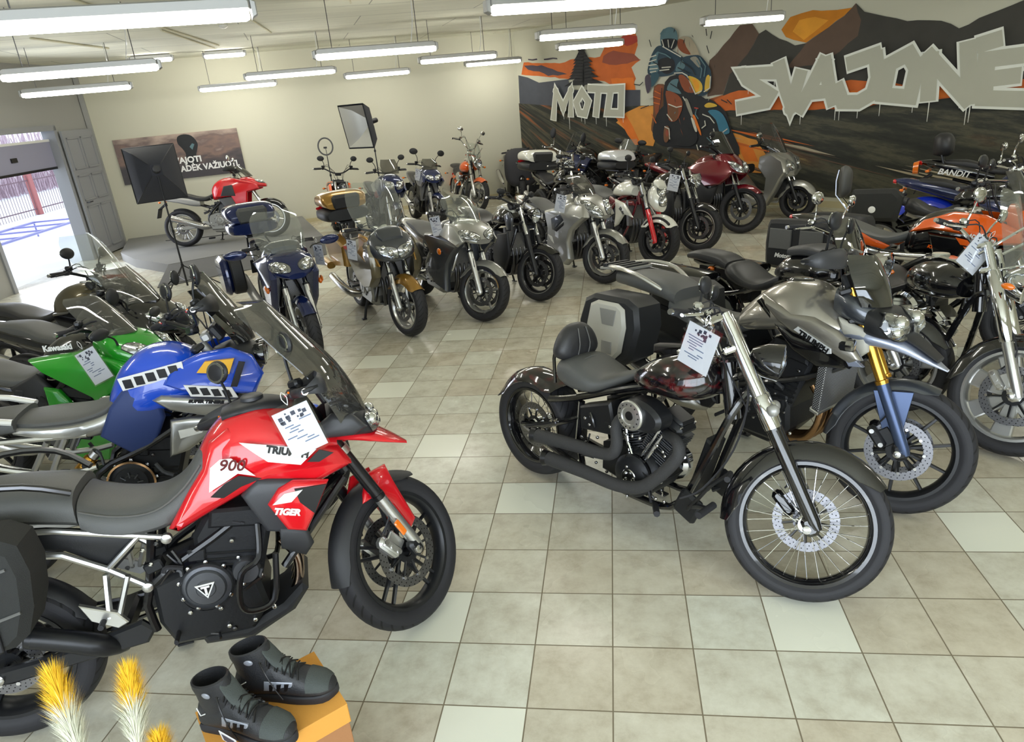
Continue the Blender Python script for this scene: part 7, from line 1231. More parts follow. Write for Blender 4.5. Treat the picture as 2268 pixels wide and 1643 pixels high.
def cruiser(label, pose, tank_m, **o):
    D = dict(rf=.33, rr=.32, wf=.12, wr=.18, rake=32, steer=20, fork_m='chrome', rim='alu', fender_m=None, sleeve='chrome', bars=(1.10, 1.10), barkw=dict(W=.38, rise=.05, back=.16), light_r=.09, wire=False, style='wide', nsp=5, fend=(30, 185, .15), screen=None, eng={}, pipes='chrome'); D.update(o); o = D
    B = Bike(label, pose, o['rf'], o['rr'], o['wf'], o['wr'], o['rake'], o['steer'], trail=.14); fm = o['fender_m'] or tank_m
    B.wheel(True, o['rim'], o.get('edge'), o['nsp'], 'wire' if o['wire'] else o['style'], tire_n=56, disc_r=o.get('disc_r', .15), discs=o.get('discs', (-1, 1))); B.wheel(False, o['rim'], None, o['nsp'], 'wire' if o['wire'] else o['style'])
    B.fork(.11, (.42, .031, o.get('low', 'alu')), (.90, .025, o['fork_m']), f=.03, clamp='chrome', caliper='alu'); B.fender_f(fm, *o['fend'], depth=.08)
    g = G(); g.arc_fender((0, o['rr']), o['rr'] + .03, 20, 168, .21, fm, .09, n=24); B.p('rear_fender', g)
    g = G()
    for q in (-1, 1):
        g.tube([(-.05, q * .12, .32), (.3, q * .13, .28), (.55, q * .13, .22), (.95, q * .12, .20), (1.10, q * .11, .28), (B.wb - .42, q * .05, .78), (B.wb - .36, 0, .86)], .019, 'gloss_black', n=8, sm=3); g.tube([(.2, q * .12, .55), (.45, q * .13, .62), (.8, q * .07, .76), (B.wb - .36, 0, .90)], .019, 'gloss_black', n=8, sm=3)
    g.tube([(B.wb - .38, 0, .74), (B.wb - .44, 0, 1.0)], .038, 'gloss_black', n=12); B.p('frame', g); B.vtwin((.84, .34), 28, rocker='chrome', fin='engine_silver', cyl='engine_black', case_='engine_grey', **o['eng'])
    g = G(); g.hull([(.24, .80, .70, .12, 2.8), (.32, .82, .66, .17, 2.8), (.46, .74, .64, .18, 2.8), (.58, .72, .64, .16, 2.8), (.72, .80, .70, .10, 2.6)], 'seat_black', n=20); B.p('rider_seat', g); g = G(); g.hull([(-.18, .84, .78, .10, 2.8), (-.05, .87, .78, .13, 2.8), (.15, .86, .76, .13, 2.8), (.25, .82, .74, .13, 2.8)], 'seat_black', n=18); B.p('pillion_seat', g)
    g = G(); g.hull([(.66, .84, .76, .07), (.76, .93, .74, .14), (.92, .98, .74, .175), (1.06, .98, .76, .175), (1.18, .93, .80, .10)], tank_m, n=26, tp=-.1); tk = B.p('fuel_tank', g); g = G(); g.prism([(.78, .95), (.92, .985), (1.08, .985), (1.08, 1.0), (.92, 1.005), (.78, .97)], -.05, .05, 'chrome', .01); g.lathe([(.05, .99), (.052, 1.01), (.045, 1.016), (0, 1.014)], 'gauge', (.96, 0, 0), ax=(-.1, 0, 1), n=20); B.p('tank_console', g, parent=tk)
    B.silencer([(.95, -.2, .30), (.7, -.22, .26), (.3, -.23, .26), (-.25, -.24, .30)], .045, o['pipes'], header=[[(1.0, -.1, .56), (1.08, -.17, .50), (1.02, -.2, .34), (.9, -.2, .29)], [(.72, -.1, .6), (.70, -.2, .5), (.62, -.22, .34), (.5, -.22, .30)]], hm=o['pipes'], hr=.022)
    g = G(); g.prism(cat([(.76, .60), (.74, .70), (.86, .76), (1.0, .72), (1.0, .62), (.88, .57)], 3, True), -.22, -.12, 'chrome', .02); B.p('air_cleaner', g)
    B.bars(o['bars'], levers='chrome', mat_='chrome', **o['barkw']); B.mirrors(**o.get('mirrors', dict(up=.17, out=.06, size=(.06, .042), stalk='chrome', mat_='chrome'))); B.round_light(B.fk(.62, 0, .16), o['light_r'], 'chrome')
    B.ind([B.fk(.60, .19, .1)], st=True); B.ind([(-.18, .2, .66)]); B.peg(1.12, .26, .24); B.stand(x=.8); g = G(); g.hull([(-.27, .66, .58, .03), (-.24, .67, .57, .05)], 'red_lens', k=1); B.p('tail_light', g)
    if o['screen']:
        pts, mm, cv = o['screen']; g = G(); g.sheet(pts, mm, cv); w_ = B.p('windscreen', g, True); g = G()
        for q in (-1, 1): g.tube([(pts[0][0] + .01, q * .10, pts[0][1] + .1), (B.wb - .42, q * .11, .95)], .008, 'chrome', n=6); g.tube([(pts[1][0] + .01, q * .14, pts[1][1] + .1), (B.wb - .47, q * .11, 1.05)], .008, 'chrome', n=6)
        B.p('screen_bracket', g, True)
    return B
CH = cruiser('orange chopper with tall chrome handlebar at the right of the back row', (-2.62, 10.85, -64, 5, 1.6), 'orange_paint', wire=True, wf=.09, rf=.345, fend=(60, 140, .11), bars=(1.05, 1.20), barkw=dict(W=.36, rise=.16, back=.14), screen=([(1.32, 1.0, .12), (1.26, 1.16, .16), (1.18, 1.32, .13)], 'clear_screen', .05), disc_r=.14)
KC = road('black maxi scooter-like motorcycle under a dark leg cover beside the orange chopper', (-1.75, 11.35, -72, 3, 1.5), steer=-10, paint='gloss_black', nose=TN, mirrors=None, side=[('side_fairing', [(.56, .80), (.62, .36), (.98, .22), (1.10, .60), (1.38, .78), (1.30, .93, -.03), (.85, .86)], .2, 'gloss_black', dict(bulge=.05, thick=.03))])
mat('cover_cloth', srgb(48, 48, 54), .8, bump=1, bscale=14)
g = G(); g.hull([(.95, 1.05, .75, .2, 3), (1.1, 1.12, .5, .30, 3), (1.3, 1.06, .38, .33, 3), (1.48, .9, .40, .28, 3), (1.56, .7, .45, .12, 3)], 'cover_cloth', n=26, k=5); KC.p('leg_cover', g)
CR = road('black tourer with clear screen turned away in the corner of mural and white wall', (-.95, 11.75, 150, 4, 1.5), steer=10, paint='navy', tank_m='gloss_black', nose=TN, screen=([(1.28, 1.02, .18), (1.18, 1.16, .2), (1.08, 1.34, .16)], 'clear_screen', .1), z_tank=.05, side=[('side_fairing', [(.62, .86), (.8, .6), (1.1, .5), (1.38, .8), (1.28, .97, -.03), (.9, .95, -.04)], .2, 'navy', dict(bulge=.04))], mirrors=dict(up=.1, out=.08, size=(.07, .04)))
card_on(CR, 1.30, .34, .98, 'white card hanging from the tourer in the mural corner', 0, .14, .22, 180)
TP = road('black tourer carrying a white-lidded top case with red reflector', (-.42, 7.72, -60, 5, 1.5), steer=10, paint='gloss_black', seat_m='seat_black', mirrors=dict(up=.12, out=.04, size=(.06, .035)), light=((.60, .13), .08, 'gloss_black'), rim='satin_black')
topcase(TP, -.20, .92, 'black_plastic', 'pearl_white', .30, .46, .34, 'red_lens', 'seat_black')
HN = cruiser('black custom motorcycle with chrome forks, its round headlight facing straight to the camera', (-.8, 9.3, -86, 4, 1.6), 'gloss_black', wire=True, light_r=.10, low='alu', bars=(1.10, 1.12), fork_m='chrome', mirrors=dict(up=.22, out=.05, size=(.05, .09), stalk='chrome', mat_='black_plastic'))
CL = road('silver-nosed tourer with small clear screen facing left behind the white motorcycle', (.1, 9.2, -116, 4, 1.45), steer=10, barkw=dict(W=.30), paint='gloss_black', nose=[(1.05, 1.05, .86, .12), (1.20, 1.06, .82, .20), (1.34, 1.0, .78, .19), (1.44, .9, .78, .12)], lamps=[([(1.44, .02, .82), (1.38, .14, .85), (1.32, .17, .96), (1.40, .05, .97)], (1, .3, .4))], screen=([(1.26, 1.04, .14), (1.17, 1.16, .16), (1.08, 1.28, .11)], 'clear_screen', .09), z_tank=.06)

# left side, behind the blue one
K3 = road('lime green sport tourer with black tank and white lettering, beside the blue adventure bike', (-2.76, .82, 4, 4, 1.45), steer=20, paint='green_paint', tank_m='gloss_black', tail_m='gloss_black', nose=[(1.02, 1.03, .88, .12), (1.16, 1.04, .84, .20), (1.30, .98, .80, .19), (1.42, .88, .78, .12), (1.48, .80, .78, .05)], seat_m='seat_vinyl', z_tank=.05,
  lamps=[([(1.46, .02, .81), (1.40, .13, .84), (1.24, .185, .95), (1.30, .12, .98), (1.42, .06, .90)], (1, .5, .6))], screen=([(1.24, 1.02, .15), (1.15, 1.12, .18), (1.04, 1.24, .15), (1.0, 1.27, .09)], 'smoke_screen', .11),
  side=[('side_fairing', [(.62, .93, -.02), (.98, .96, -.03), (1.20, .90), (1.38, .80), (1.20, .70), (1.02, .62), (1.0, .66), (.72, .84)], .205, 'green_paint', dict(bulge=.04, thick=.03)), ('mid_fairing', [(.66, .74), (.76, .72), (.84, .60), (.78, .44), (.66, .50)], .18, 'green_paint', dict(bulge=.02)), ('lower_fairing', [(.88, .62), (1.02, .62), (1.08, .44), (1.0, .22), (.72, .24), (.80, .42)], .19, 'green_paint', dict(bulge=.03)), ('frame_cover', [(.40, .74), (.60, .82), (.70, .70), (.60, .48), (.46, .50)], .14, 'black_plastic', dict(bulge=.02))], bars=(1.0, 1.04), mirrors=dict(base=(1.22, .18, .98), up=.10, out=.12, size=(.075, .035), steer=False, fwd=-.02))
K3.txt('Kawasaki', .052, .74, .975, .195, 'decal_white', 2, shear=0, squash=1.0); K3.ind([(1.12, .25, .66)], m='chrome', size=(.06, .012, .025), stalk='green_paint'); card_on(K3, 1.08, -.30, .99, 'price card in a clear sleeve leaning on the lime green fairing', -22, .14, .21, 0)
K4 = road('glossy black fully faired sport tourer behind the lime green motorcycle', (-3.12, 1.52, -3, 4, 1.5), steer=15, paint='gloss_black', seat_m='seat_vinyl', nose=[(1.02, 1.05, .88, .12), (1.18, 1.06, .84, .21), (1.32, .99, .80, .20), (1.44, .89, .78, .12), (1.50, .82, .78, .05)], z_tank=.05,
  lamps=[([(1.48, .02, .82), (1.42, .13, .85), (1.28, .19, .94), (1.34, .12, .97), (1.45, .06, .90)], (1, .5, .6))], screen=([(1.28, 1.03, .16), (1.18, 1.14, .2), (1.06, 1.28, .17)], 'smoke_screen', .11),
  side=[('side_fairing', [(.56, .84), (.62, .60), (.60, .36), (.70, .22), (.98, .17), (1.08, .26), (1.04, .46), (1.10, .60), (1.28, .72), (1.42, .80), (1.30, .97, -.03), (1.0, 1.0, -.03), (.80, .94)], .21, 'gloss_black', dict(bulge=.05, thick=.03, ins=.03))], mirrors=dict(base=(1.22, .2, 1.0), up=.13, out=.14, size=(.05, .06), steer=False, fwd=.02), bars=(1.0, 1.05))
g = G(); g.tube([(.98, -.262, .90), (1.08, -.265, .85), (.93, -.266, .82)], .007, 'chrome', n=6); g.tube([(1.02, -.25, .97), (1.25, -.25, .84), (1.38, -.24, .76)], .006, 'chrome', n=6); K4.p('chrome_trim', g)
K5 = road('black sport tourer with grey-green tank and tall clear screen by the doorway', (-3.78, 2.12, -2, 4, 1.5), steer=15, paint='gloss_black', tank_m='olive_metal', seat_m='seat_black', nose=[(1.04, 1.06, .86, .12), (1.18, 1.07, .82, .20), (1.32, 1.0, .80, .19), (1.44, .90, .80, .12), (1.50, .84, .80, .05)], z_tank=.06,
  lamps=[([(1.48, .02, .84), (1.42, .13, .87), (1.24, .19, .98), (1.30, .12, 1.0), (1.45, .06, .92)], (1, .5, .6))], screen=([(1.30, 1.04, .17), (1.20, 1.18, .22), (1.08, 1.36, .22), (1.02, 1.45, .14)], 'clear_screen', .13), frame_m='alu_dull',
  side=[('side_fairing', [(.70, .84), (.80, .64), (.90, .36), (1.10, .40), (1.14, .60), (1.28, .72), (1.42, .82), (1.30, .99, -.03), (1.08, 1.0, -.03), (.86, .86)], .20, 'gloss_black', dict(bulge=.04, thick=.03)), ('frame_spar', [(.60, .72), (.78, .84), (1.0, .94), (1.02, .88), (.82, .74), (.66, .62)], .16, 'graphite', dict(bulge=.01))], mirrors=dict(up=.13, out=.05, size=(.075, .045)), bars=(.98, 1.10), barkw=dict(W=.38, rise=.05))

# right side
RB = cruiser('big chrome-forked cruiser with fat front tyre and glossy black tank, cut by the right edge', (2.25, .97, -76, 5, 1.66), 'gloss_black', steer=38, rf=.345, wf=.14, rim='alu', nsp=7, light_r=.105, screen=([(1.44, .96, .14), (1.36, 1.16, .24), (1.26, 1.36, .22), (1.22, 1.44, .12)], 'clear_screen', .06), fend=(62, 185, .17), disc_r=.17, bars=(1.14, 1.08), barkw=dict(W=.36, rise=.08, back=.15))
g = G()
for q in (-1, 1): g.lathe([(.03, -.12), (.037, -.11), (.037, .30), (.03, .31)], 'chrome', RB.fk(.42, q * .11, .03), ax=RB.d, n=18)
RB.p('fork_cover', g, True)
card(RB, (1.20, -.10, 1.14), 18, 'price card in a blue-printed sleeve hanging from the chrome handlebar of the big cruiser', .15, .20, steer=True, face=55)
CA = cruiser('black cruiser with studded leather saddlebags and dark windscreen behind the silver-grey adventure bike', (1.86, 1.56, -49, 5, 1.62), 'gloss_black', steer=12, screen=([(1.36, .78, .16), (1.30, .92, .23), (1.21, 1.12, .23), (1.16, 1.22, .14)], 'dark_screen', .07), rf=.33, bars=(1.06, 1.10))
for q in (-1, 1):
    g = G(); out = cat([(-.34, .66), (-.33, .46), (-.28, .42), (.18, .42), (.24, .48), (.24, .66), (.20, .72), (-.30, .72)], 2, True); g.prism(out, q * .22, q * .38, 'satin_black', .02); sb = CA.p('saddlebag', g); g = G(); g.hull([(-.36, .755, .70, .10, 3), (-.33, .765, .66, .105, 3), (.22, .765, .66, .105, 3), (.26, .75, .70, .10, 3)], 'gloss_black', y0=q * .305, k=2); CA.p('bag_lid', g, parent=sb)
    g = G(); [g.ball((x, q * .383, z), .007, 'chrome', n=6) for x, z in [(-.31, .48 + .04 * k) for k in range(5)] + [(.21, .48 + .04 * k) for k in range(5)] + [(-.28 + .05 * k, .44) for k in range(10)]]; CA.p('rivet', g, parent=sb, kind='stuff')
g = G()
for q in (-1, 1): g.tube([(1.16, q * .08, .66), (1.20, q * .22, .60), (1.19, q * .30, .45), (1.12, q * .26, .30), (1.08, q * .1, .24)], .014, 'chrome', n=8, sm=4)
CA.p('engine_guard', g); g = G(); g.prism([(1.19, .62), (1.22, .61), (1.17, .36), (1.14, .37)], -.11, .11, 'grille', .004); CA.p('radiator', g)
g = G(); g.hull([(.78, 1.0, .93, .12, 3), (.95, 1.03, .95, .16, 3), (1.10, 1.0, .93, .12, 3)], 'dark_plastic'); CA.p('tank_bag', g); g = G(); g.box((-.42, 0, .62), (.012, .22, .12), 'decal_black', .003); g.box((-.432, 0, .62), (.004, .16, .05), 'decal_white', .001); CA.p('plate_holder', g)
KT = road('orange and black adventure motorcycle with soft side bags, right of centre at the back', (3.02, 2.22, -42, 5, 1.57), rf=.345, steer=12, paint='orange_paint', rim='satin_black', wire=True, tank_m='gloss_black', tail_m='gloss_black', seat_m='seat_vinyl', z_tank=.10, seat_z=.08, fend=(50, 150, .13), bars=(1.02, 1.18), barkw=dict(W=.40, rise=.07),
  side=[('tank_panel', [(.64, .92, -.03), (.72, 1.02, -.06), (.90, 1.09, -.08), (1.10, 1.08, -.06), (1.34, .98), (1.40, .90), (1.20, .88), (.98, .94), (.80, .96)], .19, 'orange_paint', dict(bulge=.03)), ('lower_tank', [(.78, .94), (1.0, .92), (1.20, .86), (1.40, .89), (1.30, .72), (1.10, .60), (.92, .62), (.84, .76)], .20, 'gloss_black', dict(bulge=.03)), ('tail_stripe', [(.08, .92), (.20, .93), (.52, .80), (.48, .77), (.30, .80)], .145, 'orange_paint', dict(bulge=.01))],
  nose=[(1.20, 1.16, .90, .10), (1.32, 1.16, .86, .14), (1.40, 1.05, .84, .12)], screen=([(1.34, 1.12, .12), (1.28, 1.24, .13), (1.20, 1.38, .09)], 'smoke_screen', .06), mirrors=dict(up=.16, out=.05, size=(.075, .045)))
g = G(); g.prism([(1.04, .92), (1.16, .90), (1.19, .86), (1.08, .87)], -.235, -.228, 'orange_paint', .001); g.prism([(1.10, .86), (1.22, .84), (1.28, .80), (1.14, .82)], -.237, -.230, 'orange_paint', .001); KT.p('stripe_decal', g); KT.txt('ADVENTURE', .04, 1.12, .93, .237, 'decal_white', -12, shear=.2, squash=.8); KT.txt('KTM', .03, .86, .83, .228, 'orange_paint', -8)
for q in (-1, 1):
    g = G(); g.prism(cat([(-.36, .92), (-.36, .62), (-.28, .56), (.16, .56), (.22, .64), (.20, .92), (.1, .97), (-.28, .97)], 2, True), q * .22, q * .42, 'black_plastic', .03); cs = KT.p('side_case', g); g = G(); [g.prism([(a, .90), (a + .20, .90), (a + .20, .73), (a, .73)], q * .415, q * .435, 'mat_dark', .006) for a in (-.32, -.05)]; KT.p('bag_patch', g, parent=cs)
KT.txt('Motomania', .05, -.26, .66, .424, 'decal_white', 0, side=(-1,), shear=.2)
BG = cruiser('black cruiser with grey padded backrest and boxy black tail bag', (4.25, 4.15, -27, 5, 1.6), 'gloss_black', steer=15)
g = G(); g.hull([(-.42, 1.14, .84, .05, 3), (-.38, 1.16, .82, .13, 3), (-.34, 1.14, .84, .13, 3), (-.31, 1.10, .88, .08, 3)], 'seat_vinyl'); BG.p('backrest', g); g = G()
for q in (-1, 1): g.tube([(-.42, q * .1, 1.12), (-.43, q * .1, .86), (-.2, q * .12, .62)], .009, 'chrome', n=6, sm=2)
BG.p('backrest_bar', g); g = G(); g.prism([(-.26, .62), (.2, .62), (.24, .86), (.16, .94), (-.22, .93)], -.42, -.2, 'soft_bag', .04); g.lathe([(.03, 0), (.034, .004), (.026, .005)], 'decal_white', (-.02, -.42, .74), ax=(0, -1, 0), n=16); BG.p('side_bag', g)
BL = road('dark motorcycle with bright blue rear fender and chrome handlebar behind the orange adventure bike', (4.85, 4.75, -27, 5, 1.5), paint='navy', steer=10, barkw=dict(W=.38, rise=.1, mat_='chrome'), light=((.6, .13), .09, 'chrome'), bars=(1.0, 1.06))
paint('bright_blue', 28, 60, 220); g = G(); g.arc_fender((0, .31), .40, 40, 150, .22, 'bright_blue', .09); BL.p('rear_fender', g)
BN = road('black sports bike with white tail lettering and orange-red tail light at the mural wall', (5.30, 5.25, -26, 5, 1.5), paint='gloss_black', steer=8, seat_z=.12, z_tank=.1, nose=TN, rim='satin_black', bars=(1.0, 1.12)); BN.txt('BANDIT', .09, -.16, .87, .14, 'decal_white', -8)
g = G(); g.hull([(-.24, 1.28, 1.08, .05), (-.18, 1.32, 1.06, .16), (-.08, 1.31, 1.06, .17), (-.03, 1.24, 1.10, .1)], 'seat_black'); g.tube([(-.15, -.1, 1.1), (-.1, -.1, .95)], .012, 'satin_black', n=6); g.tube([(-.15, .1, 1.1), (-.1, .1, .95)], .012, 'satin_black', n=6); BN.p('pillion_backrest', g)
g = G(); g.hull([(-.42, 1.0, .86, .07), (-.36, 1.02, .86, .12)], 'amber', k=1); g.prism([(-.50, .80), (-.48, .80), (-.46, .52), (-.48, .52)], -.12, .12, 'pearl_white', .003); BN.p('tail_light', g)
RE = road('dark blue motorcycle with red panel at the right edge behind the orange one', (4.75, 2.8, -40, 5, 1.5), paint='navy', steer=10, light=((.6, .13), .09, 'chrome'), mirrors=dict(up=.2, out=.06, size=(.07, .045)), bars=(1.0, 1.1)); g = G(); g.hull([(1.1, 1.12, 1.04, .05), (1.2, 1.14, 1.04, .12), (1.3, 1.08, 1.02, .09)], 'red_paint'); RE.p('fly_screen', g); card_on(RE, .92, -.36, 1.16, 'white card hanging above the orange tank at the right edge', 0, .17, .22)
# ------------------------------------------------------------ studio lights, box, shoes, grass
def tripod(g, h, r=.45, z=.35, m='satin_black'):
    g.tube([(0, 0, .05), (0, 0, h * .5), (0, 0, h)], [.014, .012, .009], m, n=8)
    for i in range(3): a = 2 * pi * i / 3 + .4; g.tube([(0, 0, z), (cos(a) * r, sin(a) * r, .01)], .009, m, n=6); g.tube([(0, 0, .12), (cos(a) * r * .55, sin(a) * r * .55, z * .45)], .006, m, n=5)
    for zz in (z, h * .5, h * .72): g.lathe([(0, -.02), (.02, -.02), (.02, .02), (0, .02)], m, (0, 0, zz), ax=(0, 0, 1), n=10)
def softbox(loc, h, rz, tilt, label, front, wd=.55, ht=.75, deep=.35, fwd=1):
    t = thing('softbox_light', label, 'studio light', Matrix.Translation(loc)); g = G(); tripod(g, h); obj('light_stand', g, t)
    Mh = Matrix.Translation((0, 0, h)) @ Matrix.Rotation(radians(rz), 4, 'Z') @ Matrix.Rotation(radians(tilt), 4, 'Y'); g = G()
    a, b = wd / 2, ht / 2; F_ = [(deep, -a, -b), (deep, a, -b), (deep, a, b), (deep, -a, b)]; B_ = [(0, -.07, -.07), (0, .07, -.07), (0, .07, .07), (0, -.07, .07)]
    m1 = [(x0 * .55 + x1 * .45, y0 * .35 + y1 * .65, z0 * .35 + z1 * .65) for (x0, y0, z0), (x1, y1, z1) in zip(B_, F_)]
    vs = B_ + m1 + F_; fs = [(i + 4 * k, (i + 1) % 4 + 4 * k, (i + 1) % 4 + 4 * k + 4, i + 4 * k + 4) for k in (0, 1) for i in range(4)] + [(3, 2, 1, 0)]; g.add(vs, fs, 'soft_black'); g.xf(Mh); sh = obj('softbox_hood', g, t)
    g = G(); V2_ = [(x + .006, y * .94, z * .94) for x, y, z in vs]; g.add(V2_, [f[::-1] for f in fs], 'soft_silver'); 
    if front: g.add([(deep - .02, y * .98, z * .98) for x, y, z in F_], [(0, 1, 2, 3)], front)
    g.xf(Mh); obj('lining', g, sh, label='silver lining'); g = G()
    for i in range(4): g.tube([F_[i], F_[(i + 1) % 4]], .006, 'satin_black', n=5)
    for i in range(4): g.tube([B_[i], m1[i], F_[i]], .004, 'satin_black', n=5)
    g.xf(Mh); obj('hood_rim', g, sh); g = G(); g.lathe([(0, -.16), (.045, -.16), (.05, 0), (0, 0)], 'black_plastic', (0, 0, 0), ax=(1, 0, 0), n=16); g.xf(Mh); obj('lamp_head', g, t); return t
mat('soft_black', srgb(44, 47, 58), .7, bump=.6, bscale=12); mat('soft_silver', srgb(205, 205, 200), .3, .7, bump=.8, bscale=9)
softbox((-6.02, 6.05, 0), 1.66, 128, 10, 'big black softbox on a tripod stand in front of the poster', None, .66, .74, .36)
softbox((-4.5, 10.75, 0), 1.90, 240, 8, 'softbox with open silver lining on a stand behind the back row', None, .72, .80, .38)
t = thing('ring_light', 'small ring light on a thin stand behind the orange supermoto', 'studio light', Matrix.Translation((-5.55, 10.9, 0))); g = G(); tripod(g, 1.34, .35, .3); obj('light_stand', g, t)
g = G(); g.tube([(sin(2 * pi * i / 28) * .14, 0, 1.52 + cos(2 * pi * i / 28) * .16) for i in range(28)], .015, 'grey_plastic', n=8, closed=True); g.xf(Matrix.Rotation(radians(20), 4, 'Z')); obj('ring', g, t)
g = G(); g.box((0, -.02, 1.50), (.07, .012, .035), 'black_plastic', .004); g.tube([(0, 0, 1.34), (0, 0, 1.50)], .006, 'satin_black', n=5); obj('phone_clamp', g, t)
g = G(); rnd = random.Random(8)
for k in range(7): R_ = .17 + rnd.uniform(-.04, .05); cx, cy = rnd.uniform(-.05, .05), rnd.uniform(-.05, .05); g.tube([(cx + cos(a) * R_ * 1.2, cy + sin(a) * R_, .02 + .012 * k + .01 * sin(3 * a + k)) for a in [2 * pi * i / 22 for i in range(22)]], .009, 'cable_orange', n=6, closed=True)
mat('cable_orange', srgb(222, 104, 48), .5); g.xf(Matrix.Translation((-7.75, 6.75, .0))); tag(obj('coiled_cable', g), 'coil of orange extension cable lying at the left front of the grey platform', 'cable')
g = G(); g.tube([wpt(A0, dA, nA, 1.0, .158, 1.0), wpt(A0, dA, nA, 1.8, .158, 1.25), wpt(A0, dA, nA, 2.6, .158, 1.15), wpt(A0, dA, nA, 3.2, .158, 1.2)], .006, 'rubber', n=5, sm=5); tag(obj('power_lead', g), 'thin black lead lying on the grey platform', 'cable')
g = G(); c = wpt(A0, dA, nA, 1.9, .165, 1.5); g.box(c, (.12, .05, .03), 'black_plastic', .008, Matrix.Rotation(.4, 3, 'Z')); tag(obj('power_adapter', g), 'small black adapter lying on the front of the grey platform', 'adapter')

# cardboard box with a pair of boots, bottom edge
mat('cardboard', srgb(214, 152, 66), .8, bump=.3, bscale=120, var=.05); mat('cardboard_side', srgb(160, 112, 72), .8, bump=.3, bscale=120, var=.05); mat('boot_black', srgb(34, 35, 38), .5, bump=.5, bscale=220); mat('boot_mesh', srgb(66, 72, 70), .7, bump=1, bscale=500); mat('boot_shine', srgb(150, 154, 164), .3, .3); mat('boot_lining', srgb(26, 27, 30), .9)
def floorpt(x, y): return (x, y)
BX = Matrix.Translation((-1.07, -1.46, 0)) @ Matrix.Rotation(radians(43), 4, 'Z')
def shoebox(z0, h, label, lid=True):
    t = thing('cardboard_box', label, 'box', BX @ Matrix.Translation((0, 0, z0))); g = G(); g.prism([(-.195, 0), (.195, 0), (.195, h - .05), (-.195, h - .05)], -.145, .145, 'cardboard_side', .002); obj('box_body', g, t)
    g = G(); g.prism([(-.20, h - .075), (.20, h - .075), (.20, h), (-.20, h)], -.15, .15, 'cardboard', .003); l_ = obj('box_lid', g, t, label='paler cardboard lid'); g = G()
    g.prism([(-.12, h * .3), (-.02, h * .3), (-.02, h * .5), (-.12, h * .5)], -.1475, -.145, 'decal_black', .0003); obj('box_print', g, t); return t
shoebox(0, .235, 'plain cardboard box at the bottom edge, under the box that carries the boots'); shoebox(.237, .235, 'plain cardboard box with yellowish lid carrying the pair of black boots')
def boot(M_, label, side):
    t = thing('riding_boot', label, 'boot', M_); z0 = .0; g = G()
    sole = cat([(-.145, -.03), (-.148, .0), (-.14, .032), (-.06, .034), (.04, .045), (.11, .043), (.15, .015), (.153, -.01), (.12, -.046), (.04, -.050), (-.05, -.036), (-.13, -.036)], 3, True)
    g.rings([[(x * .985, y * .96, 0) for x, y in sole], [(x, y, .006) for x, y in sole], [(x, y, .024) for x, y in sole], [(x * .985, y * .93, .028) for x, y in sole]], 'rubber'); so = obj('sole', g, t)
    g = G(); g.hull([(-.146, .085, .02, .026, 2.6), (-.125, .12, .018, .038, 2.6), (-.08, .14, .018, .040, 2.6), (-.03, .135, .018, .041, 2.5), (.02, .105, .018, .044, 2.5), (.07, .082, .018, .047, 2.6), (.115, .066, .018, .042, 2.6), (.14, .050, .02, .028, 2.4), (.151, .036, .024, .012, 2.2)], 'boot_black', n=26, k=4, tp=-.22); up = obj('upper', g, t)
    g = G(); R = []
    for z, cx, rx, ry in ((.09, -.075, .068, .040), (.12, -.078, .062, .041), (.145, -.082, .060, .041), (.168, -.086, .062, .043), (.183, -.088, .060, .042), (.186, -.088, .054, .037), (.165, -.086, .050, .034), (.12, -.08, .046, .03)): R.append([(cx + rx * cos(w), ry * sin(w), z + .012 * cos(w)) for w in [2 * pi * j / 24 for j in range(24)]])
    g.rings(R, 'boot_black'); obj('collar', g, up); g = G(); g.hull([(-.035, .19, .17, .026), (-.02, .165, .13, .028), (.0, .135, .10, .026), (.035, .108, .085, .022)], 'boot_mesh', n=14); obj('tongue', g, up)
    g = G()
    for k in range(6):
        x = .055 - k * .021; z = .093 + k * .0125 + (k > 3) * .006; g.tube([(x, -.034, z - .012), (x - .008, 0, z + .012), (x - .016, .034, z - .004)], .0026, 'decal_black', n=5, sm=3); g.tube([(x, .034, z - .012), (x - .008, 0, z + .014), (x - .016, -.034, z - .004)], .0026, 'decal_black', n=5, sm=3)
    g.tube([(-.06, -.02, .165), (-.03, -.05, .13), (-.01, -.058, .08), (.01, -.06, .035)], .002, 'decal_black', n=5, sm=3); obj('laces', g, up)
    g = G(); g.hull([(.075, .0815, .03, .0475, 2.6), (.115, .068, .03, .0428, 2.6), (.138, .053, .03, .030, 2.4)], 'boot_mesh', n=20, k=2, tp=-.22); obj('toe_panel', g, up)
    for q in (-1, 1):
        g = G(); g.pillow([(-.055, .05), (-.045, .085), (.04, .078), (.035, .045)], .0405, 'boot_shine', bulge=.003, thick=.004, ins=.006, side=q); 
        for k in range(3): g.prism([(-.035 + k * .023, .05), (-.026 + k * .023, .05), (-.016 + k * .023, .076), (-.03 + k * .023, .076)], q * .043, q * .0455, 'decal_black', .0003)
        obj('side_patch', g, up)
        g = G(); g.ball((-.075, q * .0415, .158), 1, 'boot_shine', n=12, sq=(.014, .004, .010)); obj('ankle_badge', g, up)
    g = G(); g.tube([(-.135, -.032, .09), (-.12, -.039, .072), (-.10, -.041, .085)], .0018, 'decal_white', n=5); obj('heel_mark', g, up); return t
b1 = boot(Matrix.Translation((-1.095, -1.545, .472)) @ Matrix.Rotation(radians(-9), 4, 'Z') @ Matrix.Scale(1.08, 4), 'black lace-up riding boot nearest the bottom edge, with a paper tag', 1)
b2 = boot(Matrix.Translation((-1.035, -1.395, .472)) @ Matrix.Rotation(radians(4), 4, 'Z') @ Matrix.Scale(1.08, 4), 'black lace-up riding boot with grey side patch, behind its pair on the cardboard box', -1)
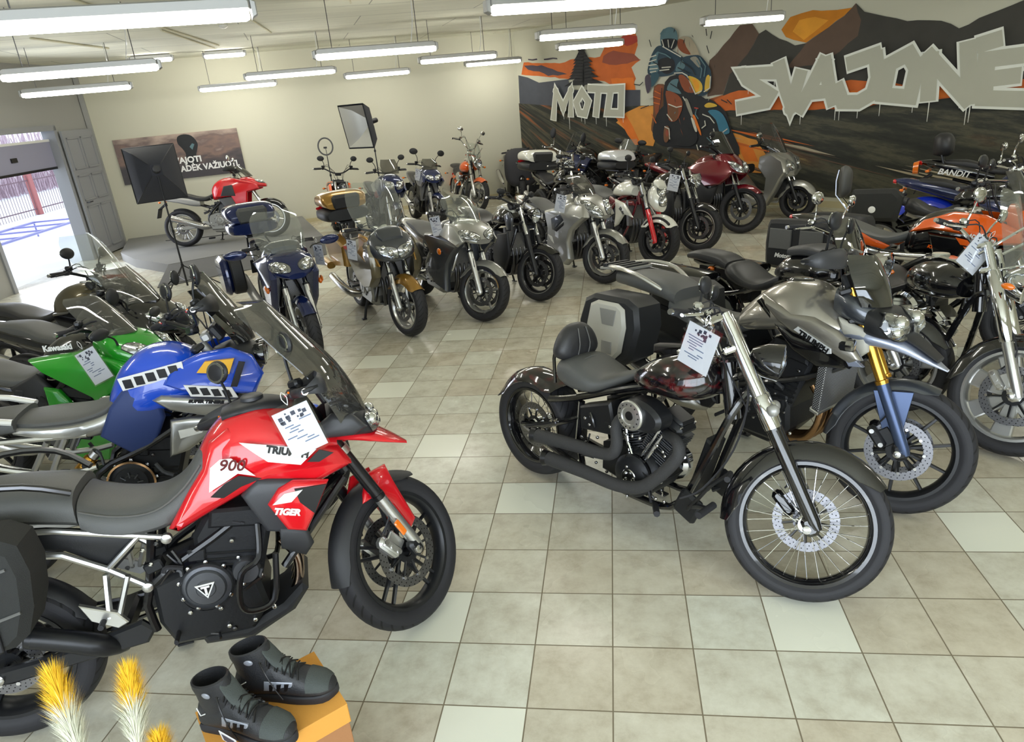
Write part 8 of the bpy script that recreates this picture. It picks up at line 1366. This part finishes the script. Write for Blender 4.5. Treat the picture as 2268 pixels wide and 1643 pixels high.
g = G(); g.prism([(-.03, 0), (.03, 0), (.03, .085), (-.03, .085)], -.001, .001, 'card', .0003); g.prism([(-.022, .012), (.022, .012), (.022, .07), (-.022, .07)], -.0018, -.001, 'card_dark', .0002)
tag(obj('paper_tag', g, None, (0, 0, 0), Matrix.Translation((-1.12, -1.612, .492)) @ Matrix.Rotation(radians(-12), 4, 'Z') @ Matrix.Rotation(radians(22), 4, 'Y') @ Matrix.Rotation(radians(18), 4, 'X')), 'small printed paper tag leaning against the nearest boot', 'tag')

# dyed grass plumes in a pot, bottom left corner
mat('plume_yellow', srgb(248, 204, 52), .9); mat('plume_white', srgb(226, 226, 205), .9); mat('blade_green', srgb(96, 112, 78), .7); mat('pot_grey', srgb(110, 108, 104), .6)
t = thing('grass_arrangement', 'pot of dyed yellow and white foxtail plumes with green blades, bottom left corner', 'ornamental grass', Matrix.Translation((-1.28, -1.98, 0)))
g = G(); g.lathe([(0, 0), (.10, 0), (.12, .02), (.14, .30), (.145, .32), (.13, .32), (.12, .28), (0, .28)], 'pot_grey', n=30, ax=(0, 0, 1)); obj('pot', g, t)
g = G(); rnd = random.Random(1)
for i in range(46):
    a = rnd.uniform(0, 2 * pi); r = rnd.uniform(.02, .1); h = rnd.uniform(.5, .60); b = rnd.uniform(.03, .16); g.tube([(cos(a) * r, sin(a) * r, .27), (cos(a) * (r + b * .3), sin(a) * (r + b * .3), h * .6 + .1), (cos(a) * (r + b), sin(a) * (r + b), h + .14)], [.003, .0025, .0006], 'blade_green', n=4, sm=3)
obj('blades', g, t, kind='stuff')
def plume(base, tip, w, seed, m_split=.45):
    g = G(); g2 = G(); rnd = random.Random(seed); A_ = Vector(base) - Vector((-1.28, -1.98, 0)); B_ = Vector(tip) - Vector((-1.28, -1.98, 0)); d = (B_ - A_).normalized(); L_ = (B_ - A_).length; u = d.orthogonal().normalized(); v = d.cross(u)
    g.tube([Vector((A_.x * .3, A_.y * .3, .28)), A_ * .7 + Vector((0, 0, .12)), A_], .004, 'blade_green', n=5, sm=2)
    for i in range(2600):
        s_ = rnd.uniform(0, .9); a = rnd.uniform(0, 2 * pi); prof = w * (0.35 + .65 * sin(pi * min(1, s_ * .75 + .18))); e = u * cos(a) + v * sin(a)
        p0 = A_ + d * (L_ * s_ * .95) + e * prof * rnd.uniform(.0, .35); p1 = p0 + d * (L_ * rnd.uniform(.16, .26)) + e * prof * rnd.uniform(.5, .95)
        sd = d.cross(e) * .0011; m = 'plume_yellow' if s_ > m_split + rnd.uniform(-.1, .1) else 'plume_white'; g.add([p0 - sd, p0 + sd, p1], [(0, 1, 2)], m)
    obj('plume', g, t)
plume((-1.345, -1.86, .73), (-1.475, -1.735, .905), .050, 1); plume((-1.20, -1.83, .74), (-1.255, -1.715, .91), .048, 2); plume((-1.13, -1.87, .62), (-1.165, -1.79, .76), .048, 3)
